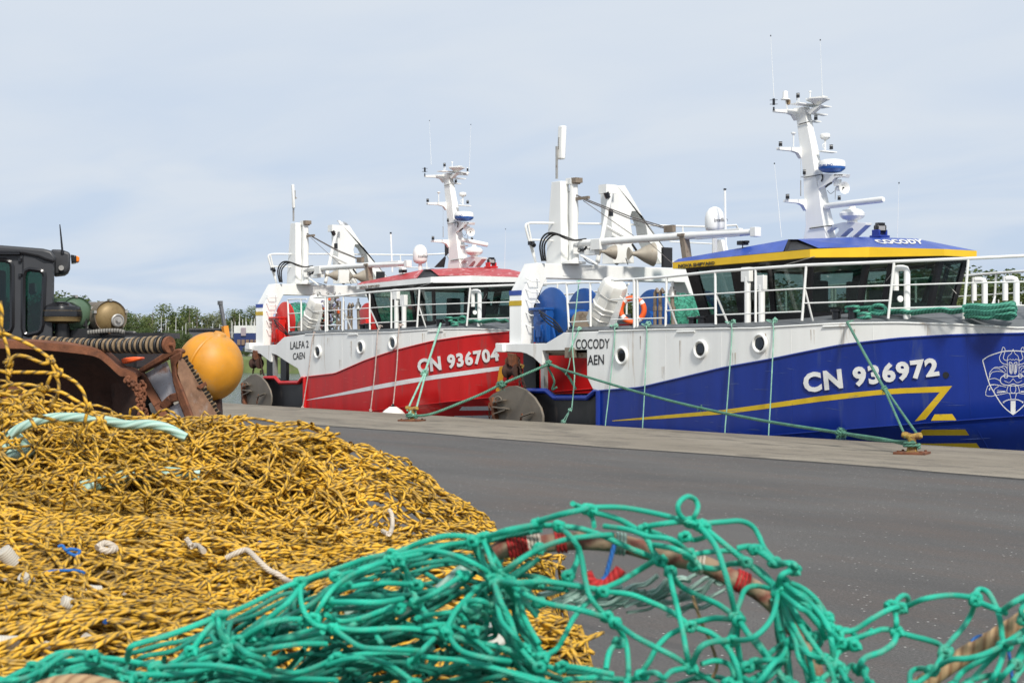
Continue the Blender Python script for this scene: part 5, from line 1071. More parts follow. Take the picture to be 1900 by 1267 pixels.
# line from far bollard to blue stern
pth = [(768, 776), (800, 768), (860, 745), (900, 728), (930, 713), (975, 694), (1017, 676)]; P = []
for x, y in pth: t = (x-768)/(1017-768); P.append(PY(x, y, b2.y+(23.12-b2.y)*t))
P[0] = b2+z*.12; m = MB(); m.tube(spline(P, 5), .03, 8); m.tube(spline(knot(P[4], .10, .02, 12, 30), 3), .022, 6); fray(m, P[4], .15, 140, 13, .006); m.tube(turns(b2, .08, 2), .025, 7)
tag(m.build('mooring_rope', M['mor']), 'green rope with a knot running from the far bollard up to the blue trawler stern', 'mooring rope', 'mooring lines')
# red boat line
setO(TR); a = EP(*c4(1040, 745), 0)+TR; setO(None); kn = a.lerp(b2+z*.2, .60); m = MB()
m.tube(sagl(a, kn, .02), .03, 8); m.tube(sagl(kn, b2+z*.25+RGT*-.1, .0), .024, 8); m.tube(sagl(kn+RGT*.03, b2+z*.2+RGT*.08, .01), .024, 8); m.tube(spline(knot(kn, .09, .02, 21, 26), 3), .022, 6); fray(m, kn, .14, 120, 22, .006); m.tube(spline(knot(b2+z*.14, .13, .02, 23, 20), 3), .022, 6)
tag(m.build('mooring_rope', M['morl']), 'pale green bow rope tied from the red hull top down to the far bollard', 'mooring rope', 'mooring lines')
# coil tied round cleats plus drop lines on blue hull
for i, (x0, y0, x1, y1, lab) in enumerate(((1144, 606, 1123, 792, 'just right of the stern lettering'), (1203, 603, 1192, 798, 'between the first and second porthole'), (1361, 599, 1345, 803, 'just left of the third porthole'), (1438, 596, 1426, 810, 'just right of the third porthole'))):
    a = EP(x0, y0, .02); e = PY(x1, y1, 23.12); m = MB(); m.tube(spline([a, a+Vector((0, -.06, -.05)), a.lerp(e, .12)+Vector((0, -.02, 0)), e.lerp(a, .3), e, e-z*.6], 4), .0125, 6)
    m.tube(spline(knot(a+z*.02, .065, .01, 30+i, 24), 3), .011, 5); m.tube(spline([a, a+Vector((-.15, .05, -.02)), a+Vector((-.32, .08, .03)), a+Vector((-.2, .1, .02))], 4), .011, 5)
    tag(m.build('fender_line', M['morl']), 'thin pale green line hanging down the blue hull '+lab, 'rope', 'lines hanging down the blue hull')
a = PY(1074, 523, 23.45); m = MB(); P = [PY(*q) for q in ((1074, 523, 23.45), (1068, 580, 23.3), (1063, 612, 23.2), (1062, 640, 23.15), (1064, 668, 23.1), (1066, 700, 23.08), (1061, 757, 23.05))]
m.tube(spline(P, 4), .014, 6); m.tube(spline(knot(a, .05, .01, 41, 18), 3), .013, 5); m.tube(spline(knot(PY(1074, 610, 23.3), .06, .01, 42, 20), 3), .012, 5); m.tube(spline([PY(1074, 612, 23.3), PY(1066, 630, 23.2), PY(1056, 652, 23.1), PY(1062, 640, 23.1)], 4), .016, 6)
m.tube(spline([PY(1058, 664, 23.1), PY(1055, 680, 23.1), PY(1049, 695, 23.1)], 4), .012, 5); k = PY(1058, 760, 23.05); m.tube(spline(knot(k, .055, .01, 43, 18), 3), .012, 5); m.tube([k, PY(1050, 772, 23.02), PY(1044, 782, 23.0)], .012, 5); m.tube([k, PY(1052, 774, 23.02), PY(1048, 784, 23.0)], .01, 5); fray(m, PY(1045, 782, 23.0), .08, 30, 44)
tag(m.build('tag_line', M['morl']), 'pale green rope dangling frayed from the stern rail of the blue trawler', 'rope')
setO(TR)
for i, (q0, q1, lab) in enumerate((((395, 800), (335, 1172), 'below the stern lettering'), ((728, 765), (682, 1188), 'between the second and third porthole'), ((835, 757), (797, 1165), 'right of the last porthole, holding a fender'))):
    a = EP(*c4(*q0), .02); e = PY(*c4(*q1), 23.1); m = MB(); m.tube(spline([a+Vector((0, .1, .03)), a+Vector((0, -.05, -.05)), a.lerp(e, .5)-z*.02, e], 5), .016, 6); m.tube(spline(knot(a+z*.03, .06, .01, 50+i, 18), 3), .013, 5); m.tube(spline(knot(e, .05, .01, 55+i, 14), 3), .014, 5)
    if i < 2: m.tube([e, e-z*.7], .013, 5)
    o = m.build('fender_line', M['line']); o.location = Vector(o.location)+TR; tag(o, 'thin pale line down the red hull '+lab, 'rope', 'lines hanging down the red hull')
p = PY(*c4(797, 1165), 23.02); m = MB(); m.lathe(p+z*.04, -z, [(.03, -.02), (.035, .03), (.10, .06), (.26, .17), (.33, .25), (.36, .4), (.36, .9), (.3, 1.1), (.1, 1.2)], 24, ms=[1, 1, 0, 0, 0, 0, 0, 0]); o = m.build('hull_fender', [M['canister'], M['rubber']]); o.location = Vector(o.location)+TR
tag(o, 'white rounded fender hanging by the red hull, its top just above the quay', 'fender'); 
# gear stacked on the red stern deck
q = random.Random(77); m = MB(); c6 = lambda x, y: (480+x/6.333, 480+y/6.333)
def c6p(x, y, Y): return PY(*c6(x, y), Y)
mats = [M['steel'], M['bronze'], pm('faded_lilac_rag', (.30, .30, .42), .9, var=.3, vs=20), M['aqua'], M['orange'], pm('grey_plastic', (.5, .5, .5), .6)]
for i in range(230):
    x = q.gauss(800, 85); y = q.uniform(410, 870); x = max(655, min(935, x)); c = c6p(x, y, q.uniform(23.75, 24.5)); d = Vector((q.gauss(0, 1), q.gauss(0, 1), q.gauss(0, .8))).normalized()
    mi = q.choice([0, 0, 1, 1, 2, 2, 3, 5, 5, 4] if q.random() < .8 else [0, 1]); 
    if q.random() < .5: m.tube(spline([c, c+d*.09, c+d*.12+Vector((q.uniform(-.1, .1), 0, -.1)), c+Vector((q.uniform(-.1, .1), 0, -.2))], 3), q.uniform(.012, .03), 5, m=mi)
    else: m.box(c, (q.uniform(.03, .14), q.uniform(.03, .12), q.uniform(.02, .1)), frame(d), m=mi)
for y in (605, 650, 750): m.box(c6p(770, y, 24.0), (1.1, .5, .03), m=1)
for x in (665, 920, 960, 1000): m.tube([c6p(x, 860, 23.8), c6p(x, 500, 23.8)], .03, 6, m=1)
o = m.build('dredge_gear_pile', mats); o.location = Vector(o.location)+TR; tag(o, 'pile of chain, rags and fittings on a rack behind the red trawler liferaft', 'fishing gear')
setO(None)
# gull on the red A-frame
g = PX(634, 421, red_boat.location.x+25+PY(968, 600, 23.5).x-.2); s = .9
m = MB(); rt = RGT
def gp(a, h, d=0): return g+rt*a*s+z*h*s+FWD*d*s
rings = []
for (a, h, r_) in ((-.13, .17, .012), (-.115, .185, .035), (-.09, .17, .045), (-.05, .10, .062), (.02, .075, .075), (.09, .07, .062), (.15, .06, .035), (.22, .045, .012)):
    rings.append((gp(a, h+.03), r_*s))
m.tube([p for p, _ in rings], [r for _, r in rings], 12); gl = m.build('gull', M['gull']); tag(gl, 'white and grey gull standing on the A-frame of the red trawler', 'gull')
m = MB(); m.tube([gp(-.02, .135), gp(.08, .125), (gp(.16, .105)), gp(.25, .07)], [.03, .062, .045, .006], 10); m.build('wing', M['gullg'], gl)
m = MB(); m.tube([gp(-.135, .212), gp(-.18, .205)], [.012, .003], 6); m.build('beak', M['bolly'], gl)
for d in (-.02, .02): m = MB(); m.tube([gp(.02, .05, d), gp(.02, 0, d)], .006, 5); m.build('leg', M['bolly'], gl)
# ------------------------------------------------------------------ working gear at left, about 18 m away
d0 = lambda x, y, d: PD(x*1.0, y*1.0, d)
c1 = lambda x, y: (x/3.0167, 400+y/3.0167)
cq = lambda x, y: (x/4.524, 540+y/4.524)
GD = 18.6
def G(x, y, d=GD): return PD(*c1(x, y), d)
def Q(x, y, d=17.6): return PD(*cq(x, y), d)
up = Vector((0, 0, 1))
tr = empty('loader_tractor', LB(40, 19.5, 0), 'dark grey loader cab with rounded windows and amber lamp at the left edge', 'tractor')
# cab shell: near side with window holes, built from a ring of panels
def roundrect(x0, y0, x1, y1, r, n=5):
    P = []
    for cx, cy, a0 in ((x1-r, y0+r, -90), (x1-r, y1-r, 0), (x0+r, y1-r, 90), (x0+r, y0+r, 180)):
        for i in range(n+1): a = math.radians(a0+90*i/n); P.append((cx+r*math.cos(a), cy+r*math.sin(a)))
    return P
W1 = [(-330, 240), (30, 250), (60, 262), (70, 285), (70, 620), (60, 645), (30, 655), (-330, 655)]
W2 = [(165, 300), (228, 308), (248, 325), (250, 345), (240, 610), (232, 640), (215, 655), (160, 668), (138, 660), (130, 630), (132, 340), (142, 310)]
def shell(poly, holes, d, mat, name, par, thick=.05, smooth=35):
    bm = bmesh.new(); loops = []
    for P in [poly]+holes:
        vs = [bm.verts.new(G(x, y, d)) for x, y in P]; es = [bm.edges.new((vs[i], vs[(i+1) % len(vs)])) for i in range(len(vs))]; loops += es
    bmesh.ops.triangle_fill(bm, use_beauty=True, use_dissolve=False, edges=loops)
    vv = [v.co.copy() for v in bm.verts]; bm.verts.index_update(); ff = [[v.index for v in f.verts] for f in bm.faces]; bm.free()
    m = MB(); m.add(vv, ff); o = m.build(name, mat, par, smooth=0); md = o.modifiers.new('s', 'SOLIDIFY'); md.thickness = thick; md.offset = 0; return o
side = [(-420, 215), (128, 215), (300, 232), (300, 335), (292, 690), (250, 698), (-420, 705)]
cabo = shell(side, [W1, W2], GD, M['cab'], 'cab_side', tr)
shell([(x, y) for x, y in side], [W1, W2], GD+1.5, M['cab'], 'cab_side', tr)
for P, n_ in ((W1, 'side_window'), (W2, 'rear_quarter_window')):
    m = MB(); m.prism([G(x, y, GD+.01) for x, y in P], FWD*.006); w_ = m.build(n_, M['cabglass'], tr, smooth=0)
    m = MB(); q_ = [G(x, y, GD-.02) for x, y in P]; m.tube(q_, .030, 6, closed=True); m.build('rubber_seal', M['gloss'], w_)
    m = MB(); m.prism([G(x, y, GD+1.51) for x, y in P], FWD*.006); m.build('far_'+n_, M['cabglass'], tr, smooth=0)
m = MB(); m.bar(G(-420, 460, GD+.75), G(-420, 461, GD+.75), .1, .1)
m = MB(); rf_ = [(-420, 165), (0, 165), (130, 175), (240, 184), (285, 195), (310, 225), (312, 262), (290, 262), (250, 250), (215, 235), (130, 218), (-420, 215)]
m.prism([G(x, y, GD-.06) for x, y in rf_], (FWD-RGT*.28)*1.6); m.build('cab_roof', M['cab'], tr, bevel=.03)
m = MB(); m.tube([G(-420, 198, GD-.08), G(110, 206, GD-.08), G(112, 212, GD-.08), G(-420, 208, GD-.08)], .018, 5); m.build('roof_gutter', M['gloss'], tr)
m = MB(); m.prism([G(x, y, GD+.02) for x, y in ((284, 250), (300, 250), (296, 690), (262, 690))], FWD*1.4) if 0 else None
for dd in (GD+.02, GD+1.45):
    m = MB(); m.prism([G(x, y, dd) for x, y in ((262, 240), (299, 240), (292, 690), (256, 690))], FWD*.06); m.build('rear_pillar', M['cab'], tr, bevel=.01)
m = MB(); m.prism([G(x, y, GD+.3) for x, y in ((282, 188), (345, 190), (395, 207), (393, 290), (382, 315), (362, 328), (310, 334), (296, 330), (300, 240))], (FWD-RGT*.27)*.5); br = m.build('rear_light_bracket', M['cab'], tr, bevel=.03)
m = MB(); m.cyl(G(343, 293, GD+.29), G(343, 293, GD+.22), .03, 12); m.build('bolt', M['steel'], br)
m = MB(); m.prism([G(x, y, GD+.35) for x, y in ((396, 218), (428, 224), (428, 262), (400, 266))], (FWD-RGT*.27)*.3); m.build('lamp_housing', M['gloss'], br, bevel=.01)
m = MB(); m.prism([G(x, y, GD+.36) for x, y in ((428, 226), (440, 228), (445, 236), (444, 252), (438, 260), (418, 258), (420, 228))], (FWD-RGT*.27)*.26); m.build('amber_lamp', M['amber'], br, bevel=.01)
m = MB(); m.tube([G(335, 50, GD+.3), G(340, 100, GD+.3), G(350, 205, GD+.3)], [.006, .010, .014], 6); m.cyl(G(350, 215, GD+.3), G(350, 196, GD+.3), .022, 8); m.build('aerial', M['gloss'], tr)
for y_ in (250, 335): m = MB(); m.cyl(G(112, y_+8, GD-.04), G(112, y_-10, GD-.04), .022, 8); m.build('door_hinge', M['gloss'], tr)
m = MB(); m.tube([G(128, 216, GD-.03), G(124, 695, GD-.03)], .008, 4); m.tube([G(170, 220, GD-.02), G(215, 245, GD-.02), G(250, 262, GD-.02), G(285, 262, GD-.02)], .012, 5); m.build('panel_seam', M['gloss'], tr)
# seat and wheel in the cab
m = MB(); m.box(G(-40, 560, GD+.8), (.5, .5, .14)); m.box(G(-90, 470, GD+.8), (.16, .5, .7)); m.build('driver_seat', M['rubber'], tr, bevel=.04)
m = MB(); m.prism([G(x, y, GD+.55) for x, y in ((160, 380), (192, 376), (196, 430), (170, 446), (158, 430))], FWD*.1); m.build('mirror', M['gloss'], tr, bevel=.01)
# body, engine deck, wheels
m = MB(); m.prism([G(x, y, GD+.1) for x, y in ((-420, 700), (292, 685), (560, 672), (770, 672), (770, 720), (760, 860), (-420, 900))], FWD*1.4); m.build('chassis', M['black'], tr, bevel=.03)
for x_ in (-150, 640):
    for dd in (GD-.05, GD+1.35):
        c_ = G(x_, 1010, dd); c_.z = .62; m = MB(); m.lathe(c_, FWD, [(.3, -.0), (.55, 0), (.62, .05), (.62, .3), (.55, .36), (.3, .36)], 28); wh_ = m.build('wheel', M['rubber'], tr); m = MB(); m.lathe(c_, FWD, [(.05, -.01), (.3, -.02), (.3, .38)], 20); m.build('rim', M['cab'], wh_)
m = MB(); m.lathe(G(345, 592, GD+.1), up, [(.14, -.02), (.21, 0), (.215, .03), (.22, .035), (.225, .12), (.22, .125)], 24); m.cyl(G(348, 680, GD+.1), G(348, 600, GD+.1), .07, 12); pc = m.build('air_precleaner', [M['brass']], tr)
m = MB(); m.lathe(G(345, 555, GD+.1), up, [(.232, -.02), (.232, .02), (.21, .09), (.13, .14), (.02, .15)], 24); m.build('precleaner_cap', M['gloss'], pc)
m = MB(); m.cyl(G(348, 690, GD+.1), G(348, 605, GD+.1), .085, 12); m.build('intake_stack', M['black'], tr)
m = MB()
for pts in (((400, 535), (455, 530), (475, 545), (480, 620)), ((410, 545), (455, 540), (465, 552), (470, 620)), ((660, 655), (745, 655), (755, 668), (752, 690)), ((440, 690), (540, 680), (565, 700)), ((300, 640), (400, 650), (470, 640)), ((640, 690), (700, 660), (750, 665))): m.tube(spline([G(x, y, GD+.2) for x, y in pts], 4), .022, 6)
m.build('engine_pipe', M['black'], tr)
m = MB(); m.tube(spline([G(x, y, GD+.05) for x, y in ((490, 656), (540, 650), (600, 645), (660, 645), (700, 655))], 6), .028, 10); m.build('corrugated_hose', ropemat('ribbed_hose', (.22, .21, .19), (.02, .02, .02), pitch=.03, strands=0, groove=1), tr)
m = MB(); m.box(G(580, 672, GD+.6), (1.6, .9, .06), (RGT, FWD, up)); m.box(G(460, 662, GD+.2), (.22, .1, .12), (RGT, FWD, up)); m.build('engine_deck', M['black'], tr)
# the two drums lying on the engine deck
def drum_(cx, cy, r_, ax, ln, lid, shellm, lab, name='steel_drum'):
    c_ = G(cx, cy, GD+.15); ax = ax.normalized(); m = MB()
    m.lathe(c_, ax, [(r_*.94, .02), (r_*1.03, 0), (r_*1.05, .015), (r_*1.03, .035), (r_, .04), (r_, ln*.3), (r_*1.03, ln*.31), (r_*1.03, ln*.34), (r_, ln*.35), (r_, ln*.64), (r_*1.03, ln*.65), (r_*1.03, ln*.68), (r_, ln*.69), (r_, ln), (r_*.5, ln+.05)], 36)
    o = m.build(name, shellm, None); tag(o, lab, 'drum')
    m = MB(); m.lathe(c_+ax*.02, -ax, [(r_*.95, 0), (r_*.85, .03), (r_*.6, .055), (r_*.3, .068), (.01, .072)], 32); m.build('end_lid', lid, o)
    m = MB()
    for k in range(5):
        a = k*1.25+.3; x, y, z_ = frame(ax); p = c_+(x*math.cos(a)+y*math.sin(a))*r_*1.05; m.box(p+ax*.04, (.03, .03, .09), (x, y, z_))
    m.build('lid_clamp', M['steel'], o); return o, c_, ax
drum_(430, 548, .185, FWD*1-RGT*.75, .95, M['greendrum'], M['greendrum'], 'green lidded steel drum lying on the loader beside the cab')
ob_, c_, ax_ = drum_(622, 568, .183, FWD*1-RGT*.62, .95, M['brass'], M['door'], 'brass coloured drum with a round port in its lid, right of the green drum')
x, y, z_ = frame(ax_); p = c_+RGT*.055-up*.04; m = MB(); m.lathe(p-ax_*.05, -ax_, [(.075, 0), (.075, .02), (.062, .03), (.05, .015), (.015, .015)], 20); m.lathe(p-ax_*.08, -ax_, [(.03, 0), (.02, .03)], 8); m.build('bung_flange', M['steel'], ob_)
# ---- rusty bucket in front of the loader
BD = 17.4
lip = [(-500, 692), (0, 700), (170, 704), (380, 722), (530, 745), (600, 790), (665, 850), (700, 858), (752, 880), (768, 905)]
L2 = spline([G(x, y, BD) for x, y in lip], 4)
m = MB(); rows = []
for p in L2: rows.append([p, p+FWD*.28+up*.02, p+FWD*.28-up*.10, p-up*.085])
m.grid([[r[i] for r in rows] for i in (0, 1, 2, 3, 0)]); bk = m.build('loader_bucket', M['rust'], None, bevel=.004)
tag(bk, 'big rusty curved steel bucket with a thick lip, below the loader cab', 'bucket')
m = MB(); rows = []
for k in range(14):
    t = k/13; dep_ = .10+.75*math.sin(t*2.2)**.9; rows.append([p+FWD*dep_-up*(.05+t*1.05)+RGT*0 for p in L2])
m.grid(rows); m.build('bucket_shell', M['rustd'], bk, solid=.02)
m = MB(); e_ = L2[-1]; m.prism([G(765, 882, BD+.05), G(766, 930, BD+.05), G(768, 1050, BD+.1), G(760, 1180, BD+.2), G(700, 1230, BD+.4), G(640, 1160, BD+.6), G(620, 950, BD+.6), G(690, 870, BD+.3)], FWD*.04); m.build('end_plate', M['rustd'], bk)
for xx in (30, 120): m = MB(); m.bar(G(xx, 960, BD+.3), G(xx, 1040, BD+.3), .05, .05); m.build('bracket', M['rust'], bk)
m = MB(); m.bar(G(40, 965, BD+.3), G(122, 965, BD+.3), .05, .05); m.build('bracket', M['rust'], bk)
m = MB(); m.box(LB(60, BD+.6, .25), (2.6, .3, .5), (RGT, FWD, up)); m.build('bucket_foot', M['rustd'], bk)
# ---- roller of rubber discs
m = MB(); m2 = MB(); rr_ = random.Random(4)
P0, P1 = G(200, 700, GD-.55), G(925, 722, BD-.35)
rolls = MB(); n_ = 46
for i in range(n_):
    t = (i/(n_-1))**.92; c_ = P0.lerp(P1, t)+up*(-.03*math.sin(t*3.14)); d = (P1-P0).normalized(); r_ = (.058+.036*t)*rr_.uniform(.93, 1.04)
    w_ = (P1-P0).length/n_*.36
    dd = (d+Vector((rr_.uniform(-.08, .08), rr_.uniform(-.08, .08), rr_.uniform(-.05, .05)))).normalized()
    rolls.lathe(c_-dd*w_, dd, [(r_*.5, 0), (r_*.93, .003), (r_, w_*.4), (r_, w_*1.5), (r_*.93, w_*1.9), (r_*.5, w_*1.9)], 24, m=i % 2)
ro = rolls.build('bobbin_roller', [M['tan'], M['rubber']], None); tag(ro, 'long roller of worn rubber discs lying across above the rusty bucket', 'roller')
ro.scale = (1, 1, 1)
m = MB(); m.cyl(P0, P1+(P1-P0).normalized()*.12, .022, 12); m.build('axle', M['rust'], ro)
m = MB(); m.lathe(P1+(P1-P0).normalized()*.03, (P1-P0), [(.03, 0), (.085, .0), (.09, .02), (.085, .035), (.03, .035)], 24); m.build('end_disc', M['rust'], ro)
# ---- rusty beam shoe with grey plates
sh_ = empty('beam_shoe', LB(330, 17.4, 0), 'tilted rusty steel frame with grey panels leaning under the yellow buoy', 'steel frame')
fA = lambda x, y: Q(x, y, 17.3-(1500-x)*-.0012-.0)      # left face recedes to the left
fB = lambda x, y: Q(x, y, 17.25+(x-1500)*.0016)
def ext(a, c, k): return (c[0]+(c[0]-a[0])*k, c[1]+(c[1]-a[1])*k)
for pl in ([(1210, 690), (1390, 590), (1500, 880), (1370, 960)], [(1400, 985), (1520, 925), (1620, 1180), (1480, 1180)]):
    m = MB(); m.prism([fA(*p)+FWD*.05 for p in pl], FWD*.03); m.build('grey_panel', M['rustgrey'], sh_)
def beam(name, pts, wd, f_, mat=M['rust'], th=.09):
    m = MB()
    for a_, c_ in zip(pts, pts[1:]): m.bar(f_(*a_), f_(*c_), th, wd, up=FWD)
    return m.build(name, mat, sh_, bevel=.012)
m = MB(); m.prism([fA(*p)-FWD*.03 for p in ((1165, 655), (1400, 505), (1500, 482), (1528, 492), (1530, 520), (1440, 550), (1185, 690))], FWD*.22); m.build('top_bar', M['rust'], sh_, bevel=.015)
beam('left_bar', [(1175, 690), (1330, 960), (1420, 1120), (1520, 1330)], .075, fA); beam('cross_bar', [(1370, 970), (1440, 900), (1515, 880)], .06, fA)
m = MB(); m.prism([fA(*p)-FWD*.05 for p in ((1430, 555), (1530, 500), (1525, 560), (1480, 620), (1490, 700), (1560, 880), (1680, 1200), (1610, 1200), (1500, 920), (1455, 760))], FWD*.1); m.build('ridge_bar', M['rust'], sh_, bevel=.02)
m = MB(); m.prism([fB(*p) for p in ((1500, 560), (1545, 570), (1700, 840), (1880, 1120), (1960, 1260), (1680, 1260), (1560, 900), (1490, 690))], FWD*.04); m.build('side_plate', M['rustb'], sh_, bevel=.006)
m = MB(); rr_ = random.Random(8)
for i in range(44):
    t = i/43; q_ = ((1535+(1890-1535)*t), (565+(1160-565)*t**1.03)); p = fB(*q_)+FWD*.02; d = (RGT*.85+up*.45+FWD*rr_.uniform(-.2, .2)).normalized(); m.tube([p-d*.04, p+d*rr_.uniform(.03, .055)], .014, 5, m=i % 2)
m.build('comb_teeth', [M['rubber'], M['tan']], sh_)
m = MB(); m.prism([fB(*p)-FWD*.05 for p in ((1655, 800), (1765, 740), (1788, 765), (1690, 825))], FWD*.12); m.build('stub_bar', M['rust'], sh_, bevel=.006)
m = MB(); m.bar(Q(1800, 900, 17.9), Q(1810, 1080, 17.9), .14, .14, up=FWD); m.bar(Q(1810, 1060, 17.9), Vector((*Q(1830, 1500, 17.9).xy, 0)), .14, .14, up=FWD); m.build('buoy_post', M['rustd'], sh_)
m = MB(); m.prism([Q(x, y, 17.7) for x, y in ((1140, 700), (1175, 720), (1180, 1250), (1120, 1250))], FWD*.3); m.bar(Vector((*Q(1480, 1300, 17.4).xy, 0)), Q(1480, 1180, 17.4), .12, .12, up=FWD); m.bar(Vector((*Q(1180, 1300, 17.7).xy, 0)), Q(1180, 1200, 17.7), .12, .12, up=FWD); m.build('rear_plate', M['rustd'], sh_)
m = MB(); m.torus(Q(1300, 1005, 17.75), FWD, .16, .06, 20, 8); m.build('shackle_ring', M['rubber'], sh_)
# chain
m = MB(); rr_ = random.Random(3); path = spline([Q(x, y, 17.15) for x, y in ((1060, 735), (1110, 780), (1160, 830), (1170, 900), (1180, 980), (1160, 1080), (1150, 1200))], 3)
path2 = spline([Q(x, y, 17.25) for x, y in ((1190, 760), (1200, 850), (1180, 950), (1210, 1020), (1220, 1120), (1210, 1220))], 3)
for P in (path, path2):
    for i in range(len(P)-1):
        c_ = (P[i]+P[i+1])/2; d = (P[i+1]-P[i]).normalized(); ln = (P[i+1]-P[i]).length*.72; x, y, _ = frame(d); s_ = x if i % 2 else y
        m.tube([c_+d*math.cos(a)*ln+s_*math.sin(a)*.036 for a in [k*math.pi/5 for k in range(10)]], .016, 7, closed=True)
tag(m.build('chain', M['rust']), 'heavy rusty chain hanging between the bucket and the steel frame', 'chain')
m = MB(); m.prism([Q(x, y, 17.6) for x, y in ((1015, 570), (1060, 558), (1120, 552), (1185, 556), (1180, 575), (1120, 590), (1040, 612), (1020, 600))], FWD*.2); o = m.build('orange_float', M['orange'], None, bevel=.03); tag(o, 'bright orange plastic float lying just under the rubber disc roller', 'float')
# ---- buoy
c_ = PD(389.5, 680.5, 17.9); r_ = 61.6/FPX*17.9; ax = (up*.92+RGT*.32-FWD*.2).normalized(); prof = []
for i in range(33):
    a = -math.pi/2+math.pi*i/32; rr = math.cos(a)*r_; hh_ = math.sin(a)*r_*1.055; prof.append((rr+(0.0), hh_))
m = MB(); m.lathe(c_, ax, prof, 48); bu = m.build('buoy', M['buoy']); tag(bu, 'large round yellow plastic buoy with a moulded seam', 'buoy')
sa = (RGT*.83-FWD*.42-up*.36).normalized(); m = MB(); m.torus(c_, sa, r_*1.014, .020, 60, 8); m.build('moulded_seam', M['buoy'], bu)
m = MB(); m.lathe(c_+ax*r_*1.02, ax, [(.09, -.02), (.06, .03), (.02, .035)], 16); m.build('buoy_nub', M['buoy'], bu)
# ------------------------------------------------------------------ nets in the foreground
def strands(name, A, r, mat, sides=5, parent=None, caps=False, uv0=None):
    """A: (M,K,3) polylines -> one mesh of thin twine; r: (M,) radii"""
    A = np.asarray(A, float); Mn, K, _ = A.shape; r = np.broadcast_to(np.asarray(r, float), (Mn,))
    T = np.empty_like(A); T[:, 1:-1] = A[:, 2:]-A[:, :-2]; T[:, 0] = A[:, 1]-A[:, 0]; T[:, -1] = A[:, -1]-A[:, -2]
    T /= np.linalg.norm(T, axis=2, keepdims=True)+1e-9
    ref = np.where(np.abs(T[:, :1, 2:3]) > .9, np.array([1., 0, 0]), np.array([0, 0, 1.])); ref = np.broadcast_to(ref, T.shape)
    X = np.cross(ref, T); X /= np.linalg.norm(X, axis=2, keepdims=True)+1e-9; Y = np.cross(T, X)
    a = np.arange(sides)*2*np.pi/sides
    V = A[:, :, None, :]+(X[:, :, None, :]*np.cos(a)[None, None, :, None]+Y[:, :, None, :]*np.sin(a)[None, None, :, None])*r[:, None, None, None]
    V = V.reshape(-1, 3)
    base = (np.arange(Mn)*K*sides)[:, None, None]; i = (np.arange(K-1)*sides)[None, :, None]; j = np.arange(sides)[None, None, :]; j1 = (j+1) % sides
    F = np.stack([base+i+j, base+i+j1, base+i+sides+j1, base+i+sides+j], -1).reshape(-1, 4)
    seg = np.linalg.norm(A[:, 1:]-A[:, :-1], axis=2); Lc = np.concatenate([np.zeros((Mn, 1)), np.cumsum(seg, 1)], 1)+(np.random.RandomState(1).rand(Mn, 1)*.5)
    U = np.empty((Mn, K-1, sides, 4, 2)); jj = np.arange(sides)/sides
    U[..., 0, 0] = jj; U[..., 1, 0] = jj+1/sides; U[..., 2, 0] = jj+1/sides; U[..., 3, 0] = jj
    U[..., 0, 1] = U[..., 1, 1] = Lc[:, :-1, None]; U[..., 2, 1] = U[..., 3, 1] = Lc[:, 1:, None]
    loc = Vector((float(V[:, 0].mean()), float(V[:, 1].mean()), float(V[:, 2].min()))) if parent is None else worldorg(parent)
    V = V-np.array(loc)
    me = bpy.data.meshes.new(name); me.vertices.add(len(V)); me.vertices.foreach_set('co', V.astype(np.float32).ravel())
    me.loops.add(F.size); me.loops.foreach_set('vertex_index', F.astype(np.int32).ravel())
    me.polygons.add(len(F)); me.polygons.foreach_set('loop_start', (np.arange(len(F))*4).astype(np.int32)); me.polygons.foreach_set('loop_total', np.full(len(F), 4, np.int32))
    me.polygons.foreach_set('use_smooth', np.ones(len(F), bool))
    ul = me.uv_layers.new(name='UVMap'); ul.data.foreach_set('uv', U.astype(np.float32).ravel()); me.materials.append(mat); me.update(); me.validate()
    o = bpy.data.objects.new(name, me); C.objects.link(o)
    if parent is None: o.location = loc; TOP.append(o)
    else: o.parent = parent
    return o
rs = np.random.RandomState(3)
Rn = np.array(RGT); Fn = np.array(FWD)
def W3(a, b, z): return a[..., None]*Rn+b[..., None]*Fn+np.stack([0*z, 0*z, z], -1)
def fbm(x, y, s, seed, oc=3):
    """cheap smooth noise from rotated sines"""
    r = np.random.RandomState(seed); o = 0; amp = 1; tot = 0
    for k in range(oc):
        for _ in range(3):
            th = r.rand()*6.28; f = s*(2**k)*(.7+.6*r.rand()); o = o+amp*np.sin((x*np.cos(th)+y*np.sin(th))*f*6.28+r.rand()*6.28); tot += amp
        amp *= .5
    return o/tot*1.7
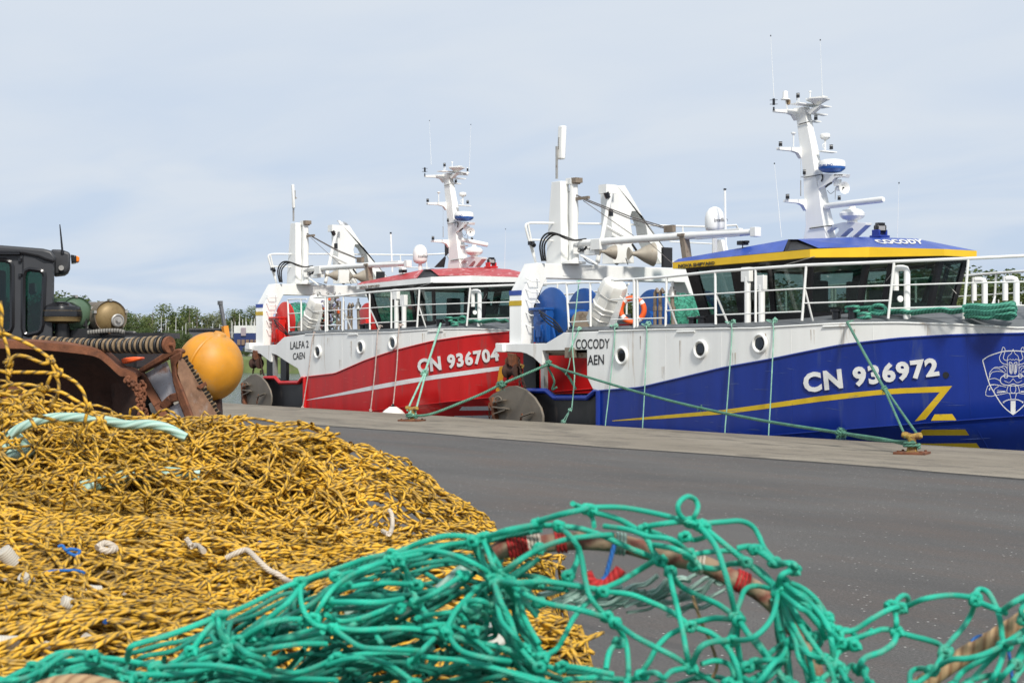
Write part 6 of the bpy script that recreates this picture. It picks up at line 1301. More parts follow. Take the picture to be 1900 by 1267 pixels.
# crest of the yellow heap: lateral a -> height, at depth b
CR = [(-90, 772), (0, 770), (60, 762), (120, 776), (230, 786), (330, 796), (430, 792), (520, 800), (600, 812), (700, 842), (780, 882), (860, 935), (940, 985), (1030, 1010), (1160, 1040)]
crx = np.array([c[0] for c in CR], float); cry = np.array([c[1] for c in CR], float)
def crest_z(px, b): return EYE+(HY-np.interp(px, crx, cry))/FPX*b
SHX = [0, 200, 400, 700, 900, 1100]; SHY = [905, 940, 968, 985, 1000, 1045]
BC = 3.25
def shelf(a, b, px):
    s0 = EYE-(np.interp(px, SHX, SHY)-HY)/FPX*2.9; t = (2.9-b)/1.0
    return s0+(1.312-s0)*np.clip(t, -.5, 1.6)
def heapH(a, b, see=0):
    px = CX+a/b*FPX; zc = crest_z(np.clip(px, -400, 1200), BC); zs_ = shelf(a, b, px)
    t = np.clip((BC-b)/.34, 0, 1); k = t**1.7
    ne = np.clip((2.9-b)/.3, 0, 1)
    z = zc*(1-k)+(zs_-.035*(1-ne))*k+.022*fbm(a*.8, b*1.8, 1.6, 5)*ne+.014*fbm(a, b, 2.6, 8)*np.clip((3.2-b)/.2, 0, 1)
    back = np.clip((b-BC)/1.0, 0, 1); z = z*(1-back**1.7)
    ae = .10-.15*np.clip((b-2.8)/.45, 0, 1)-.20*np.exp(-((b-2.50)/.15)**2)
    d = np.clip((a-ae)/.20, 0, 1); return np.maximum(z*(1-d**.8), 0)
# inner mass of bunched netting, dark colour standing in for shade between meshes
na, nb = 170, 130
ga = np.linspace(-2.4, .75, na); gb = np.linspace(1.25, 4.7, nb); GA, GB = np.meshgrid(ga, gb)
pxg = CX+GA/GB*FPX
thin = .06+.30*np.clip((pxg-600)/220, 0, 1)*np.clip((GB-2.72)/.2, 0, 1)
GZ = np.maximum(0, heapH(GA, GB)-thin+.012*fbm(GA, GB, 6, 9))
P3 = W3(GA, GB, GZ)
m = MB(); m.grid([[Vector(P3[i, j]) for j in range(na)] for i in range(nb)])
massm = pm('shaded_yellow_netting', (.085, .047, .010), .85, var=.5, vs=60, dirt=(.018, .012, .008), dscale=70, damt=.9, bump=1, bs=160, stretch=(1, 1, 2.5))
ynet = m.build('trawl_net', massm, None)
tag(ynet, 'huge heap of yellow and black trawl netting filling the left foreground', 'fishing net')
def net_sheet(nu, nv, bar, cx, cy, rot, su, sv, warp, lift, seed, bow=.006, hfun=heapH, keep=None, jit=.004):
    """diamond mesh laid over the heap; su/sv squeeze it, warp bunches it"""
    r = np.random.RandomState(seed); I, J = np.meshgrid(np.arange(nu), np.arange(nv), indexing='ij')
    u = (I-nu/2)*bar*su; v = (J-nv/2)*bar*sv; 
    w1 = warp*fbm(u, v, .9, seed+1, 4); w2 = warp*fbm(u, v, .8, seed+2, 4)
    x = u+w1; y = v+w2; c, s = np.cos(rot), np.sin(rot); a = cx+x*c-y*s; b = cy+x*s+y*c
    a = a+r.normal(0, jit, a.shape); b = b+r.normal(0, jit, a.shape)
    z = hfun(a, b)+lift*(.5+.5*fbm(u, v, 2.2, seed+3, 3))+r.rand(*a.shape)*.012
    K = W3(a, b, z); seg = []
    ev = ((I+J) % 2 == 0)
    for di, dj in ((1, 1), (1, -1)):
        i0, j0 = np.where(ev[:-1, 1:-1]); j0 = j0+1
        i1, j1 = i0+di, j0+dj; ok = (j1 >= 0) & (j1 < nv); i0, j0, i1, j1 = i0[ok], j0[ok], i1[ok], j1[ok]
        seg.append(np.stack([K[i0, j0], K[i1, j1]], 1))
    ev2 = ((I+J) % 2 == 1)
    S = np.concatenate(seg, 0)
    i0, j0 = np.where(ev[1:, :]); i0 = i0+1
    for dj in (1, -1):
        i1, j1 = i0-1, j0+dj; ok = (j1 >= 0) & (j1 < nv)
    # second half of each diamond: from odd rows
    seg2 = []
    for di, dj in ((-1, 1), (-1, -1)):
        i0, j0 = np.where(ev[1:, 1:-1]); i0 = i0+1; j0 = j0+1
        seg2.append(np.stack([K[i0, j0], K[i0+di, j0+dj]], 1))
    S = np.concatenate([S]+seg2, 0)
    kn = K[ev | ev2]
    mid = (S[:, 0]+S[:, 1])/2; ln = np.linalg.norm(S[:, 1]-S[:, 0], axis=1)
    if keep is not None: k_ = keep(mid); S = S[k_]; mid = mid[k_]; ln = ln[k_]
    ok = ln < bar*6; S, mid, ln = S[ok], mid[ok], ln[ok]
    sl = np.clip(bar*1.15-ln, 0, bar)                                  # slack bows out
    off = r.normal(0, 1, (len(S), 3)); off[:, 2] *= .8
    P = np.empty((len(S), 5, 3))
    for k, t in enumerate((0, .25, .5, .75, 1)):
        P[:, k] = S[:, 0]*(1-t)+S[:, 1]*t+off*(bow+sl[:, None]*.17)*(4*t*(1-t))*(1)
    return P, kn
def seepix(mid, x0=-80, x1=2000, y0=-10, y1=1330):
    rel = mid-np.array([0, 0, EYE]); d = rel@Fn; px = CX+FPX*(rel@Rn)/d; py = HY-FPX*rel[:, 2]/d
    return (px > x0) & (px < x1) & (py > y0) & (py < y1) & (d > 1.2) & (mid[:, 2] > .02)
allP = []; allK = []; openP = []
def seeH(a, b): return heapH(a, b)
rp_ = random.Random(21)
def sunk(k, drop=.19):
    def h(a, b):
        px = CX+a/b*FPX; return np.maximum(0, heapH(a, b)-(drop*(k/10)+(.10 if k > 2 else 0))*np.clip((px-560)/200, 0, 1)*np.clip((b-2.72)/.2, 0, 1)-.003*k)
    return h
# lower shelf: squeezed layers running sideways
for k in range(11):
    P, kn = net_sheet(96, 96, .055, -.85+rp_.uniform(-.2, .2), 2.3+rp_.uniform(-.15, .15), rp_.uniform(-.5, .5), rp_.uniform(.62, .9), rp_.uniform(.14, .30), rp_.uniform(.05, .10), rp_.uniform(.0, .025), 100+k, keep=lambda q_: seepix(q_) & (((q_-np.array([0, 0, EYE]))@Fn) < 3.0), hfun=sunk(k+3), bow=.003, jit=.002)
    allP.append(P)
for k in range(7):
    P, kn = net_sheet(120, 24, .05, -.9+rp_.uniform(-.5, .5), 1.75+.12*k, rp_.uniform(-.35, .35), .80, .10, .03, .03, 300+k, keep=seepix, hfun=sunk(4), bow=.002, jit=.0015); allP.append(P)
for k in range(3):
    P, kn = net_sheet(54, 50, .060, -.8+.1*k, 2.3+.06*k, .5*k-.5, .80, .42, .12, .03, 380+k, keep=lambda q_: seepix(q_) & (((q_-np.array([0, 0, EYE]))@Fn) < 2.95), hfun=sunk(0), bow=.004, jit=.003); openP.append(P)
# upper roll: sheets laid over its steep front, meshes hanging open
def roll_sheet(nu, nv, bar, su, sv, out, seed, x0=-1.25, s0=-.12, warp=.05, keep=None, drop=0, rr=0, bow=.006):
    r = np.random.RandomState(seed); I, J = np.meshgrid(np.arange(nu), np.arange(nv), indexing='ij')
    u = I*bar*su; v = J*bar*sv; u2 = u+warp*fbm(u, v, 1.3, seed, 4)+r.normal(0, .0015, u.shape); v2 = v+warp*.7*fbm(u, v, 1.4, seed+7, 4)+r.normal(0, .0015, u.shape)
    a = x0+u2*math.cos(rr)-v2*math.sin(rr); s_ = s0+v2*math.cos(rr)+u2*math.sin(rr)      # s_: way down the front, 0 at the crest
    b = BC-np.where(s_ < 0, s_, s_*.78)+0*a; b = np.clip(b, 2.3, 3.6)
    o2 = out*np.clip(s_/.12+.3, .3, 1); z = sunk(drop)(a, b)+o2*(.45+.55*fbm(u, v, 1.8, seed+3, 3)); b = b-out*.6*(.5+.5*fbm(u, v, 2.3, seed+4, 3))
    K = W3(a, b, z); seg = []; ev = (I+J) % 2 == 0
    for di, dj in ((1, 1), (1, -1), (-1, 1), (-1, -1)):
        i0, j0 = np.where(ev[1:-1, 1:-1]); i0 = i0+1; j0 = j0+1; seg.append(np.stack([K[i0, j0], K[i0+di, j0+dj]], 1))
    S = np.concatenate(seg, 0); mid = S.mean(1)
    kk_ = K[1:-1, 1:-1][ev[1:-1, 1:-1]]; kk_ = kk_[seepix(kk_)]
    if bar > .05 and (keep is None or out > 0): allK.append(kk_ if keep is None else kk_[keep(kk_)])
    k_ = seepix(mid) & (mid[:, 2] > .9)
    if keep is not None: k_ &= keep(mid)
    S = S[k_]; off = r.normal(0, 1, (len(S), 3)); ln = np.linalg.norm(S[:, 1]-S[:, 0], axis=1); sl = np.clip(bar*1.3-ln, 0, bar)
    P = np.empty((len(S), 5, 3))
    for q_, t in enumerate((0, .25, .5, .75, 1)): P[:, q_] = S[:, 0]*(1-t)+S[:, 1]*t+off*(bow+sl[:, None]*.16)*(4*t*(1-t)); P[:, q_, 2] -= .25*sl*(4*t*(1-t))*.5
    return P
def keepm(mid):
    rel = mid-np.array([0, 0, EYE]); d = rel@Fn; px = CX+FPX*(rel@Rn)/d; return px < 640+60*np.sin(rel[:, 2]*40)
for k in range(4): allP.append(roll_sheet(66, 28, .045, rp_.uniform(.6, .8), rp_.uniform(.35, .5), .006, 700+k, rr=rp_.uniform(-.12, .2), drop=[6, 5, 4, 4, 3][k], keep=keepm))
for k in range(3): openP.append(roll_sheet(54, 19, .056, rp_.uniform(.66, .8), rp_.uniform(.62, .78), .018+.022*k, 740+k, rr=rp_.uniform(-.08, .12), drop=max(0, 2-k), warp=.09, bow=.003, keep=(None if k < 1 else keepm)))
# loose layer standing clear of the right hand crest
def keepr(mid):
    rel = mid-np.array([0, 0, EYE]); d = rel@Fn; px = CX+FPX*(rel@Rn)/d; py = HY-FPX*rel[:, 2]/d; return (px > 470) & (px < 975) & (py > np.interp(px, crx, cry)-4)
for k in range(2): openP.append(roll_sheet(36, 20, .058, .85, .66, .010+.02*k, 800+k, x0=-.75, s0=-.06, warp=.04, keep=keepr, rr=.06*k, bow=.006))
# far-left open meshes standing over the roll
def keepl(mid):
    rel = mid-np.array([0, 0, EYE]); d = rel@Fn; px = CX+FPX*(rel@Rn)/d; return px < 430
for k in range(2): openP.append(roll_sheet(22, 14, .075, .8, .62, .07, 830+k, x0=-1.2, s0=-.02, warp=.05, keep=keepl, rr=.1*k, bow=.012))
AP = np.concatenate(allP, 0); print('yellow strands', len(AP))
strands('netting_twine', AP, .00155*(1+.35*rs.rand(len(AP))), M['netyd'], 5, ynet)
KP = np.concatenate(allK, 0); dk = rs.normal(0, 1, KP.shape); dk /= np.linalg.norm(dk, axis=1, keepdims=True)
KA = np.stack([KP-dk*.008, KP-dk*.004, KP+dk*.0, KP+dk*.004, KP+dk*.008], 1); KA[:, 1:4] += rs.normal(0, .0015, (len(KP), 3, 3))
OP = np.concatenate(openP, 0); strands('open_mesh', np.concatenate([OP, KA], 0), np.concatenate([.0021*(1+.2*rs.rand(len(OP))), .0036*(.8+.4*rs.rand(len(KP)))]), M['nety'], 7, ynet)

# bigger loops standing up at the left
def tr3(pts, f, d, r=.0028, n=5):
    P = spline([PD(*f(x, y), d+ (i % 3-1)*.0) for i, (x, y) in enumerate(pts)], n); return P
m = MB()
YL = [[(0, 85), (16, 180), (12, 260), (8, 345)], [(8, 345), (110, 385), (210, 430), (330, 500), (420, 570), (480, 650), (495, 690), (560, 720), (640, 770), (700, 850), (735, 970), (790, 1030), (850, 1080), (900, 1170), (930, 1230)],
      [(20, 360), (45, 420), (70, 520), (75, 600), (60, 680), (65, 790), (20, 850)], [(75, 600), (110, 555), (160, 540), (250, 560), (340, 600), (400, 605), (425, 575)], [(0, 665), (60, 680), (250, 682), (380, 685), (485, 693)],
      [(485, 693), (430, 715), (400, 770), (385, 805), (330, 820), (240, 850), (180, 910), (110, 960)], [(345, 812), (230, 785), (100, 785), (0, 808)], [(385, 828), (480, 838), (560, 870), (640, 920), (740, 975)], [(440, 600), (460, 690), (495, 790), (480, 880), (430, 970)], [(0, 850), (90, 880), (160, 930), (180, 1000)], [(110, 960), (200, 880), (300, 860), (360, 890), (340, 940)],
      [(740, 975), (720, 1060), (690, 1150), (640, 1220)], [(0, 930), (120, 960), (240, 1050), (300, 1150)], [(440, 950), (560, 985), (680, 1000), (790, 1040)], [(0, 1060), (150, 1040), (330, 1050), (500, 1100), (640, 1170)], [(850, 1080), (760, 1120), (700, 1190)]]
q = random.Random(31)
for i, P in enumerate(YL):
    d = 2.62+.05*((i*7) % 3-1); m.tube([p+FWD*0 for p in tr3(P, cq, d)], .0030, 7)
for (x, y) in ((8, 345), (75, 600), (62, 680), (485, 693), (425, 575), (350, 812), (385, 828), (740, 975), (850, 1080)):
    c_ = PD(*cq(x, y), 2.62); m.tube(spline(knot(c_, .0085, 0, int(x+y), 12), 3), .0030, 6)
m.build('standing_loops', M['nety'], ynet, smooth=60)
# things lying in the heap
def lay(name, pts, r, mat, lab, cat, f=None, n=6, lift=0, sides=8, d=None):
    P = []
    for x, y in pts:
        d_ = ray(x, y); 
        # march to the heap
        t = 1.5
        while t < 3.6:
            p = O+d_*t; b_ = t; a_ = (x-CX)/FPX*t
            if p.z <= float(heapH(np.array(a_), np.array(b_)))+lift: break
            t += .01
        P.append((O+d_*(d or t)))
    m = MB(); m.tube(spline(P, n), r, sides); return tag(m.build(name, mat, None, smooth=60), lab, cat)
lay('thick_rope', [(20, 806), (45, 790), (90, 776), (134, 774), (190, 779), (235, 788), (275, 787), (310, 794), (345, 812)], .0085, M['aqua'], 'thick pale turquoise rope lying along the top of the yellow net heap', 'rope', lift=.03, d=2.95, sides=12)
lay('thick_rope', [(150, 905), (200, 893), (250, 880), (310, 878), (370, 884)], .012, M['aqua'], 'second pale turquoise rope half buried lower in the yellow net', 'rope', lift=.035, sides=12)
lay('white_rope', [(420, 1035), (440, 1025), (455, 1020), (465, 1025), (485, 1045), (500, 1058), (515, 1065), (535, 1078), (556, 1085)], .0042, M['cord'], 'white cord curling over the yellow net, longest of the pale cords', 'cord', lift=.05)
lay('white_rope', [(345, 998), (352, 1008), (356, 1013), (366, 1012), (378, 1022)], .0045, M['cord'], 'short forked white cord end left of the longest cord', 'cord', lift=.05)
lay('white_rope', [(710, 985), (722, 990), (728, 975), (727, 955), (722, 945)], .004, M['cord'], 'curved white cord end in the far right of the yellow net', 'cord', lift=.05)
lay('white_rope', [(180, 1016), (192, 1008), (205, 1010), (214, 1018), (200, 1022), (186, 1018)], .005, M['cord'], 'small looped pale cord in the upper left of the net heap', 'cord', lift=.05)
lay('blue_twine', [(82, 1062), (100, 1059), (120, 1058), (142, 1058), (156, 1062)], .0022, M['bluetw'], 'bright blue twine strand lying across the yellow net', 'twine', lift=.045)
lay('blue_twine', [(108, 1014), (116, 1012), (122, 1020), (132, 1018), (148, 1022), (140, 1030), (126, 1024)], .0024, M['bluetw'], 'small blue twine tangle near the top of the yellow net', 'twine', lift=.045)
lay('green_scrap', [(0, 815), (20, 805), (40, 815), (55, 835), (30, 845), (5, 835), (25, 822)], .011, M['aqua'], 'teal rope scrap at the left edge beneath the yellow loops', 'rope', lift=.03)
tape = ropemat('white_wrapping_tape', (.60, .56, .48), (.50, .46, .40), pitch=.0035, strands=0, groove=.35)
for i, (x0, y0, x1, y1, r_, lab) in enumerate(((-14, 1199, 38, 1198, .013, 'white taped splice at the bottom left corner of the heap'), (80, 1203, 108, 1207, .0095, 'white taped splice with a blue end just right of the corner one'), (4, 1020, 26, 1046, .012, 'white taped splice at the left edge, halfway down the heap'), (44, 1066, 58, 1086, .010, 'greyish taped splice right of the left edge one'), (114, 1116, 142, 1126, .009, 'pale taped splice pointing right in the lower heap'), (156, 1094, 188, 1096, .0075, 'small ribbed white taped splice in the middle of the lower heap'), (160, 1180, 172, 1198, .008, 'short beige taped splice above the green net at lower left'))):
    def hh_(x, y):
        t = 1.5; d_ = ray(x, y)
        while t < 3.4 and (O+d_*t).z > float(heapH(np.array((x-CX)/FPX*t), np.array(t)))+.022: t += .01
        return t
    t_ = min(hh_(x0, y0), hh_(x1, y1)); a_, c_ = PD(x0, y0, t_), PD(x1, y1, t_+.01); m = MB()
    m.tube([a_.lerp(c_, t) for t in (0, .02, .3, .6, .98, 1)], [r_*.8, r_, r_*1.04, r_*.98, r_, r_*.8], 16); o = m.build('taped_splice', tape, None, smooth=50); tag(o, lab, 'taped splice')
# scraps between the meshes
scr = random.Random(17); m = MB()
for i in range(70):
    x, y = scr.uniform(0, 560), scr.uniform(990, 1230); t = 1.5; d_ = ray(x, y)
    while t < 3.4 and (O+d_*t).z > float(heapH(np.array((x-CX)/FPX*t), np.array(t)))+scr.uniform(.01, .035): t += .015
    p = O+d_*t; d = Vector((scr.gauss(0, 1), scr.gauss(0, 1), scr.gauss(0, .4))).normalized(); x_, y_, z_ = frame(d); s_ = scr.uniform(.003, .009)
    m.add([p-x_*s_, p+y_*s_*.6, p+x_*s_*1.1, p-y_*s_*.5], [(0, 1, 2, 3)], scr.choice([0, 0, 0, 0, 0, 1]))
o = m.build('paper_scraps', [pm('dried_weed_and_shell', (.42, .36, .30), .9, var=.3, vs=40), M['bluetw']], None, smooth=0); tag(o, 'bits of dried shell and tape scattered through the lower yellow net', 'debris', kind='stuff')
# ------------------------------------------------------------------ green net close to the camera
g3 = lambda x, y: (900+x/3.1667, 900+y/3.1667); g2 = lambda x, y: (400+x/3.1133, 860+y/3.1133); g4 = lambda x, y: (1400+x/3.8, 1000+y/3.8); g5 = lambda x, y: (x/3.8, 960+y/3.8)
S3 = [[(0, 300), (180, 265), (300, 240), (420, 235)], [(300, 215), (450, 170), (560, 145), (600, 135)], [(515, 108), (545, 122), (620, 150)], [(620, 130), (800, 130), (1000, 165), (1180, 210), (1270, 235)],
 [(1215, 225), (1150, 180), (1133, 130), (1150, 90), (1190, 66), (1230, 80), (1250, 120), (1240, 165), (1205, 215)], [(1270, 225), (1400, 215), (1500, 210), (1570, 240), (1610, 300), (1640, 370), (1700, 440)], [(1700, 450), (1780, 460), (1820, 480), (1800, 500), (1740, 530), (1715, 600)],
 [(620, 155), (760, 190), (860, 240), (940, 300), (990, 390), (1030, 440)], [(440, 240), (560, 255), (700, 300), (850, 370), (1000, 430), (1070, 490)], [(440, 250), (510, 310), (560, 400), (590, 560), (620, 660), (700, 760)], [(0, 310), (30, 380), (90, 480), (110, 530)],
 [(110, 520), (220, 430), (350, 360), (470, 320), (600, 300), (750, 290)], [(110, 540), (180, 570), (350, 565), (500, 585), (690, 615)], [(690, 610), (800, 560), (900, 500), (1000, 440)], [(120, 560), (220, 630), (350, 690), (550, 730), (720, 780)], [(690, 630), (600, 690), (520, 780), (470, 880), (420, 960), (350, 1000)],
 [(700, 625), (850, 640), (960, 680), (1090, 740), (1200, 820)], [(1080, 500), (1100, 600), (1130, 720), (1160, 850), (1180, 960), (1200, 1060)], [(1090, 510), (1150, 590), (1260, 650), (1370, 700), (1470, 770)], [(1260, 240), (1350, 350), (1400, 480), (1440, 620), (1470, 760)], [(1290, 250), (1400, 340), (1520, 440), (1640, 540), (1715, 610)],
 [(940, 260), (1050, 300), (1120, 340), (1200, 400)], [(700, 240), (840, 260), (960, 300), (1100, 320), (1200, 400)], [(1200, 410), (1330, 390), (1470, 390), (1530, 450)], [(930, 245), (1050, 225), (1160, 215), (1260, 235)], [(1480, 370), (1560, 360), (1640, 400), (1700, 450)], [(1230, 470), (1350, 490), (1450, 460), (1560, 470), (1640, 520), (1710, 600)],
 [(990, 350), (1100, 370), (1190, 410), (1230, 470)], [(1170, 300), (1230, 320), (1300, 300)], [(1720, 620), (1600, 590), (1530, 610), (1500, 680), (1470, 760)], [(1720, 630), (1700, 740), (1650, 830), (1560, 900), (1450, 910)], [(1480, 790), (1350, 780), (1250, 800), (1180, 810), (1150, 790)], [(1490, 790), (1560, 890), (1640, 990), (1740, 1120), (1790, 1200)],
 [(1210, 830), (1330, 870), (1420, 950), (1480, 1060), (1510, 1200)], [(1180, 830), (1080, 880), (1010, 950), (960, 1040), (890, 1130), (830, 1150)], [(760, 800), (870, 880), (1000, 950), (1100, 1000), (1200, 1060)], [(760, 810), (820, 900), (840, 1020), (840, 1180)], [(780, 920), (730, 980), (710, 1080)], [(1210, 1070), (1260, 960), (1330, 920), (1440, 910)], [(1210, 1080), (1300, 1130), (1400, 1200)],
 [(1730, 630), (1780, 760), (1850, 900), (1900, 1000), (1940, 1180)], [(1720, 630), (1740, 800), (1780, 1000), (1800, 1180)], [(1700, 630), (1720, 760), (1740, 860)], [(1740, 620), (1830, 760), (1900, 850)], [(1740, 550), (1850, 620), (1950, 700), (2000, 800)], [(1730, 600), (1860, 680), (1960, 780)],
 [(60, 580), (100, 700), (150, 830), (200, 960), (330, 1010)], [(110, 580), (180, 680), (210, 800), (330, 980)], [(60, 590), (90, 780), (170, 880), (230, 960)], [(0, 930), (150, 970), (300, 1030), (450, 1100)], [(0, 1060), (200, 1110), (450, 1180)], [(450, 1060), (600, 1080), (750, 1110)], [(470, 1140), (650, 1130), (830, 1140), (900, 1130)],
 [(920, 1110), (1000, 1100), (1050, 1130), (1100, 1090), (1200, 1070)], [(1270, 1050), (1350, 1030), (1430, 1050), (1460, 1110), (1430, 1160)], [(1540, 1060), (1620, 1030), (1720, 1010), (1800, 930)], [(1520, 1130), (1600, 1160), (1700, 1040), (1760, 1030)], [(1490, 800), (1480, 900), (1500, 1050), (1490, 1180)], [(550, 360), (540, 450), (490, 530)], [(60, 430), (30, 500), (40, 560)], [(600, 140), (630, 190), (640, 240)]]
S2 = [[(0, 890), (60, 870), (200, 810), (380, 720), (490, 680)], [(490, 680), (600, 640), (750, 590), (880, 545), (1020, 520)], [(1020, 520), (1100, 490), (1200, 450), (1350, 415), (1540, 430)], [(1560, 425), (1700, 380), (1868, 350)], [(1040, 540), (1090, 600), (1120, 680), (1160, 780), (1230, 880), (1330, 980)], [(1050, 530), (1200, 500), (1350, 520), (1480, 570), (1600, 640)],
 [(1540, 430), (1570, 500), (1600, 580), (1640, 640)], [(1500, 440), (1540, 560), (1600, 640)], [(1640, 640), (1750, 560), (1868, 490)], [(1640, 660), (1540, 700), (1450, 780), (1380, 860), (1330, 970)], [(490, 690), (490, 780), (520, 870), (580, 930), (680, 950)], [(1000, 560), (880, 600), (760, 660), (680, 720), (620, 800), (570, 890)], [(680, 950), (560, 960), (400, 1000), (250, 1040), (80, 1060)],
 [(680, 950), (760, 1010), (850, 1060), (1000, 1070), (1200, 1080)], [(700, 950), (850, 960), (1050, 950), (1200, 960), (1330, 990)], [(1340, 990), (1500, 1030), (1650, 1070), (1868, 1170)], [(80, 1060), (30, 980), (20, 900), (40, 870)], [(80, 1060), (200, 1140), (350, 1190), (500, 1200), (700, 1120)], [(650, 1160), (800, 1120), (950, 1140), (1050, 1190), (1150, 1267)],
 [(700, 1120), (850, 1100), (1050, 1090), (1250, 1120), (1500, 1150), (1868, 1260)], [(0, 1180), (200, 1220), (450, 1240), (700, 1250)], [(1080, 780), (950, 800), (800, 800), (650, 800)], [(1080, 790), (950, 860), (850, 900), (760, 950)], [(1160, 700), (1000, 690), (850, 700), (700, 730)], [(640, 1040), (500, 1040), (350, 1060), (200, 1090)], [(1160, 890), (1250, 870), (1380, 860), (1440, 900), (1480, 980)],
 [(1600, 660), (1640, 780), (1700, 900), (1760, 1060), (1868, 1180)], [(1660, 660), (1740, 760), (1790, 900), (1868, 1040)], [(1700, 680), (1800, 740), (1868, 800)], [(1640, 680), (1740, 690), (1868, 685)], [(1060, 560), (950, 570), (830, 610), (700, 650)], [(1480, 450), (1330, 470), (1180, 520), (1060, 545)], [(1430, 640), (1340, 700), (1240, 760), (1160, 800)], [(1500, 830), (1560, 880), (1560, 940), (1490, 960)], [(1500, 860), (1440, 840), (1450, 800), (1530, 790), (1600, 830)],
 [(640, 870), (720, 910), (850, 890), (960, 850), (1060, 830)], [(960, 1040), (930, 980), (1000, 940)], [(1260, 1010), (1200, 1070), (1140, 1150)], [(300, 950), (420, 880), (540, 820), (640, 750), (780, 690)], [(200, 1000), (300, 900), (420, 800), (480, 720)], [(130, 1020), (280, 930), (400, 900), (520, 900)], [(60, 1100), (180, 1060), (330, 1020), (500, 1000), (620, 970)], [(1350, 1000), (1420, 1080), (1560, 1120), (1700, 1140)], [(1200, 940), (1350, 930), (1480, 1000), (1600, 1100)]]
S5 = [[(0, 1160), (120, 1100), (240, 1050), (400, 960), (540, 945), (650, 970)], [(240, 1180), (300, 1080), (400, 1000), (480, 960)], [(240, 1050), (500, 1010), (700, 990), (900, 1010), (1100, 1050)], [(900, 1000), (915, 920), (985, 885), (1150, 840), (1350, 770), (1550, 690)], [(1560, 690), (1570, 790), (1620, 880)], [(1200, 1030), (1350, 960), (1500, 900), (1620, 870), (1900, 850)], [(1100, 1060), (1300, 1040), (1600, 1050), (1900, 1120)],
 [(500, 1100), (700, 1040), (1000, 1120)], [(1540, 710), (1450, 800), (1350, 940)], [(880, 1160), (1000, 1110), (1300, 1100), (1550, 1050), (1800, 1090)], [(0, 1167), (240, 1060), (380, 1090), (640, 1030), (820, 1060)], [(-60, 1200), (60, 1150), (180, 1130), (330, 1060)], [(400, 1130), (560, 1075), (760, 1085), (960, 1160)], [(660, 975), (760, 1060), (900, 1150)], [(1650, 880), (1750, 960), (1900, 1010)], [(1300, 1060), (1420, 1000), (1560, 960), (1700, 930), (1900, 950)]]
S4 = [[(0, 70), (80, 120), (160, 180), (240, 165), (290, 185), (280, 215)], [(580, 650), (700, 640), (830, 560), (960, 490), (1030, 480)], [(1030, 490), (1000, 440), (1050, 395), (1085, 420), (1070, 480), (1030, 490), (960, 465)], [(1080, 470), (1200, 420), (1380, 395), (1540, 410)], [(1550, 400), (1580, 355), (1640, 370), (1690, 450), (1730, 560), (1745, 680), (1760, 740)], [(1560, 420), (1620, 460), (1700, 490), (1770, 520)],
 [(1740, 510), (1820, 450), (1900, 405), (1990, 370)], [(1555, 430), (1530, 520), (1470, 620), (1400, 700), (1340, 770)], [(990, 510), (1000, 580), (995, 640)], [(980, 640), (900, 635), (820, 660), (700, 700), (600, 720)], [(1000, 650), (1100, 680), (1220, 710), (1300, 740), (1340, 790)], [(1000, 660), (980, 730), (900, 790), (790, 830), (750, 870), (740, 920)], [(740, 910), (690, 890), (650, 920), (630, 1010)], [(750, 920), (790, 980), (810, 1035)],
 [(1330, 800), (1290, 880), (1220, 960), (1120, 1030)], [(1240, 920), (1160, 910), (1100, 940), (1095, 1035)], [(1260, 920), (1380, 850), (1500, 840), (1620, 810), (1750, 750)], [(1760, 740), (1650, 830), (1550, 880), (1450, 950), (1400, 1035)], [(1770, 730), (1850, 680), (1900, 640), (1980, 600)], [(1760, 760), (1740, 850), (1700, 950), (1640, 1035)], [(1780, 740), (1650, 860), (1560, 960), (1500, 1035)], [(1840, 870), (1780, 930), (1700, 1035)], [(1920, 700), (1870, 800), (1840, 880)],
 [(1500, 1000), (1650, 960), (1750, 960)], [(1770, 740), (1850, 720), (1960, 690)], [(1850, 870), (1920, 800), (1990, 760)], [(1820, 1010), (1880, 920), (1960, 860)], [(1920, 430), (1880, 500), (1890, 560)], [(200, 290), (330, 340), (430, 420), (500, 520), (560, 640), (620, 720), (700, 740)], [(190, 310), (300, 380), (400, 460), (470, 540), (530, 640), (600, 730)], [(180, 330), (280, 420), (370, 510), (440, 590)], [(700, 745), (620, 770), (570, 830), (560, 900)],
 [(180, 370), (300, 470), (380, 520), (450, 600), (500, 700)], [(130, 420), (150, 560), (190, 700), (230, 850), (260, 1035)], [(180, 400), (230, 560), (290, 720), (320, 850), (430, 1000)], [(210, 430), (320, 600), (430, 760), (530, 900), (570, 1030)], [(700, 750), (600, 790), (560, 860), (580, 940), (570, 1035)], [(500, 560), (540, 700), (560, 860)], [(400, 680), (450, 660), (470, 720), (420, 800), (480, 830), (540, 850)], [(0, 690), (100, 830), (220, 1000)], [(0, 870), (90, 850), (180, 840), (240, 740)], [(100, 810), (180, 750), (260, 720)],
 [(250, 740), (330, 770), (400, 820), (480, 840)], [(560, 920), (480, 980), (460, 1035)], [(-40, 1000), (80, 930), (170, 880), (240, 800)], [(20, 1035), (110, 960), (200, 860)], [(560, 640), (660, 640), (740, 690), (830, 640)], [(590, 900), (640, 980), (650, 1035)], [(510, 540), (560, 640), (560, 760), (540, 860)]]
def gdep(px, py, k):
    base = 1.42+.10*(1-min(1, max(0, (py-930)/340)))+.03*math.sin(k*2.4); return base
m = MB(); md_ = MB(); kc = {}
nst = 0
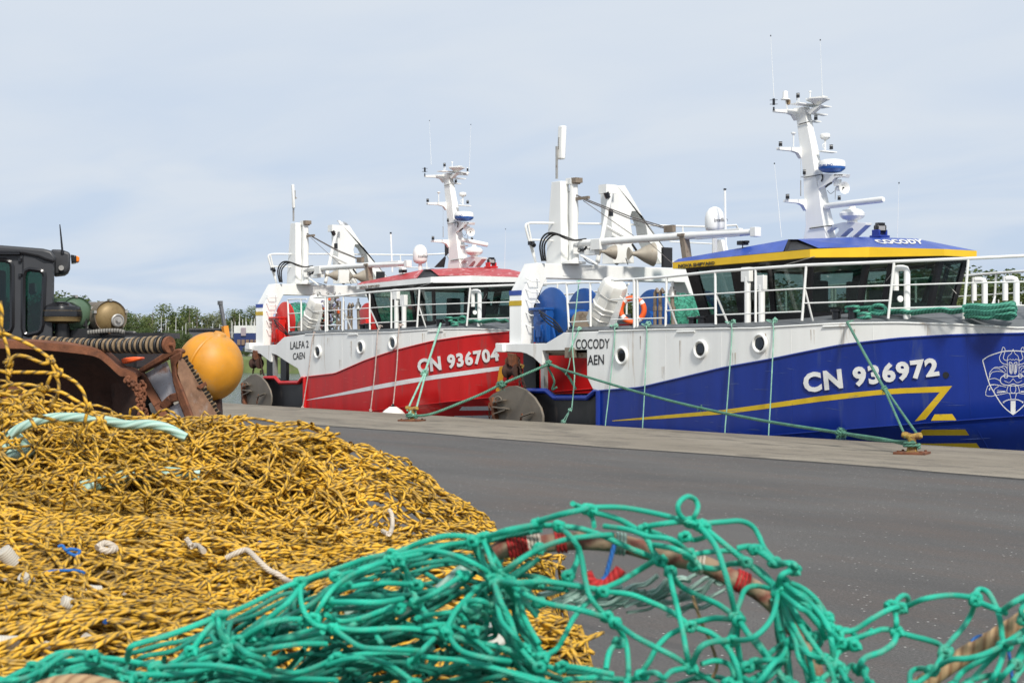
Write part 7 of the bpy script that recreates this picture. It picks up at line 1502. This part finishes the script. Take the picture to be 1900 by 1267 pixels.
for S, f in ((S3, g3), (S2, g2), (S5, g5), (S4, g4)):
    for P in S:
        nst += 1; pts = []
        for i, q_ in enumerate(P):
            px, py = f(*q_); e = (i in (0, len(P)-1)); pts.append(PD(px, py, gdep(px, py, nst if not e else 0)+(.012*math.sin(nst*1.7+i) if not e else 0)))
            if e: key = (round(px/9), round(py/9)); kc.setdefault(key, []).append(pts[-1])
        m.tube(spline(pts, 6), .00262*(1+.06*math.sin(nst)), 8)
rq = random.Random(61)
for S, f in ((S2, g2), (S5, g5), (S3[40:60], g3)):
    for P in S:
        for rep in range(1 if f is g3 else 2):
            ox, oy = rq.uniform(-16, 16), rq.uniform(4, 26); dd_ = rq.uniform(.03, .10); pts = []
            for i, q_ in enumerate(P): px, py = f(*q_); pts.append(PD(px+ox+rq.uniform(-5, 5), py+oy+rq.uniform(-5, 5), 1.5+dd_+.012*math.sin(i*2.1+ox)))
            md_.tube(spline(pts, 5), .0025, 7)
for key, L_ in kc.items():
    if len(L_) >= 1:
        c_ = sum(L_, Vector())/len(L_)
        if len(L_) >= 2 or random.Random(hash(key)).random() < .5:
            q = random.Random(key[0]*31+key[1]); P = []
            for i in range(8):
                a = i*1.9+q.random(); P.append(c_+(RGT*math.cos(a)+up*math.sin(a)*.8)*.0050+FWD*(.004*math.sin(a*1.3+1)-.002))
            m.tube(spline(P, 3), .0025, 7)
gnet = m.build('green_net', M['netgreen'], None, smooth=60)
tag(gnet, 'bright green knotted fishing net bunched across the foreground closest to the camera', 'fishing net')
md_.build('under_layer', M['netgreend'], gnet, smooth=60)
# darker bunched layers of the same net beneath
topx = [-100, 0, 60, 120, 260, 400, 520, 600, 700, 800, 880, 950, 1050, 1150, 1250, 1330, 1400]; topy = [1300, 1268, 1240, 1222, 1225, 1180, 1120, 1085, 1050, 1020, 1010, 1040, 1090, 1130, 1180, 1230, 1300]
q = random.Random(88); PL = []
for i in range(230):
    px = q.uniform(-60, 1120); ty = np.interp(px, topx, topy); py = ty+12+(1300-ty)*q.random()**.8
    if px > 960 and q.random() < .65: continue
    if 985 < px < 1200 and py < 1215: continue
    if 940 < px < 1300 and 1160 < py: 
        if q.random() < .6: continue
    sl = np.interp(px, [0, 500, 900, 1200], [-.25, -.55, -.2, .3]); a0 = math.atan(sl)+q.gauss(0, .28); ln = q.uniform(80, 200); d = 1.55+q.uniform(-.02, .16); c_ = q.gauss(0, 26); pts = []
    for k in range(5):
        t = k/4-.5; x = px+math.cos(a0)*ln*t; y = py+math.sin(a0)*ln*t+c_*(4*t*t-1)*.5
        y = max(y, float(np.interp(x, topx, topy))+4); pts.append(PD(x, y, d+.02*math.sin(k*1.7+i)))
    PL.append([tuple(p) for p in spline(pts, 3)])
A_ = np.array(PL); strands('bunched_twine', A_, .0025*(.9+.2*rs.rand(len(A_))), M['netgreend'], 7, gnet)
# ropes threaded through the green net
def lay2(name, pts, d, r, mat, lab, cat='rope', sides=14): 
    m = MB(); m.tube(spline([PD(x, y, d) for x, y in pts], 8), r, sides); o = m.build(name, mat, None, smooth=60); return tag(o, lab, cat)
hr = lay2('head_rope', [(905, 1035), (930, 1020), (985, 1012), (1040, 1005), (1090, 1003), (1160, 1010), (1230, 1030), (1300, 1045), (1350, 1068), (1400, 1092), (1440, 1125), (1478, 1170), (1505, 1225), (1520, 1290)], 1.56, .0088, M['tanred'], 'frayed tan rope wound with red yarn, arching through the green net')
lay2('head_rope', [(1690, 1285), (1730, 1255), (1790, 1215), (1850, 1180), (1930, 1130)], 1.50, .0082, M['tanrope'], 'clean tan rope with blue ties at the lower right corner')
lay2('head_rope', [(60, 1290), (110, 1272), (170, 1272), (240, 1290)], 1.38, .009, M['tanrope'], 'short bit of tan rope at the bottom left edge under the green net')
lay2('head_rope', [(640, 1130), (690, 1120), (740, 1130), (800, 1110), (860, 1060), (880, 1040)], 1.66, .0085, M['aqua'], 'pale turquoise frayed rope inside the green net left of the arching rope')
for i, (pts, r_, mt, lab) in enumerate(([((1802, 1190), (1820, 1180), (1842, 1196), (1858, 1200), (1850, 1180), (1838, 1172), (1845, 1195), (1880, 1192), (1900, 1180)), .0019, 'bluetw', 'blue twine tie round the tan rope at lower right'], [((1140, 1010), (1132, 1040), (1124, 1068), (1118, 1075)), .0022, 'bluetw', 'blue twine tail hanging from the red wound rope'], [((1870, 1200), (1876, 1240), (1880, 1290)), .0016, 'bluetw', 'thin blue twine hanging straight down at lower right'], [((1088, 1062), (1096, 1078), (1110, 1085), (1128, 1080), (1148, 1060), (1152, 1055)), .0055, 'redtw', 'red rag twist caught in the green net'], [((1285, 1105), (1300, 1150), (1318, 1190), (1330, 1230), (1325, 1250), (1316, 1262)), .0016, 'tanrope', 'thin brown hooked cord hanging in the middle of the green net'])):
    lay2('loose_twine', pts, 1.50, r_, M[mt], lab, 'twine', 7)
# bands of coloured winding on the arching rope
hp = [PD(x, y, 1.56) for x, y in ((930, 1020), (985, 1012), (1040, 1005), (1090, 1003), (1160, 1010), (1230, 1030), (1300, 1045), (1350, 1068), (1400, 1092), (1440, 1125), (1478, 1170), (1505, 1225))]
sp_ = spline(hp, 8); q = random.Random(6)
for i in (5, 9, 16, 31, 47, 60, 74):
    c_ = sp_[i]; d = (sp_[i+1]-sp_[i-1]).normalized(); x_, y_, z_ = frame(d); m = MB(); n_ = q.choice([3, 4, 6])
    m.tube([c_+d*(k/16*.0035-n_*.0017)+(x_*math.cos(k*math.pi/8)+y_*math.sin(k*math.pi/8))*.0098 for k in range(16*n_)], .0016, 5); m.build('yarn_winding', M[q.choice(['redtw', 'bluetw', 'cord', 'redtw', 'aqua'])], hr, smooth=60)
# pale frayed fleece and white pieces inside the green net
m = MB(); q = random.Random(12)
for i in range(26):
    x = 1000+i*11+q.uniform(-12, 12); y = 1095+abs(math.sin(i*.5))*30+q.uniform(-10, 25); P = [PD(x+k*22, y-k*q.uniform(3, 10)+q.uniform(-5, 5), 1.60+.01*q.random()) for k in range(5)]
    m.tube(spline(P, 3), q.uniform(.0012, .0035), 5)
tag(m.build('frayed_fleece', M['aqua'], None, smooth=60), 'pale green frayed rope fibres hanging under the arching rope', 'frayed rope')
for (pts, lab) in ((((885, 1165), (905, 1152), (930, 1150), (948, 1165), (944, 1195), (925, 1210), (900, 1205), (890, 1185)), 'white plastic piece behind the middle of the green net'), (((705, 1218), (735, 1212), (760, 1222), (745, 1240), (712, 1236)), 'small white plastic scrap low in the green net')):
    m = MB(); m.prism([PD(x, y, 1.74) for x, y in pts], FWD*.02); tag(m.build('plastic_scrap', M['canister'], None, bevel=.006), lab, 'scrap')

# the rest of the green net: its bulk goes on down to the ground below the frame
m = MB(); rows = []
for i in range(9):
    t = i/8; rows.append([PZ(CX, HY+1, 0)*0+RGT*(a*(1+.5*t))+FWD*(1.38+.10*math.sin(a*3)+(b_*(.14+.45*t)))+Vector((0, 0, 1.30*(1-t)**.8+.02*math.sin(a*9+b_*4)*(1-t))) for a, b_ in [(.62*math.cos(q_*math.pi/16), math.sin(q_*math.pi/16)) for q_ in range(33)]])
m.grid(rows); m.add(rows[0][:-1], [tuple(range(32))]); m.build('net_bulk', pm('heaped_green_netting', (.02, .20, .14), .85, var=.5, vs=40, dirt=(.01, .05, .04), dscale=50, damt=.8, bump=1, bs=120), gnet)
